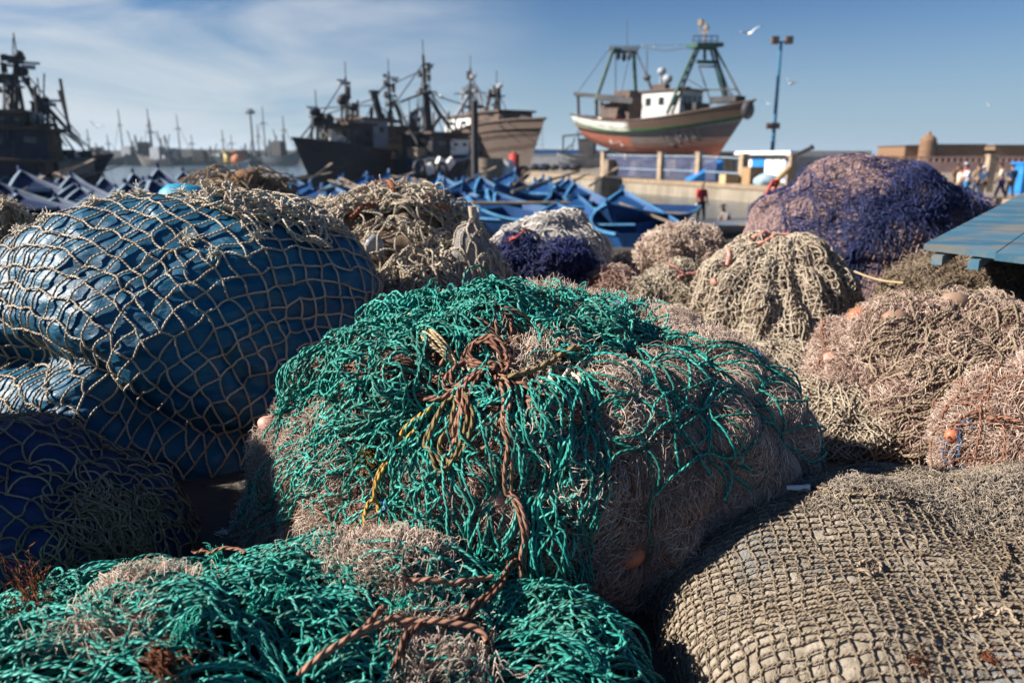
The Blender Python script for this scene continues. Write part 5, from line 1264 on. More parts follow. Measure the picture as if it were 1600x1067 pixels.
def person(x, y, z0, face, label, shirt, trousers, skin="a", cap=None, hair=True, h=1.72, pose="stand", lean=0.0, armL=(0.05, 0.0), armR=(0.05, 0.0), stride=0.0, group=None):
    """face: heading in degrees (0 = looking along +x); arms: (forward swing, outward)"""
    r = empty("person", (x, y, z0), R(face), label, "person", group)
    k = h / 1.72
    hipz, kn, an = 0.90 * k, 0.48 * k, 0.07 * k
    if pose == "crouch": hipz, kn = 0.34 * k, 0.46 * k
    V, E, Rd = [], [], []
    def v(p, rad, parent=None):
        V.append(p); Rd.append(rad)
        if parent is not None: E.append((parent, len(V) - 1))
        return len(V) - 1
    ln = lean
    pel = v((0, 0, hipz), (0.13 * k, 0.10 * k))
    wst = v((ln * 0.25, 0, hipz + 0.20 * k), (0.12 * k, 0.095 * k), pel)
    chs = v((ln * 0.55, 0, hipz + 0.40 * k), (0.145 * k, 0.105 * k), wst)
    nk0 = v((ln * 0.75, 0, hipz + 0.53 * k), 0.07 * k, chs)
    nk = v((ln * 0.82 + 0.01, 0, hipz + 0.60 * k), 0.05 * k, nk0)
    hd = v((ln * 0.9 + 0.03, 0, hipz + 0.69 * k), (0.082 * k, 0.075 * k), nk)
    ht = v((ln * 0.95 + 0.02, 0, hipz + 0.775 * k), (0.075 * k, 0.078 * k), hd)
    v((ln * 0.93 + 0.13 * k, 0, hipz + 0.685 * k), 0.014 * k, hd)      # nose
    v((ln * 0.92 + 0.10 * k, 0, hipz + 0.64 * k), 0.022 * k, hd)       # chin
    arms = []
    for sg, (fw, ow) in ((1, armL), (-1, armR)):
        sh = v((ln * 0.68, sg * 0.19 * k, hipz + 0.49 * k), 0.062 * k, chs)
        el = v((ln * 0.68 + fw * 0.5, sg * (0.23 + ow * 0.5) * k, hipz + 0.20 * k + abs(fw) * 0.12), 0.045 * k, sh)
        wr = v((ln * 0.68 + fw * 1.3 + 0.04, sg * (0.23 + ow) * k, hipz - 0.04 * k + abs(fw) * 0.38), 0.030 * k, el)
        pm = v((ln * 0.68 + fw * 1.5 + 0.05, sg * (0.235 + ow) * k, hipz - 0.11 * k + abs(fw) * 0.40), 0.032 * k, wr)
        bx, by, bz = V[pm]
        for q, (dx, dl) in enumerate(((-0.030, 0.070), (-0.010, 0.085), (0.010, 0.082), (0.028, 0.070))):
            f1 = v((bx + dx, by, bz - 0.05 * k), 0.010 * k, pm); v((bx + dx + 0.012, by - sg * 0.012, bz - (0.05 + dl * 0.7) * k), 0.008 * k, f1)
        v((bx + 0.045, by - sg * 0.015, bz - 0.03 * k), 0.011 * k, pm)
        arms.append((sh, el))
    legs = []
    for sg in (1, -1):
        st = stride * sg
        hp = v((0, sg * 0.09 * k, hipz - 0.06 * k), 0.088 * k, pel)
        if pose == "crouch":
            kk = v((0.32 * k, sg * 0.16 * k, kn), 0.062 * k, hp); aa = v((0.08, sg * 0.15 * k, an), 0.04 * k, kk)
        else:
            kk = v((st * 0.5 + 0.03, sg * 0.10 * k, kn), 0.060 * k, hp); aa = v((st - (0.05 if st < 0 else 0), sg * 0.10 * k, an), 0.040 * k, kk)
        ax, ay, az = V[aa]; v((ax + 0.16 * k, ay, 0.03), 0.035 * k, aa)
        legs.append((hp, kk, aa))
    skin_mesh("body", V, E, Rd, MS[skin], r, 2, pel)
    def wear(name, ids, edges, grow, mat, cut=None):
        idx = {i: n for n, i in enumerate(ids)}
        vs = [list(V[i]) for i in ids]
        if cut:
            for i, (j, f) in cut.items(): vs[idx[i]] = [V[j][q] + (V[i][q] - V[j][q]) * f for q in range(3)]
        rs = [tuple(c + grow for c in Rd[i]) if isinstance(Rd[i], tuple) else Rd[i] + grow for i in ids]
        return skin_mesh(name, vs, [(idx[a], idx[b]) for a, b in edges], rs, mat, r, 2)
    wear("shirt", [wst, pel, chs, nk0, arms[0][0], arms[0][1], arms[1][0], arms[1][1]],
         [(wst, pel), (wst, chs), (chs, nk0), (chs, arms[0][0]), arms[0], (chs, arms[1][0]), arms[1]], 0.018, shirt)
    wear("trousers", [pel] + [i for l in legs for i in l], [(pel, legs[0][0]), (legs[0][0], legs[0][1]), (legs[0][1], legs[0][2]), (pel, legs[1][0]), (legs[1][0], legs[1][1]), (legs[1][1], legs[1][2])], 0.020, trousers)
    hx, _, hz = V[ht]
    g = Geo()
    if cap:
        g.ball((hx - 0.005, 0, hz + 0.012), (0.105 * k, 0.092 * k, 0.085 * k), 10); vv = g.v[0]; vv[:, 2] = np.maximum(vv[:, 2], hz + 0.0)
        g.box((hx + 0.12 * k, 0, hz + 0.008), (0.11, 0.13, 0.014)); g.build("cap", cap, r)
    else:
        g.ball((hx - 0.018, 0, hz + 0.006), (0.098 * k, 0.088 * k, 0.088 * k), 10); g.v[0][:, 2] = np.maximum(g.v[0][:, 2], hz - 0.05 + 0.5 * np.maximum(g.v[0][:, 0] - hx + 0.02, 0)); g.build("hair", plain_mat("black_hair", (0.012, 0.010, 0.009)), r)
    return r
red_c, drk, wht, blu, crm, navy_c = cloth("red_cloth", (0.42, 0.04, 0.05)), cloth("dark_cloth", (0.04, 0.035, 0.035)), cloth("white_cloth", (0.55, 0.58, 0.68)), cloth("blue_cloth", (0.03, 0.20, 0.45)), cloth("cream_cloth", (0.62, 0.52, 0.42)), cloth("navy_cloth", (0.02, 0.05, 0.11))
grey_c, violet_c, tan_c = cloth("grey_cloth", (0.20, 0.19, 0.19)), cloth("violet_cloth", (0.05, 0.035, 0.16)), cloth("tan_cloth", (0.33, 0.24, 0.16))
p = gnd(1097, 343, float(gz(33)))
Yr = 33.0; xr = at(1097, 300, Yr).x; zr = at(1097, 285, Yr).z - 1.74
pr_ = person(xr, Yr, zr, -70, "person in red shirt and grey cap before the quay wall holding a white bag", red_c, drk, "b", tan_c, stride=0.10, armL=(0.05, 0.02), armR=(0.04, 0.05))
print("red feet", zr, float(gz(33)))
gb_ = Geo(); hx = at(1088, 327, Yr); gb_.ball((hx.x, Yr, hx.z), (0.17, 0.12, 0.20), 12); gb_.v[0] += 0.03 * pn(gb_.v[0] * 9, 3)[:, None]
gb_.bar((hx.x, Yr, hx.z + 0.17), (hx.x + 0.03, Yr, hx.z + 0.30), 0.05, 8, 0.02)
tag(gb_.build("bag", plain_mat("white_plastic_bag", (0.62, 0.63, 0.63))), "white plastic bag held by the person in the red shirt", "bag")
Yc = 28.5; pc = at(1143, 322, Yc)
person(pc.x - 0.05, Yc, pc.z - 1.12, 200, "person in dark clothes and black cap crouching in front of the quay wall", grey_c, drk, "b", drk, pose="crouch", lean=0.3, armL=(0.25, 0.0), armR=(0.2, 0.0))
PEO = [(1498, 258, 38, -90, "person with dark hair in a patterned dark shirt at the left of the group", cloth("brown_cloth", (0.14, 0.08, 0.05)), drk, "b", None),
       (1502, 263, 36.5, 0, "short person in a cream top standing close beside the white capped person", crm, tan_c, "a", None),
       (1510, 256, 37.5, 30, "person with a white cap and red collar in the group", red_c, drk, "b", wht),
       (1516, 259, 36, 170, "person in a white shirt and bright blue trousers leaning left in the group", wht, blu, "b", None),
       (1531, 258, 38.5, 100, "person in a brown top with dark trousers seen left of the pillar", tan_c, navy_c, "a", None),
       (1540, 261, 37, 200, "person with a white cap and navy clothes beside the stone pillar", navy_c, drk, "b", wht),
       (1570, 257, 37, 150, "person in a cream jacket and violet trousers walking near the right edge", crm, violet_c, "b", None),
       (1584, 259, 38, 90, "person in navy clothes with dark hair walking furthest to the right", navy_c, drk, "a", None)]
for k, (px, py, Y, fc, lb, sh_, tr_, sk_, cp_) in enumerate(PEO):
    q = at(px, py, Y)
    person(q.x, Y, FAR, fc, lb, sh_, tr_, sk_, cp_, h=q.z - FAR + 0.02, stride=0.10 + 0.12 * (k % 3 == 0), armL=(0.10 + 0.1 * (k % 2), 0.03), armR=(0.08, 0.04), lean=0.12 if k in (3, 6) else 0.0)

# ------------------------------------------------------------------ blue planked table at the right
m = MT("worn_blue_planks", 0.6, 0.3)
c = m.ramp(m.noise(2.2, 6, 0.65, stretch=(0.35, 2.2, 1)), [(0.3, (0.025, 0.085, 0.145)), (0.5, (0.045, 0.125, 0.19)), (0.72, (0.11, 0.20, 0.25))])
c = m.mix(m.ramp(m.noise(6, 7, 0.72, stretch=(0.4, 1.6, 1)), [(0.47, (0, 0, 0)), (0.60, (0.85, 0.85, 0.85))]), c, (0.19, 0.165, 0.13))
m.col(c); m.bump(m.noise(12, 5, stretch=(0.2, 3, 1)), 0.7, 0.004); M['planks'] = m.m
P0 = at(1443, 381, 2.85); P1 = at(1640, 280, 5.0); P2 = P0 + Vector((1.0, -0.66, -0.085))
rt = empty("table", P0, 0, "worn blue planked table with beam ends showing, at the right edge before the mauve dome", "table")
ex, ey = (P1 - P0), (P2 - P0); nz_ = ex.cross(ey).normalized()
nz_ = nz_ if nz_.z > 0 else -nz_
for k in range(5):
    a0, a1 = k / 5 + 0.002, (k + 1) / 5 - 0.002
    V = []
    for dz in (0.0, -0.024):
        for (u, w) in ((0, a0), (1, a0), (1, a1), (0, a1)):
            V.append(P0 + ex * (u + (0.012 * math.sin(k * 5) if u == 0 else 0)) + ey * w + nz_ * (dz + 0.002 * math.sin(k * 3)))
    g = Geo(); g.add([tuple(v_) for v_ in V], [(0,1,2,3),(7,6,5,4),(0,4,5,1),(1,5,6,2),(2,6,7,3),(3,7,4,0)]); o = g.wb("plank", M['planks'], rt, smooth=False)
for f in (0.05, 0.15, 0.6, 0.9):
    g = Geo(); a = P0 + ey * f - nz_ * 0.052; g.beam(a - ex * 0.008, a + ex * 0.96, 0.036, 0.036); g.wb("beam", M['planks'], rt, smooth=False)
for (u, w) in ((0.12, 0.75), (0.9, 0.75), (0.9, 0.15), (0.45, 0.85)):
    a = P0 + ex * u + ey * w - nz_ * 0.09; g = Geo(); g.beam(a, Vector((a.x, a.y, 0.0)), 0.07, 0.07); g.wb("leg", M['rim_blue'], rt, smooth=False)

# ------------------------------------------------------------------ gulls
mg = MT("gull_feathers", 0.7, 0.2); mg.col(mg.ramp(mg.attr(), [(0.0, (0.75, 0.74, 0.72)), (0.55, (0.55, 0.56, 0.58)), (0.85, (0.16, 0.16, 0.17)), (1.0, (0.05, 0.05, 0.05))]))
def gull(px, py, Y, span, label, head=0.0, flap=0.25, bank=0.0, perched=False):
    p = at(px, py, Y); r = empty("gull", p, head, label, "gull")
    L_ = span * 0.40; g = Geo()
    t = np.linspace(0, 1, 14); prof = np.array([0.004, .03, .05, .062, .066, .066, .06, .05, .042, .038, .040, .034, .02, .004]) * span
    ph = np.linspace(0, 2 * np.pi, 11)
    zc_ = 0.02 * span * np.sin(t * 3)
    g.grid(np.stack([(t[:, None] - 0.5) * L_ + 0 * ph, prof[:, None] * np.cos(ph), zc_[:, None] + prof[:, None] * 0.9 * np.sin(ph)], -1), rnd=0.05)
    g.bar((L_ * 0.5 - 0.01 * span, 0, zc_[-1]), (L_ * 0.5 + 0.06 * span, 0, zc_[-1] - 0.01 * span), 0.012 * span, 6, 0.003 * span, rnd=0.6)
    g.add([(-L_ * .5, -.05 * span, .0), (-L_ * .5, .05 * span, .0), (-L_ * .38, .02 * span, .012 * span), (-L_ * .38, -.02 * span, .012 * span), (-L_ * .5, 0, -0.01 * span)], [(0, 1, 2, 3), (0, 3, 2, 4)], rnd=0.05)
    for sg in (-1, 1):
        u = np.linspace(0, 1, 12)[:, None]; v_ = np.linspace(0, 1, 5)[None]
        if perched:
            X = -L_ * 0.45 * u + 0.12 * L_ * (1 - v_); Yw = sg * span * (0.066 + 0.0 * u) * (1 - 0.4 * u) + 0 * v_; Zw = 0.05 * span * (1 - u) * (0.6 - v_) + 0 * u
        else:
            chord = span * 0.13 * (1 - 0.75 * u ** 2); X = 0.05 * span + chord * (0.4 - v_) - 0.10 * span * u ** 1.6 + 0.05 * span * np.sin(np.pi * u)
            Yw = sg * span * (0.04 + 0.46 * u) + 0 * v_; Zw = span * flap * (np.sin(np.pi * 0.75 * u) * 0.5) + span * bank * sg * u * 0.4 + 0.012 * span * np.sin(np.pi * v_)
        W_ = np.stack([X + 0 * Yw, Yw, Zw + 0 * X], -1)
        base = g.n; g.grid(W_); g.r[-1] = (0.5 + 0.5 * (np.clip((u - 0.72) * 6, 0, 1)) + 0 * v_).ravel()
        W2 = W_.copy(); W2[..., 2] -= 0.006 * span; g.grid(W2, flip=True); g.r[-1] = (0.3 + 0.7 * (np.clip((u - 0.78) * 6, 0, 1)) + 0 * v_).ravel()
    if perched:
        for sg in (-1, 1): g.bar((0, sg * .02 * span, -.05 * span), (0.01 * span, sg * .02 * span, -0.16 * span), 0.006 * span, 5, rnd=0.6)
    g.build("body", mg.m, r)
gull(1171, 54, 40, 1.35, "gull gliding with spread wings above and left of the lamp post", R(100), 0.35, -0.35)
gull(1236, 132, 42, 0.95, "white gull flying close right of the lamp post", R(30), 0.5, 0.3)
gull(1200, 163, 60, 0.8, "small grey gull flying just left of the lamp post", R(80), 0.5, 0.6)
gull(1546, 166, 60, 0.8, "tiny gull high over the fort wall", R(20), 0.4, 0.2)
gull(686, 151, 45, 1.1, "dark gull flying right of the tallest trawler mast", R(160), 0.3, 0.3)
gull(151, 199, 60, 1.2, "gull flying over the far breakwater at left", R(150), 0.5, 0.4)
for (px, py, lb) in ((1004, 72, "gull perched on the aft end of the trawler's top wire"), (1023, 74, "white gull perched in the middle of the trawler's top wire"), (1057, 71, "dark gull perched on the fore end of the trawler's top wire")):
    gull(px, py, 72, 0.85, lb, R(10), perched=True)

# ------------------------------------------------------------------ sea haze
m = bpy.data.materials.new("haze_air"); m.use_nodes = True; nt = m.node_tree; nt.nodes.clear()
ho = nt.nodes.new("ShaderNodeOutputMaterial"); hv = nt.nodes.new("ShaderNodeVolumePrincipled")
hv.inputs['Color'].default_value = (0.66, 0.82, 0.96, 1); hv.inputs['Density'].default_value = 0.0002; hv.inputs['Anisotropy'].default_value = 0.2
nt.links.new(hv.outputs[0], ho.inputs['Volume'])
g = Geo(); g.box((0, 1750, 18), (9400, 3800, 60)); tag(g.build("haze", m, smooth=False), kind='stuff')

# ================================================================== NET HEAPS
def heap_root(name, S, label, cat="net heap", group=None):
    c = S.P[S.n // 2, S.n // 2]
    return empty(name, (float(c[0]), float(c[1]), 0.0), 0, label, cat, group)
def rnd_uv(n, lo=0.0, hi=1.0):
    a = RNG.uniform(0, 2 * np.pi, n); q = np.sqrt(RNG.uniform(lo**2, hi**2, n))
    return np.stack([q * np.cos(a), q * np.sin(a)], -1)
def px_uv(S, poly, n):
    """random surface points inside a photo-pixel quad"""
    a, b = RNG.random(n), RNG.random(n)
    c = [S.uv(*p) for p in poly]
    a, b = a[:, None], b[:, None]
    return (c[0] * (1 - a) + c[1] * a) * (1 - b) + (c[3] * (1 - a) + c[2] * a) * b
def radial(uv, k=0.0): return np.arctan2(uv[:, 1], uv[:, 0]) + k
def float_on(S, px, py, size, mat, root, h=0.0, rot=0.0, name="float"):
    uv = S.uv(px, py)
    p = S.at(uv[0], uv[1], h)
    g = Geo(); g.ball((0, 0, 0), size, 12)
    V = g.v[0]; V[:, 2] *= 1 - 0.12 * (V[:, 0] / size[0]) ** 2
    # moulded seam round the middle
    V += V * (0.03 * np.exp(-(V[:, 0] / (0.06 * size[0])) ** 2))[:, None]
    ca, sa = math.cos(rot), math.sin(rot)
    g.v[0] = np.c_[V[:, 0] * ca - V[:, 2] * sa, V[:, 1], V[:, 0] * sa + V[:, 2] * ca] + p
    return g.wb(name, mat, root)

def ropes(S, root, name, mat, r, h, items, parent=None, **kw):
    """each rope is a part of its own: items are (pixels, options)"""
    for it in items:
        pix, o = (it, {}) if not isinstance(it, tuple) else it
        k = dict(n=60, wob=0.004, strands=1); k.update(kw); k.update(o)
        rr, hh = k.pop('r', r), k.pop('h', h)
        g = Geo(); rope_on(g, S, pix, rr, hh, **k); g.wb(name, mat, root, parent)
def tufts(S, root, name, mat, pts, n, length, r, up=None, spread=0.8, h=0.01, K=9, **kw):
    for (px, py) in pts:
        c = S.uv(px, py); nn = S.at(c[0], c[1], 0.05) - S.at(c[0], c[1], 0)
        g = Geo(); tuft(g, S.at(c[0], c[1], h), n, length, r, nn / np.linalg.norm(nn) if up is None else up, spread, K, **kw)
        g.wb(name, mat, root)

# ------------------------------------------------------------------ A: the green topped heap in the middle
def folds_A(S):
    q = S.U * 0.75 + S.V * 0.65
    w = pn(np.stack([S.U * 2.2, S.V * 2.2, S.U * 0], -1), 44)
    return 0.013 * np.sin((q + 0.30 * w) * 24) * np.clip(S.U * 3, 0, 1) + 0.009 * pn(np.stack([S.U * 9, S.V * 9, S.U * 0], -1), 45) * 1.6
SA = Dome((0.0, 1.86), 0.70, 0.52, 0.565, 2.6, n=260, lean=(0.10, 0.0), noise=((2.3, 0.045), (6, 0.030), (14, 0.014)), seed=4, extra=folds_A)
rA = heap_root("net_heap", SA, "big pinkish net heap draped with tangled green netting and tied with brown rope")
SA.mesh("net_mass", M['core_pink'], rA)
g = Geo()      # nylon hanks
uv0 = rnd_uv(4200, 0.0, 0.98)
flow = radial(uv0) + 1.1 * np.sin(uv0[:, 0] * 5 + 1) + RNG.normal(0, 0.35, len(uv0))
walk(g, SA, uv0, flow, 26, 0.0065, 0.10, (0.0, 0.028), 0.0006, 3, 0.3)
uv0 = px_uv(SA, [(880, 560), (1130, 560), (1235, 760), (1000, 900)], 4600)
walk(g, SA, uv0, RNG.normal(-0.75, 0.5, len(uv0)), 28, 0.0075, 0.09, (0.002, 0.034), 0.0006, 3, 0.35)
uv0 = px_uv(SA, [(920, 450), (1060, 480), (1180, 600), (960, 520)], 2200)
walk(g, SA, uv0, RNG.uniform(-0.8, 0.8, len(uv0)), 26, 0.006, 0.25, (0.002, 0.032), 0.0006, 3, 0.6)
uv0 = px_uv(SA, [(690, 447), (1000, 447), (1000, 480), (690, 475)], 700)
walk(g, SA, uv0, RNG.uniform(0, 6.28, len(uv0)), 26, 0.0052, 0.45, (0.004, 0.036), 0.0006, 3, 1.0)
uv0 = px_uv(SA, [(430, 660), (560, 680), (520, 830), (370, 830)], 1900)
walk(g, SA, uv0, RNG.normal(2.6, 0.8, len(uv0)), 24, 0.0065, 0.18, (0.002, 0.03), 0.0006, 3, 0.5)
for (px, py) in ((560, 540), (850, 545), (830, 580), (1010, 655), (955, 690), (840, 680), (500, 760), (900, 770), (1060, 640), (980, 610)):   # curly bunches
    c = SA.uv(px, py)
    n = 60
    walk(g, SA, c + RNG.normal(0, 0.022, (n, 2)), RNG.uniform(0, 6.28, n), 30, 0.0048, 0.5, (0.006, 0.034), 0.0007, 3, 0.8, rnd=RNG.uniform(0.6, 1, n))
g.wb("nylon_strands", M['fibre'], rA)
g = Geo()
uv0 = px_uv(SA, [(980, 640), (1200, 640), (1200, 860), (960, 960)], 3400)
walk(g, SA, uv0, RNG.normal(-0.9, 0.45, len(uv0)), 28, 0.0075, 0.10, (0.004, 0.036), 0.0006, 3, 0.35)
uv0 = px_uv(SA, [(400, 560), (560, 520), (480, 760), (360, 800)], 1000)
walk(g, SA, uv0, RNG.uniform(0, 6.28, len(uv0)), 24, 0.006, 0.25, (0.002, 0.03), 0.0006, 3, 0.5)
uv0 = px_uv(SA, [(640, 620), (930, 600), (960, 930), (640, 900)], 1700)
walk(g, SA, uv0, RNG.normal(-1.5, 0.6, len(uv0)), 26, 0.007, 0.12, (0.0, 0.022), 0.0006, 3, 0.4)
g.wb("pink_nylon_strands", M['pinkfibre'], rA)
def hanks(g, S, poly, n, per, K, step, head, spread, h, r, curl=0.05):
    """locks of fine line lying over one another"""
    for c in px_uv(S, poly, n):
        a = random.gauss(*head); tone = random.random(); hh = random.uniform(0.3, 1.0)
        m_ = max(8, int(per * random.uniform(0.5, 1.4)))
        walk(g, S, c + RNG.normal(0, spread, (m_, 2)), RNG.normal(a, 0.10, m_), K, step, curl, (h[0] * hh, h[1] * hh), r, 3, 0.25, rnd=np.clip(RNG.normal(tone, 0.12, m_), 0, 1))
g = Geo()
hanks(g, SA, [(880, 560), (1130, 560), (1235, 760), (1000, 900)], 130, 60, 44, 0.0085, (-0.75, 0.35), 0.018, (0.012, 0.042), 0.0006)
hanks(g, SA, [(920, 450), (1060, 480), (1180, 600), (960, 540)], 34, 50, 26, 0.0065, (-0.3, 0.7), 0.010, (0.012, 0.040), 0.0006)
hanks(g, SA, [(420, 660), (540, 680), (520, 830), (370, 830)], 30, 55, 26, 0.007, (-2.5, 0.5), 0.010, (0.012, 0.036), 0.0006)
g.wb("nylon_hanks", M['fibre'], rA)
g = Geo()      # head ropes buried in the mass
uv0 = rnd_uv(190, 0.15, 0.95)
walk(g, SA, uv0, radial(uv0) + RNG.normal(0, 0.5, len(uv0)), 30, 0.012, 0.12, (0.004, 0.034), 0.0036, 7, 0.2)
g.wb("head_rope", M['brown'], rA)

g = Geo()      # green netting
GR = 0.0027
for k in range(2):   # dense tangle, upper left
    net(g, SA, quad_uv(SA, [(560, 452), (790, 470), (745, 655), (455, 650)], 24, 20), GR, 0.006, 0.042, 0.42, 0.010, 0.055, 5, 20 + k, 8, 6)
net(g, SA, quad_uv(SA, [(570, 452), (680, 455), (690, 560), (520, 545)], 15, 15), GR, 0.02, 0.05, 0.75, 0.012, 0.05, 6, 33, 8, 6)
for k in range(2):   # band under the crest
    net(g, SA, quad_uv(SA, [(620, 470), (1010, 485), (1060, 545), (640, 560)], 28, 11), GR, 0.006, 0.036, 0.45, 0.008, 0.045, 5, 40 + k, 8, 6, drop=0.12)
net(g, SA, quad_uv(SA, [(840, 500), (1050, 515), (1045, 560), (850, 575)], 12, 8), GR, 0.012, 0.036, 0.5, 0.008, 0.03, 6, 47, 8, 6)
# stretched meshes over the left flank
net(g, SA, quad_uv(SA, [(470, 590), (690, 640), (610, 860), (350, 840)], 19, 16), GR, 0.010, 0.024, 0.18, 0.006, 0.04, 3, 51, 7, 6, diag=True)
net(g, SA, quad_uv(SA, [(520, 630), (700, 650), (660, 790), (470, 760)], 18, 15), GR, 0.010, 0.034, 0.4, 0.008, 0.06, 4, 52, 7, 6, drop=0.1)
# hanging meshes in the middle
net(g, SA, quad_uv(SA, [(640, 660), (940, 620), (925, 925), (660, 905)], 22, 12), GR, 0.008, 0.030, 0.20, 0.006, 0.05, 4, 61, 7, 6, diag=True)
net(g, SA, quad_uv(SA, [(660, 650), (900, 620), (900, 900), (680, 880)], 16, 9), GR, 0.010, 0.034, 0.22, 0.006, 0.06, 4, 64, 7, 6, diag=True, drop=0.3)
net(g, SA, quad_uv(SA, [(740, 560), (930, 560), (930, 700), (760, 700)], 12, 10), GR, 0.004, 0.024, 0.35, 0.007, 0.04, 5, 66, 7, 6, drop=0.2)
# streaming to the right
net(g, SA, quad_uv(SA, [(900, 530), (1060, 545), (1250, 740), (1050, 720)], 6, 12), GR, 0.030, 0.018, 0.06, 0.004, 0.03, 3, 71, 9, 6, drop=0.05)
net(g, SA, quad_uv(SA, [(930, 600), (1080, 590), (1110, 740), (930, 720)], 5, 5), GR, 0.030, 0.02, 0.14, 0.006, 0.05, 3, 73, 9, 6, diag=True, drop=0.2)
for k in range(6):
    a = 548 + 16 * k
    rope_on(g, SA, [(900 + 2 * k, a), (970 + 3 * k, a + 10 + 3 * k), (1060, a + 40 + 5 * k), (1140 + 6 * (k % 5), a + 90 + 5 * k)], GR * 0.85, 0.032, 60, 0.006, rnd=random.uniform(0.1, 0.7), sides=6)
for pix in ([(860, 560), (960, 580), (1060, 650), (1160, 720)], [(870, 545), (980, 560), (1090, 620), (1200, 690)], [(880, 560), (990, 600), (1090, 680), (1150, 760)],
            [(900, 540), (1010, 545), (1110, 590), (1200, 650)], [(860, 580), (950, 610), (1040, 670), (1120, 760)], [(960, 650), (1000, 720), (1010, 800), (990, 830)],
            [(925, 600), (945, 640), (950, 690), (1000, 700), (1040, 690), (1052, 660)], [(700, 480), (800, 465), (900, 480), (980, 505), (1060, 540)],
            [(620, 480), (560, 510), (520, 560), (470, 620), (430, 690)], [(600, 500), (540, 540), (490, 600), (450, 680), (420, 760)], [(560, 660), (500, 700), (440, 770), (380, 830)],
            [(590, 680), (540, 730), (470, 800), (400, 850)], [(900, 700), (915, 760), (900, 830), (920, 900)], [(920, 690), (930, 770), (918, 850)],
            [(740, 620), (735, 700), (740, 800), (750, 890)], [(820, 640), (840, 720), (850, 800), (870, 880)], [(690, 700), (700, 780), (720, 850), (740, 910)]):
    rope_on(g, SA, pix, GR, 0.036, 70, 0.006, strands=1, rnd=random.uniform(0.3, 0.9), sides=6)
# loose loops standing out on the crest
for (px, py, hgt, w) in ((672, 462, 0.045, 0.012), (590, 465, 0.035, 0.02), (640, 470, 0.025, 0.02), (610, 468, 0.03, 0.025), (560, 500, 0.03, 0.03), (1075, 545, 0.02, 0.02)):
    c = SA.uv(px, py); p = SA.at(c[0], c[1], 0.01)
    t = np.linspace(0, 2 * np.pi, 30)
    P = np.stack([p[0] + w * np.sin(t) * np.sin(t / 2) + 0.01 * np.sin(t / 2), p[1] + 0.01 * np.sin(t), p[2] + hgt * (1 - np.cos(t)) / 1.0 * 0.8], -1)
    g.tubes(P[None], GR, 7, np.array([0.75]))
g.wb("green_netting", M['green'], rA)
tufts(SA, rA, 'frayed_end', M['greenfray'], ((598, 452), (665, 470), (700, 470), (760, 505), (820, 490), (860, 520), (745, 575), (905, 480), (965, 640), (960, 560), (620, 625), (595, 665), (930, 790), (1000, 840), (690, 640), (580, 700), (1080, 540), (960, 690)), 34, 0.020, 0.0008, None, 0.9, 0.022)
TR = 0.0043
ropes(SA, rA, "tie_rope", M['brown'], TR, 0.012, [
    ([(772, 590), (786, 604), (790, 660), (797, 720), (806, 790), (815, 850), (822, 905), (824, 945)], dict(h=0.036, n=110)),
    ([(770, 600), (745, 575), (752, 556), (785, 560), (803, 580), (790, 600), (768, 600)], dict(lift=(0.02, 0.028, 0.03, 0.03, 0.028, 0.025, 0.02))),
    ([(765, 598), (742, 566), (770, 553), (800, 570), (800, 592), (775, 606)], dict(lift=(0.02, 0.03, 0.038, 0.035, 0.03, 0.02))),
    ([(760, 600), (735, 590), (712, 604), (730, 616), (765, 606)], dict(lift=(0.02, 0.03, 0.03, 0.03, 0.02))),
    ([(770, 600), (735, 612), (690, 628), (650, 622), (640, 612)], dict(lift=(0.03, 0.03, 0.025, 0.02, 0.02))),
    ([(765, 585), (725, 565), (700, 562), (685, 585), (690, 600), (745, 605)], dict(lift=(0.03, 0.02, 0.02, 0.02, 0.02, 0.02))),
    ([(755, 600), (740, 640), (725, 680), (720, 700)], dict(lift=(0.03, 0.03, 0.02, 0.02))),
    ([(760, 602), (745, 645), (735, 690)], dict(lift=(0.03, 0.03, 0.02))),
    ([(775, 596), (790, 610), (800, 595), (785, 580), (768, 590)], dict(lift=(0.03, 0.038, 0.038, 0.034, 0.03))),
    ([(795, 600), (840, 625), (900, 655)], dict(lift=(0.02, 0.016, 0.014))), ([(780, 610), (830, 640), (895, 665)], dict(lift=(0.02, 0.016, 0.014)))],
    strands=2, wob=0.003)
for q in range(3):      # turns of the knot
    ropes(SA, rA, "tie_rope", M['brown'], TR, 0.03, [[(758 + 3*q, 588), (776 + 2*q, 580 + 3*q), (792, 594 + 4*q), (780, 612), (764, 606)]], lift=(0.01, 0.03, 0.032, 0.03, 0.01), strands=1)
ropes(SA, rA, "yellow_rope", M['yellow'], 0.0042, 0.036, [
    [(672, 655), (640, 690), (605, 745), (580, 800), (592, 850), (640, 895)],
    [(690, 650), (650, 690), (610, 740), (592, 790), (610, 840), (665, 890), (700, 905)]], n=80)
tufts(SA, rA, "frayed_yellow_end", M['yellow'], ((592, 712),), 60, 0.045, 0.0009, (-0.2, -0.5, 0.5), 0.7, 0.034)
ropes(SA, rA, "olive_cord", M['olive'], 0.0042, 0.038, [
    ([(748, 612), (716, 640), (694, 682), (680, 722), (702, 748), (734, 724), (744, 670), (738, 620)], dict(strands=2, n=90)),
    [(742, 622), (720, 660), (700, 700), (708, 740)], ([(780, 620), (820, 598), (850, 580), (892, 556)], dict(r=0.006))], wob=0.003)
ropes(SA, rA, "straw_cord", M['straw'], 0.0034, 0.036, [
    ([(640, 512), (668, 540), (700, 568), (732, 598)], dict(strands=3)), ([(648, 512), (678, 540), (706, 568), (736, 594)], dict(strands=2))], wob=0.002)
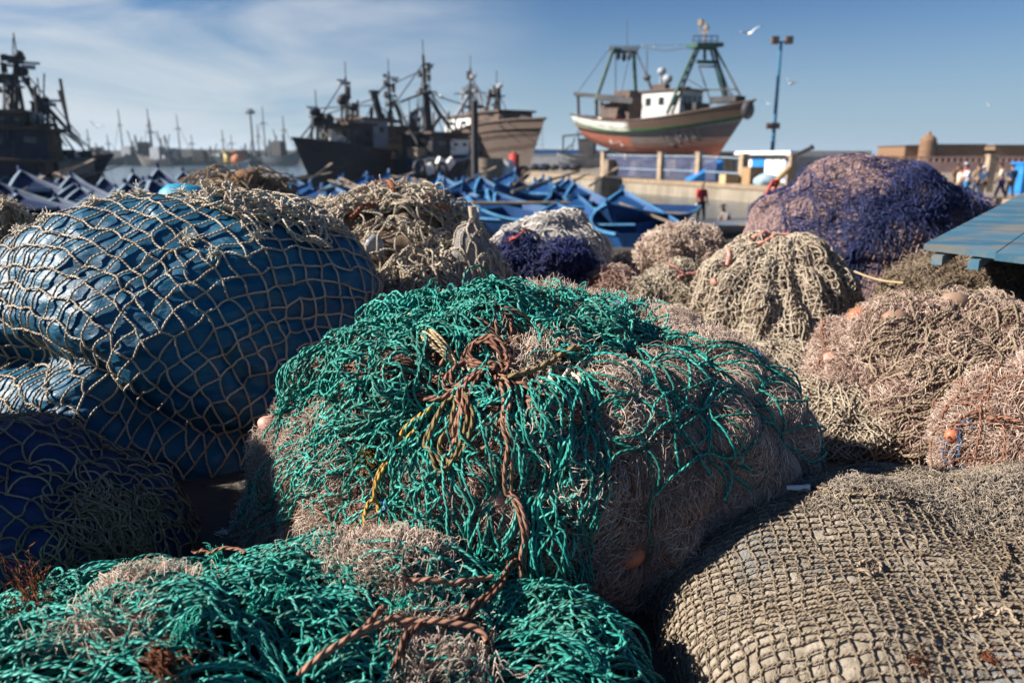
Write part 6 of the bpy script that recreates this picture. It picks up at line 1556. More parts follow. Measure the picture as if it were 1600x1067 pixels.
ropes(SA, rA, "cream_cord_loop", M['cream'], 0.0040, 0.026, [
    [(800, 560), (812, 610), (830, 580)], [(858, 590), (872, 620), (886, 590)], [(885, 590), (900, 615), (906, 575)], [(835, 590), (850, 615), (862, 585)], [(902, 585), (905, 620), (914, 650)]], wob=0.003, n=40)
ropes(SA, rA, "blue_twine", M['blue_twine'], 0.0036, 0.034, [
    [(940, 470), (958, 485), (962, 505)], [(1040, 560), (1060, 575)], [(1170, 560), (1182, 580)], [(600, 770), (615, 790), (605, 815)]], n=40)
float_on(SA, 447, 742, (0.026, 0.024, 0.040), M['float'], rA, 0.016, 0.3)
float_on(SA, 428, 668, (0.030, 0.026, 0.022), M['float'], rA, 0.014, -0.3)
float_on(SA, 572, 528, (0.050, 0.034, 0.032), M['float'], rA, 0.012, 0.2)
float_on(SA, 975, 868, (0.036, 0.03, 0.026), M['float_orange'], rA, 0.010, 0.2)
float_on(SA, 1110, 760, (0.030, 0.024, 0.022), M['float_orange'], rA, 0.008, 0.3)
float_on(SA, 775, 785, (0.030, 0.022, 0.034), M['float'], rA, -0.006, 0.0)

# ------------------------------------------------------------------ B: low green heap at the front
SB = Dome((-0.46, 1.06), 0.68, 0.40, 0.185, 2.6, n=200, noise=((3, 0.05), (8, 0.02)), seed=8)
rB = heap_root("net_heap", SB, "low spread of thick green trawl netting in front of the tied heap")
SB.mesh("net_mass", M['core_dark'], rB)
g = Geo()
GB = 0.0026
uvb = rnd_uv(640, 0, 1)
walk(g, SB, uvb, RNG.normal(0.1, 0.7, len(uvb)), 74, 0.0070, 0.09, (0.002, 0.044), GB, 6, 0.2, rnd=RNG.uniform(0.1, 1, len(uvb)), calm=0.8)
for k in range(3):
    net(g, SB, quad_uv(SB, [(20, 900), (900, 905), (980, 1060), (-40, 1060)], 34, 13), GB, 0.016, 0.036, 0.30, 0.012, 0.07, 4, 80 + k, 8, 6, drop=0.1)
for k in range(26):   # long lines gathered along the back edge
    y0 = 838 + k * 2.9
    rope_on(g, SB, [(330 + 10 * k % 70, y0 + 22), (420, y0 + 6), (520, y0 + 8), (600 + 3 * k, y0 + 26), (680, y0 + 50)], GB, 0.03, 60, 0.008, rnd=random.uniform(0.3, 1), sides=6)
for k in range(22):   # gathered towards the tie
    rope_on(g, SB, [(620 + 10 * k, 990 - 2 * k), (720 + 4 * k, 945), (800, 920 + 1.3 * k), (900 + 3.2 * k, 905 + 3.2 * k), (990, 990 + 2.6 * k)], GB, 0.022, 60, 0.006, rnd=random.uniform(0.2, 0.9), sides=6)
for (px, py) in ((20, 925), (60, 915), (150, 900), (230, 890)):
    c = SB.uv(px, py); p = SB.at(c[0], c[1], 0.0); t = np.linspace(0, np.pi, 24)
    g.tubes(np.stack([p[0] + 0.05 * np.cos(t) + 0.01 * np.sin(3 * t), p[1] + 0.02 * np.sin(2 * t), p[2] + 0.045 * np.sin(t)], -1)[None], GB, 7, np.array([0.6]))
g.wb("green_netting", M['green'], rB)
tufts(SB, rB, 'frayed_end', M['greenfray'], ((210, 930), (195, 1000), (395, 985), (440, 960), (560, 920), (290, 1010), (640, 960), (340, 900), (760, 930)), 50, 0.026, 0.0008, (0, -0.3, 1), 0.8, 0.045)
g = Geo()
for (px, py, n) in ((220, 935, 260), (560, 880, 240), (600, 900, 220), (665, 1000, 300), (700, 1050, 240), (620, 880, 200), (170, 1010, 120)):
    c = SB.uv(px, py)
    walk(g, SB, c + RNG.normal(0, 0.030, (n, 2)), RNG.uniform(0, 6.28, n), 28, 0.005, 0.4, (0.018, 0.054), 0.0007, 3, 0.6)
g.wb("nylon_strands", M['fibre'], rB)
ropes(SB, rB, "brown_rope", M['brown'], 0.0046, 0.066, [
    ([(815, 908), (770, 935), (735, 965), (690, 1005), (650, 1040), (615, 1075)], dict(strands=2, n=90, r=0.0040)),
    ([(490, 1075), (530, 1045), (590, 1026), (650, 1024), (710, 1038), (760, 1062)], dict(r=0.0054, n=90, h=0.072)),
    ([(588, 980), (566, 1000), (550, 1030)], dict(r=0.005)), [(640, 935), (690, 940), (740, 935)], ([(300, 905), (350, 905), (400, 915)], dict(r=0.0036))], wob=0.003)
tufts(SB, rB, "frayed_brown_rope", M['rust'], ((48, 990), (60, 950)), 50, 0.075, 0.0009, (0.15, -0.1, 1), 0.22, 0.03, droop=0.1)
tufts(SB, rB, "frayed_brown_rope", M['rust'], ((240, 1050),), 60, 0.06, 0.0009, (0.9, -0.2, 0.15), 0.25, 0.042)
float_on(SB, 862, 1002, (0.055, 0.04, 0.020), plain_mat("float_brick", (0.20, 0.06, 0.03), (0.29, 0.10, 0.055), 14, 0.6), rB, 0.008, -0.4)

# ------------------------------------------------------------------ sacks under square meshed net (C) and tarpaulin heaps (D, E)
def cells(S, n, amp, rot):
    ca, sa = math.cos(rot), math.sin(rot)
    a = (S.U * ca - S.V * sa) * n; b = (S.U * sa + S.V * ca) * n
    w = 0.35 * pn(np.stack([S.U * 3, S.V * 3, S.U * 0], -1), 3); a = a + w * 2; b = b + w
    return amp * (np.abs(np.sin(np.pi * a) * np.sin(np.pi * b)) ** 0.6 - 0.5), a, b
def cell_net(g, S, n, rot, r, h, jitter=0.15, drop=0.0, K=5, knot=1.5, mask=None, slack=0.12, wseed=3, hvar=0.0, sides=6):
    k = int(n * 1.05)
    a, b = np.meshgrid(np.arange(-k, k + 1), np.arange(-k, k + 1), indexing='ij')
    a = a.astype(float); b = b.astype(float)
    ca, sa = math.cos(rot), math.sin(rot)
    u, v = a / n, b / n
    for _ in range(4):      # undo the warp
        U = u * ca + v * sa; V = -u * sa + v * ca
        w = 0.35 * pn(np.stack([U * 3, V * 3, U * 0], -1), wseed)
        u = (a - 2 * w) / n; v = (b - w) / n
    G = np.stack([u * ca + v * sa, -u * sa + v * ca], -1)
    return net(g, S, G, r, h, hvar, slack, jitter / n, 0, K=K, sides=sides, knot=knot, drop=drop, mask=mask)

m = MT("sack_cloth", 0.95, 0.1)
c = m.ramp(m.noise(26, 6, 0.65), [(0.3, (0.20, 0.165, 0.125)), (0.5, (0.31, 0.26, 0.205)), (0.7, (0.40, 0.345, 0.28))])
c = m.mix(m.ramp(m.noise(4.5, 3), [(0.56, (0, 0, 0)), (0.70, (0.6, 0.6, 0.6))]), c, (0.10, 0.15, 0.19))
m.col(c); m.bump(m.noise(160, 5, 0.7), 1.0, 0.006); M['sack'] = m.m
SC = Dome((1.08, 1.31), 0.78, 0.54, 0.235, 3.0, n=460, noise=((2.2, 0.035), (5, 0.022), (60, 0.0018)), seed=14, extra=lambda S: cells(S, 38, 0.0042, 0.12)[0])
rC = heap_root("net_sack", SC, "bulging sack of grey sand coloured net mass under a square meshed tan net", "net sack")
SC.mesh("sack_body", M['sack'], rC)
g = Geo(); cell_net(g, SC, 38, 0.12, 0.0020, 0.0030, 0.16, 0.03, knot=1.5, slack=0.08, hvar=0.004)
g.wb("square_netting", rope_mat("grey_tan_cord", [(0, (0.14, 0.105, 0.072)), (0.5, (0.23, 0.178, 0.125)), (1, (0.33, 0.265, 0.19))], 0.003, 0.85, True, 0.3), rC)
g = Geo()
uv0 = rnd_uv(1500, 0, 0.98)
walk(g, SC, uv0, RNG.uniform(0, 6.28, len(uv0)), 14, 0.004, 0.4, (-0.004, 0.008), 0.0007, 3, 0.6)
for (px, py, n) in ((1420, 770, 500), (1500, 790, 400), (1560, 760, 300), (1300, 760, 300)):
    c = SC.uv(px, py); walk(g, SC, c + RNG.normal(0, 0.06, (n, 2)), RNG.normal(0.2, 0.6, n), 18, 0.005, 0.3, (0.0, 0.016), 0.0008, 3, 0.5)
g.wb("loose_fibres", rope_mat("sand_fibre", [(0, (0.19, 0.155, 0.12)), (0.5, (0.30, 0.25, 0.20)), (1, (0.41, 0.35, 0.29))], 0.001, 0.9, False, 0.2), rC)
ropes(SC, rC, "loose_cord", M['tan'], 0.0032, 0.01, [[(1180 + 70 * k, 762 - k), (1240 + 70 * k, 775 + 3 * k), (1300 + 70 * k, 770 + 8 * k)] for k in range(5)] +
      [[(1340, 890), (1360, 880), (1375, 890), (1362, 905), (1340, 900)], [(1500, 980), (1560, 960), (1600, 985)], [(1560, 830), (1575, 880), (1555, 930), (1600, 960)]], n=40)
tufts(SC, rC, "rust_tuft", M['rust'], ((1535, 1030), (1420, 1035)), 34, 0.030, 0.0008, (0.6, -0.3, 0.15), 0.35, 0.004)

def tarp_mat(name, c1, c2, rough=0.38):
    m = MT(name, rough, 0.5)
    m.col(m.ramp(m.noise(5, 5, 0.6), [(0.35, c1), (0.7, c2)]))
    m.ln(m.math('MULTIPLY_ADD', m.noise(9, 4), 0.34, rough - 0.06), m.b.inputs['Roughness'])
    m.bump(m.noise(18, 5, 0.55, stretch=(1, 1, 2.2), dist=1.2), 0.6, 0.008)
    m.b.inputs['Specular IOR Level'].default_value = 0.35
    return m.m
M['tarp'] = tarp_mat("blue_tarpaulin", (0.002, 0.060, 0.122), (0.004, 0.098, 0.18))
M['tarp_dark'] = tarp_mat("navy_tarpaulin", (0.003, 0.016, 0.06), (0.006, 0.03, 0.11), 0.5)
M['tarp_bright'] = tarp_mat("turquoise_tarpaulin", (0.01, 0.20, 0.33), (0.02, 0.27, 0.42), 0.35)
def tarp_folds(fold_lines, wr=0.009):
    def f(S):
        q = np.stack([S.P[..., 0] * 5 + S.P[..., 2] * 2, S.P[..., 1] * 5, S.P[..., 2] * 14], -1)
        d = wr * (1 - np.abs(pn(q, 61)) * 2.2) + wr * 0.7 * (1 - 2 * np.abs(pn(q * 2.3 + 5, 62)))
        for pix, depth, width in fold_lines:
            c = spline([S.uv(*p) for p in pix], 60)
            dd = np.full(S.U.shape, 9.0)
            for k in c: dd = np.minimum(dd, np.hypot(S.U - k[0], S.V - k[1]))
            d = d - depth * np.exp(-(dd / width) ** 2)
        return d
    return f
SD = Dome((-1.21, 2.62), 0.735, 0.60, 0.825, 2.15, n=260, lean=(0.08, 0.0), noise=((1.6, 0.05), (4, 0.022)), seed=21,
          extra=tarp_folds([([(-20, 560), (60, 560), (130, 580), (200, 640), (300, 690), (400, 700)], 0.09, 0.05), ([(360, 560), (410, 600), (480, 610)], 0.03, 0.03), ([(250, 610), (300, 640), (330, 660)], 0.02, 0.03)]))
rD = heap_root("covered_net_heap", SD, "large heap wrapped in shiny blue tarpaulin under a wide meshed pale net", "covered heap")
SD.mesh("tarpaulin", M['tarp'], rD)
g = Geo(); cell_net(g, SD, 20, 0.62, 0.0034, 0.006, 0.13, 0.012, K=8, knot=1.6, slack=0.10)
g.wb("wide_mesh_netting", M['tancord'], rD)
tufts(SD, rD, 'frayed_tuft', M['fluff'], ((190, 312), (150, 325), (75, 345), (30, 360), (222, 305), (286, 310), (300, 318), (330, 312), (395, 330), (410, 345), (430, 335), (400, 375), (450, 350), (380, 340), (295, 380), (335, 405)), 60, 0.034, 0.0014, (0, -0.1, 1), 0.8, 0.01, 8)
g = Geo()
net(g, SD, quad_uv(SD, [(330, 318), (500, 345), (520, 400), (370, 370)], 16, 9), 0.0034, 0.008, 0.03, 0.7, 0.012, 0.04, 5, 90, 7, 6)
rope_on(g, SD, [(300, 322), (380, 338), (460, 348), (540, 372)], 0.004, 0.012, 50, 0.006, strands=4)
g.wb("bunched_netting", M['cream'], rD)
# turquoise corner of the sheet on the crest
SDt = Dome((-1.28, 2.95), 0.15, 0.10, 0.845, 4.0, n=60, noise=((6, 0.012),), seed=5)
SDt.mesh("turquoise_sheet", M['tarp_bright'], rD)

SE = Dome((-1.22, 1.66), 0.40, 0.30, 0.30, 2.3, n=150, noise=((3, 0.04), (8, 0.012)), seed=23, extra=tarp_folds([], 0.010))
rE = heap_root("covered_net_heap", SE, "low heap under navy tarpaulin in front of the larger blue tarpaulin heap", "covered heap")
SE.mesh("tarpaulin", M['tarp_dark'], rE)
g = Geo(); cell_net(g, SE, 11, 0.4, 0.0024, 0.004, 0.25, 0.03, K=6, knot=1.6, slack=0.2)
uv0 = px_uv(SE, [(130, 740), (240, 760), (230, 880), (60, 890)], 130)
walk(g, SE, uv0, RNG.normal(-0.5, 0.5, len(uv0)), 24, 0.008, 0.25, (0.004, 0.02), 0.0022, 5, 0.3)
g.wb("fine_netting", M['tan'], rE)

SX = Dome((-2.08, 1.62), 0.50, 0.44, 1.05, 2.4, n=90, noise=((3, 0.05), (8, 0.02)), seed=29)  # heap out of view, added for the shadow it casts
rX = heap_root("net_heap", SX, "unseen tan net heap added beyond the left edge to shade the low navy heap")
SX.mesh("net_mass", M['core_tan'], rX)
g = Geo(); cell_net(g, SX, 16, 0.5, 0.0034, 0.004, 0.2, 0.05, K=5, slack=0.2, sides=5)
uv0 = rnd_uv(700, 0, 1); walk(g, SX, uv0, RNG.uniform(0, 6.28, 700), 20, 0.012, 0.25, (0.0, 0.035), 0.0028, 4, 0.4)
g.wb("tan_netting", M['tancord'], rX)

# ------------------------------------------------------------------ middle-distance heaps
def fuzzy(S, root, n, K, step, r, h, mat, curl=0.25, wild=0.5, lo=0, hi=1.0, name="net_strands", head=None, sides=3):
    g = Geo(); uv = rnd_uv(n, lo, hi)
    walk(g, S, uv, RNG.uniform(0, 6.28, n) if head is None else head(uv), K, step, curl, h, r, sides, wild)
    return g.wb(name, mat, root)
def near_ring(S, root, n, mat, name="skirt"):
    return fuzzy(S, root, n, 20, 0.02, 0.002, (0, 0.02), mat, lo=0.9, hi=1.02, name=name)

# F: cream heap behind the tarpaulin
SF = Dome((-0.56, 3.42), 0.60, 0.52, 0.80, 1.9, n=170, noise=((2.6, 0.07), (7, 0.035)), seed=31)
rF = heap_root("net_heap", SF, "tall heap of cream cord netting with a rust rope behind the blue tarpaulin")
SF.mesh("net_mass", M['core_beige'], rF)
g = Geo()
for k in range(3):
    net(g, SF, quad_uv(SF, [(420, 300), (690, 290), (800, 440), (470, 400)], 22, 16), 0.0036, 0.006, 0.05, 0.6, 0.012, 0.06, 5, 95 + k, 6, 5)
net(g, SF, np.stack(np.meshgrid(np.linspace(-0.9, 0.9, 40), np.linspace(-0.95, 0.6, 34), indexing='ij'), -1), 0.0036, 0.006, 0.05, 0.5, 0.01, 0.05, 5, 99, 6, 5)
uv0 = px_uv(SF, [(620, 390), (790, 390), (820, 450), (640, 450)], 220)
walk(g, SF, uv0, RNG.normal(-1.5, 0.4, len(uv0)), 22, 0.012, 0.1, (0.006, 0.05), 0.004, 5, 0.2)
rope_on(g, SF, [(400, 325), (480, 322), (560, 325), (640, 330)], 0.005, 0.04, 50, 0.006, strands=5)
g.wb("cord_netting", M['cream'], rF)
tufts(SF, rF, 'frayed_tuft', M['fluff'], ((505, 300), (550, 278), (590, 274), (470, 318), (640, 290), (555, 395), (545, 420), (530, 410), (620, 440), (665, 300)), 40, 0.05, 0.0022, (0, -0.2, 1), 0.8, 0.02, 7)
ropes(SF, rF, "rust_rope", M['rust'], 0.008, 0.05, [[(566 + 2*q, 318), (575, 300 + q), (600, 298), (620, 312 + 2*q), (645, 326), (670, 330 + q), (700, 345), (720, 352)] for q in range(3)] +
      [[(556, 350), (585, 336), (610, 330)], [(664, 318), (668, 330), (690, 340)]], wob=0.008)
m = MT("clear_sheet", 0.3, 0.4); m.col(m.ramp(m.noise(8), [(0.4, (0.20, 0.21, 0.22)), (0.65, (0.34, 0.34, 0.35))])); M['sheet'] = m.m
c = SF.uv(585, 395); p = SF.at(c[0], c[1], 0.0)
Sp = Dome((p[0], p[1] + 0.0), 0.13, 0.07, p[2] + 0.09, 1.5, n=60, noise=((7, 0.05), (18, 0.012)), seed=2)
Sp.mesh("plastic_sheet", M['sheet'], rF)
# the knotted pale sack beside it
SFp = Dome((-0.165, 3.12), 0.20, 0.16, 0.725, 1.35, n=90, noise=((6, 0.02), (16, 0.012)), seed=33)
rFp = heap_root("net_sack", SFp, "small pale sack of net drawn up to a knotted peak beside the cream heap", "net sack")
SFp.mesh("sack_body", M['core_white'], rFp)
g = Geo(); cell_net(g, SFp, 9, 0.78, 0.004, 0.003, 0.2, 0.05, K=5, slack=0.2)
top = SFp.at(0, 0, 0.0)
g.bar(top - np.array([0, 0, 0.03]), top + np.array([0, 0, 0.035]), 0.010, 8, 0.018)
uv0 = rnd_uv(120, 0.3, 0.95); walk(g, SFp, uv0, radial(uv0) + RNG.normal(0, 0.2, 120), 16, 0.014, 0.1, (0.002, 0.016), 0.0035, 5, 0.2)
g.wb("netting", M['cream'], rFp)

# G: flat coil at the back left
SG = Dome((-1.87, 5.15), 0.43, 0.36, 0.80, 3.6, n=130, noise=((3, 0.05), (9, 0.03)), seed=35)
rG = heap_root("net_heap", SG, "flat topped brown coil of netting with a round bundle on top near the blue boats")
SG.mesh("net_mass", M['core_tan'], rG)
g = Geo()
uv0 = rnd_uv(420, 0.3, 0.95); walk(g, SG, uv0, radial(uv0, 1.57) + RNG.normal(0, 0.3, len(uv0)), 24, 0.022, 0.12, (0.004, 0.05), 0.006, 5, 0.3)
net(g, SG, np.stack(np.meshgrid(np.linspace(-0.9, 0.9, 26), np.linspace(-0.95, 0.7, 26), indexing='ij'), -1), 0.005, 0.01, 0.05, 0.5, 0.012, 0.05, 5, 101, 6, 5)
g.wb("coiled_netting", M['tan'], rG)
g = Geo(); p = SG.at(0.02, -0.1, 0.03); g.ball(p + np.array([0.08, 0, 0.0]), (0.085, 0.08, 0.065), 14)
g.v[0] += 0.02 * pn(g.v[0] * 22, 4)[:, None]
g.wb("round_bundle", core_mat("orange_bundle", [(0.3, (0.16, 0.08, 0.045)), (0.6, (0.32, 0.19, 0.12))], 20), rG)

# H: white and deep blue heap
SH = Dome((0.21, 4.35), 0.41, 0.40, 0.66, 2.3, n=130, noise=((3, 0.05), (8, 0.02)), seed=41, extra=lambda S: cells(S, 16, 0.012, 0.6)[0])
rH = heap_root("net_heap", SH, "heap of whitish net with a deep blue bundle of netting thrown over its front")
SH.mesh("net_mass", M['core_white'], rH)
g = Geo(); cell_net(g, SH, 16, 0.6, 0.0035, 0.004, 0.2, 0.03, slack=0.2, sides=5)
g.wb("white_netting", M['white_twine'], rH)
SHb = Dome((0.16, 4.10), 0.36, 0.24, 0.52, 2.0, n=120, noise=((5, 0.07), (13, 0.035)), seed=43)
g = Geo(); g.grid(SHb.P, mask=SHb.rho < 1.04); nb = g.wb("blue_bundle", M['core_navy'], rH)
g = Geo(); uv0 = rnd_uv(1500, 0, 1); walk(g, SHb, uv0, RNG.uniform(0, 6.28, 1500), 20, 0.010, 0.25, (0.0, 0.04), 0.0028, 4, 0.5)
g.wb("blue_strands", M['navy'], rH, nb)
ropes(SHb, rH, "red_rope", plain_mat("red_rope", (0.30, 0.05, 0.045)), 0.006, 0.04, [[(800, 378 + 3*q), (815, 372), (835, 378), (850, 385 + 2*q)] for q in range(3)], wob=0.006)
SH2 = Dome((0.47, 4.02), 0.24, 0.20, 0.375, 2.2, n=110, noise=((4, 0.05), (11, 0.02)), seed=45)
rH2 = heap_root("net_heap", SH2, "small brown pink net heap lying against the deep blue bundle")
SH2.mesh("net_mass", M['core_pink'], rH2)
fuzzy(SH2, rH2, 900, 18, 0.01, 0.0022, (0, 0.03), M['pinkfibre'])
SH3 = Dome((0.16, 3.85), 0.34, 0.20, 0.27, 2.2, n=90, noise=((4, 0.05), (11, 0.02)), seed=46)
rH3 = heap_root("net_heap", SH3, "low shaded heap of dull pink netting in front of the deep blue bundle")
SH3.mesh("net_mass", M['core_mauve'], rH3)
fuzzy(SH3, rH3, 700, 18, 0.01, 0.0022, (0, 0.03), M['mauve'])

# I: two lumps of brown beige net
SI = Dome((0.97, 4.35), 0.33, 0.32, 0.565, 2.2, n=130, noise=((4, 0.08), (10, 0.035)), seed=51)
rI = heap_root("net_heap", SI, "lumpy heap of woolly beige netting behind the cone shaped heap")
SI.mesh("net_mass", M['core_beige'], rI)
fuzzy(SI, rI, 2200, 18, 0.010, 0.0026, (0, 0.035), M['fibre'], 0.3)
SI2 = Dome((0.83, 3.95), 0.36, 0.26, 0.37, 2.2, n=120, noise=((4, 0.07), (10, 0.03)), seed=52)
rI2 = heap_root("net_heap", SI2, "low heap of tan netting with pink scraps in front of the woolly beige heap")
SI2.mesh("net_mass", M['core_tan'], rI2)
fuzzy(SI2, rI2, 1900, 18, 0.010, 0.0028, (0, 0.032), M['cream'], 0.25, name="cord_strands", sides=4)
mpk = plain_mat("pink_scrap", (0.45, 0.20, 0.17))
for k in range(9):
    g = Geo(); uv0 = rnd_uv(1, 0.1, 0.8); walk(g, SI2, uv0, RNG.uniform(0, 6, 1), 14, 0.012, 0.3, (0.02, 0.05), 0.006, 5, 0.3); g.wb("pink_scrap", mpk, rI2)

# J: cone shaped heap with hanging meshes
def ribs(S):
    th = np.arctan2(S.V, S.U)
    return 0.020 * np.sin(th * 17 + 3 * pn(np.stack([S.U * 2, S.V * 2, S.U * 0], -1), 9)) * np.clip(S.rho * 1.6, 0, 1) + cells(S, 26, 0.010, 0.3)[0]
SJ = Dome((1.33, 3.66), 0.47, 0.42, 0.60, 1.75, n=200, noise=((3, 0.05), (8, 0.02)), seed=55, extra=ribs)
rJ = heap_root("net_heap", SJ, "cone shaped heap of tan net with meshes hanging in folds")
SJ.mesh("net_mass", M['core_beige'], rJ)
g = Geo()
th = np.linspace(0, 2 * np.pi, 96)[:, None]; rr = np.linspace(0.06, 0.99, 26)[None]
G = np.stack([rr * np.cos(th), rr * np.sin(th)], -1)
net(g, SJ, G, 0.0036, 0.003, 0.018, 0.16, 0.004, 0.02, 6, 111, 5, 5, knot=1.5, diag=False, drop=0.04)
uv0 = rnd_uv(420, 0.05, 0.9); walk(g, SJ, uv0, radial(uv0) + RNG.normal(0, 0.12, len(uv0)), 22, 0.014, 0.05, (0.004, 0.022), 0.0036, 5, 0.2)
g.wb("hanging_netting", M['tancord'], rJ)
fuzzy(SJ, rJ, 700, 16, 0.009, 0.0014, (0, 0.02), M['fibre'], 0.3)
ropes(SJ, rJ, "pink_scrap", plain_mat("pink_scrap_b", (0.48, 0.17, 0.12), (0.5, 0.25, 0.2)), 0.010, 0.02,
      [[(1176, 378), (1186, 372), (1200, 372)], [(1130, 420), (1138, 405), (1142, 395)], [(1118, 438), (1124, 446)], [(1180, 384), (1200, 376), (1230, 372)]], n=20)

# K: big purple heap
def swirl(S):
    return cells(S, 34, 0.012, 0.5)[0] + 0.03 * np.sin(S.rho * 14 + 2.2 * np.arctan2(S.V, S.U) + 2 * pn(np.stack([S.U * 2, S.V * 2, S.U * 0], -1), 12)) * (S.rho < 0.75) * np.clip(S.rho * 2, 0, 1)
SK = Dome((2.42, 5.2), 0.90, 0.78, 0.925, 2.2, n=300, noise=((1.6, 0.08), (4, 0.03)), seed=57, extra=swirl)
rK = heap_root("net_heap", SK, "huge dome of mauve net with dark blue swirls beside the blue planked table")
SK.mesh("net_mass", M['core_mauve'], rK)
g = Geo(); cell_net(g, SK, 34, 0.5, 0.0040, 0.003, 0.15, 0.02, K=4, knot=0, slack=0.12, sides=4)
g.wb("mauve_netting", M['mauve'], rK)
g = Geo()
def band(pix, n, w, h=(0.004, 0.03), r=0.0024):
    uv = spline([SK.uv(*p) for p in pix], n)
    d = np.gradient(uv, axis=0); a = np.arctan2(d[:, 1], d[:, 0])
    walk(g, SK, uv + RNG.normal(0, w, uv.shape), a + RNG.normal(0, 0.25, n), 18, 0.016, 0.12, h, r, 4, 0.3)
band([(1235, 290), (1228, 330), (1245, 350), (1290, 362), (1340, 352), (1390, 330), (1430, 335), (1470, 330)], 190, 0.016)
band([(1270, 262), (1262, 300), (1290, 325), (1330, 318), (1380, 312), (1420, 290), (1455, 275)], 130, 0.013)
band([(1170, 340), (1200, 305), (1240, 280), (1290, 262)], 90, 0.014)
band([(1400, 262), (1440, 275), (1480, 300), (1510, 320)], 190, 0.028)
band([(1395, 340), (1370, 360), (1340, 385), (1320, 410)], 120, 0.014)
for poly, n in (([(1370, 265), (1500, 290), (1500, 340), (1380, 350)], 130), ([(1320, 330), (1470, 320), (1470, 355), (1330, 365)], 110), ([(1280, 255), (1420, 252), (1420, 290), (1290, 300)], 50)):
    uv0 = px_uv(SK, poly, n); walk(g, SK, uv0, RNG.uniform(0, 6.28, n), 16, 0.014, 0.25, (0.002, 0.026), 0.0022, 4, 0.4)
g.wb("dark_blue_netting", M['navy'], rK)
# L: long pink heap on the right
SL = Dome((1.62, 2.56), 0.56, 0.44, 0.455, 2.4, n=200, noise=((3, 0.07), (8, 0.035), (20, 0.01)), seed=61)
rL = heap_root("net_heap", SL, "rounded heap of pinkish nylon net with orange floats under streaming brown cords")
SL.mesh("net_mass", M['core_pink'], rL)
fuzzy(SL, rL, 5200, 22, 0.007, 0.0011, (0, 0.034), M['pinkfibre'], 0.28, 0.5)
fuzzy(SL, rL, 3600, 22, 0.007, 0.0011, (0.004, 0.036), M['fibre'], 0.28, 0.5, name="pale_strands")
g = Geo()
for k in range(46):
    y0 = 470 + k * 3.5 + random.uniform(-8, 8); x0 = random.uniform(1340, 1450)
    rope_on(g, SL, [(x0, y0 + 60 + k * 1.2), (x0 + 70, y0 + 45 + k), (x0 + 140, y0 + 22 + k * .4), (1590, y0 + random.uniform(-10, 25))], random.uniform(0.0028, 0.004), 0.026, 50, 0.008, sides=5)
net(g, SL, quad_uv(SL, [(1380, 470), (1590, 470), (1560, 620), (1360, 600)], 9, 12), 0.0034, 0.02, 0.02, 0.2, 0.008, 0.05, 4, 121, 6, 5, diag=True, drop=0.15)
g.wb("brown_cord_netting", M['tan'], rL)
ropes(SL, rL, "brown_rope", M['brown'], 0.005, 0.033, [[(1520, 596), (1490, 604), (1450, 628), (1470, 632), (1500, 630)], [(1320, 510), (1300, 540), (1288, 580)]], n=40)
float_on(SL, 1348, 494, (0.045, 0.03, 0.028), M['float_orange'], rL, 0.012, 0.2)
float_on(SL, 1300, 565, (0.034, 0.026, 0.026), M['float'], rL, 0.012, 0.2)
float_on(SL, 1400, 500, (0.05, 0.035, 0.032), plain_mat("float_brown", (0.20, 0.12, 0.08), (0.27, 0.17, 0.12)), rL, 0.008, -0.2)
float_on(SL, 1490, 476, (0.055, 0.035, 0.036), plain_mat("float_tan", (0.25, 0.16, 0.11), (0.30, 0.20, 0.14)), rL, 0.010, -0.1)

# M: brown fibrous heap behind it
SM = Dome((2.12, 3.25), 0.62, 0.42, 0.535, 2.2, n=140, noise=((3, 0.05), (8, 0.03)), seed=63)
rM = heap_root("net_heap", SM, "wide heap of dull brown matted netting below the blue planked table")
SM.mesh("net_mass", M['core_tan'], rM)
fuzzy(SM, rM, 2600, 20, 0.010, 0.0022, (0, 0.032), M['tan'], 0.25, 0.4, head=lambda uv: RNG.normal(0.2, 0.7, len(uv)))

# N: heap at the right edge
SN = Dome((1.60, 1.96), 0.35, 0.28, 0.45, 2.4, n=140, noise=((4, 0.05), (10, 0.03)), seed=65)
rN = heap_root("net_heap", SN, "pink net heap cut by the right edge, bound round with brown cords", "net heap")
SN.mesh("net_mass", M['core_pink'], rN)
fuzzy(SN, rN, 2600, 22, 0.006, 0.0009, (0, 0.028), M['pinkfibre'], 0.2, 0.4, head=lambda uv: RNG.normal(0.2, 0.7, len(uv)))
fuzzy(SN, rN, 2600, 22, 0.006, 0.0009, (0.004, 0.034), M['fibre'], 0.28, 0.5, name="pale_strands")
g = Geo(); net(g, SN, quad_uv(SN, [(1490, 580), (1640, 580), (1640, 740), (1480, 740)], 4, 4), 0.003, 0.02, 0.012, 0.2, 0.008, 0.04, 4, 131, 7, 6)
g.wb("brown_netting", M['brown'], rN)
ropes(SN, rN, "brown_cord", M['brown'], 0.0042, 0.028, [[(1560, 560), (1575, 590), (1600, 600)], [(1500, 640), (1550, 650), (1600, 648)], [(1490, 690), (1510, 660), (1560, 640)]], n=40)
for (px, py) in ((1500, 680), (1490, 720), (1560, 570), (1505, 735)):
    g = Geo(); c = SN.uv(px, py); walk(g, SN, c + RNG.normal(0, 0.015, (4, 2)), RNG.uniform(0, 6, 4), 16, 0.006, 0.3, (0.014, 0.030), 0.0016, 5, 0.4)
    g.wb("blue_twine", M['blue_twine'], rN)
float_on(SN, 1494, 682, (0.022, 0.018, 0.022), M['float_orange'], rN, 0.012)

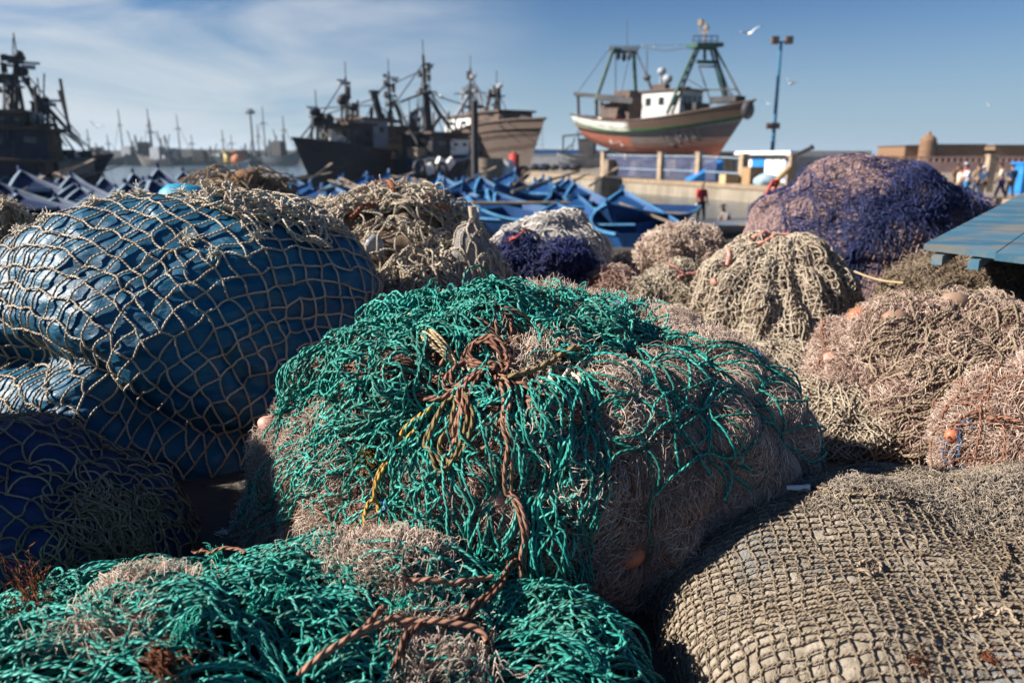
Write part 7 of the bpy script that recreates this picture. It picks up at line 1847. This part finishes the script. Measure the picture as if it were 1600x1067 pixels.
# O: low tan net between the heaps ; P: grey nets at the left edge
SO = Dome((1.10, 2.68), 0.44, 0.52, 0.17, 2.6, n=140, noise=((3, 0.05), (8, 0.02)), seed=67, extra=lambda S: cells(S, 30, 0.007, 0.9)[0])
rO = heap_root("net_heap", SO, "low fold of tan net in the gap between the tied and pink heaps")
SO.mesh("net_mass", M['core_tan'], rO)
g = Geo(); cell_net(g, SO, 30, 0.9, 0.0024, 0.003, 0.2, 0.04, slack=0.2, sides=5)
uv0 = rnd_uv(240, 0, 0.95); walk(g, SO, uv0, RNG.normal(0.9, 0.4, len(uv0)), 22, 0.012, 0.15, (0.006, 0.03), 0.0026, 5, 0.3)
g.wb("tan_netting", M['tancord'], rO)
SP = Dome((-2.36, 3.25), 0.40, 0.36, 0.74, 2.2, n=110, noise=((4, 0.07), (10, 0.035)), seed=69)
rP = heap_root("net_heap", SP, "grey matted net heap at the left edge behind the tarpaulin heap")
SP.mesh("net_mass", M['core_tan'], rP)
fuzzy(SP, rP, 1500, 18, 0.012, 0.003, (0, 0.04), M['cream'], 0.3, 0.5)

# line from the cone heap to the brown heap
g = Geo()
P0, P1 = np.array(tuple(at(1335, 424, 3.4))), np.array(tuple(at(1412, 442, 3.0)))
t = np.linspace(0, 1, 30)[:, None]
g.path(P0 * (1 - t) + P1 * t - np.array([0, 0, 0.012]) * np.sin(np.pi * t), 0.0045, 7)
o = g.build("line", M['straw']); tag(o, "thin straw line stretched from the cone shaped heap to the matted brown heap", "rope")

# litter in the gap
g = Geo()
p = gnd(345, 850); p = np.array([p[0] + 0.0, p[1] - 0.02, 0.0])
c = SA.uv(362, 838); p = SA.at(c[0], c[1], 0.03)
tuft(g, p, 40, 0.035, 0.0012, (-0.3, -0.2, 0.8), 0.5)
o = g.build("feather", M['fluff'] if False else plain_mat("white_down", (0.75, 0.75, 0.73))); tag(o, "white downy feather caught at the lower left of the tied heap", "feather")
p = gnd(112, 912, 0.10)
g = Geo(); g.box((p[0], p[1] + 0.06, 0.045), (0.075, 0.05, 0.09), 0.5, taper=0.92)
g.box((p[0], p[1] + 0.06, 0.093), (0.065, 0.042, 0.006), 0.5)
o = g.build("carton", plain_mat("dirty_white_card", (0.45, 0.45, 0.44), (0.58, 0.58, 0.57), 20)); tag(o, "small crumpled white carton on the ground behind the green netting", "litter")
c = SC.uv(1252, 770); p = SC.at(c[0], c[1], 0.012)
g = Geo(); g.bar(p - np.array([0.03, 0, 0.0]), p + np.array([0.01, -0.012, 0.004]), 0.005, 10, 0.008); g.bar(p + np.array([0.008, -0.011, 0.004]), p + np.array([0.016, -0.014, 0.005]), 0.009, 10)
o = g.build("bottle", plain_mat("white_plastic", (0.6, 0.58, 0.55))); tag(o, "tiny white plastic bottle end lying on the square meshed sack", "bottle")
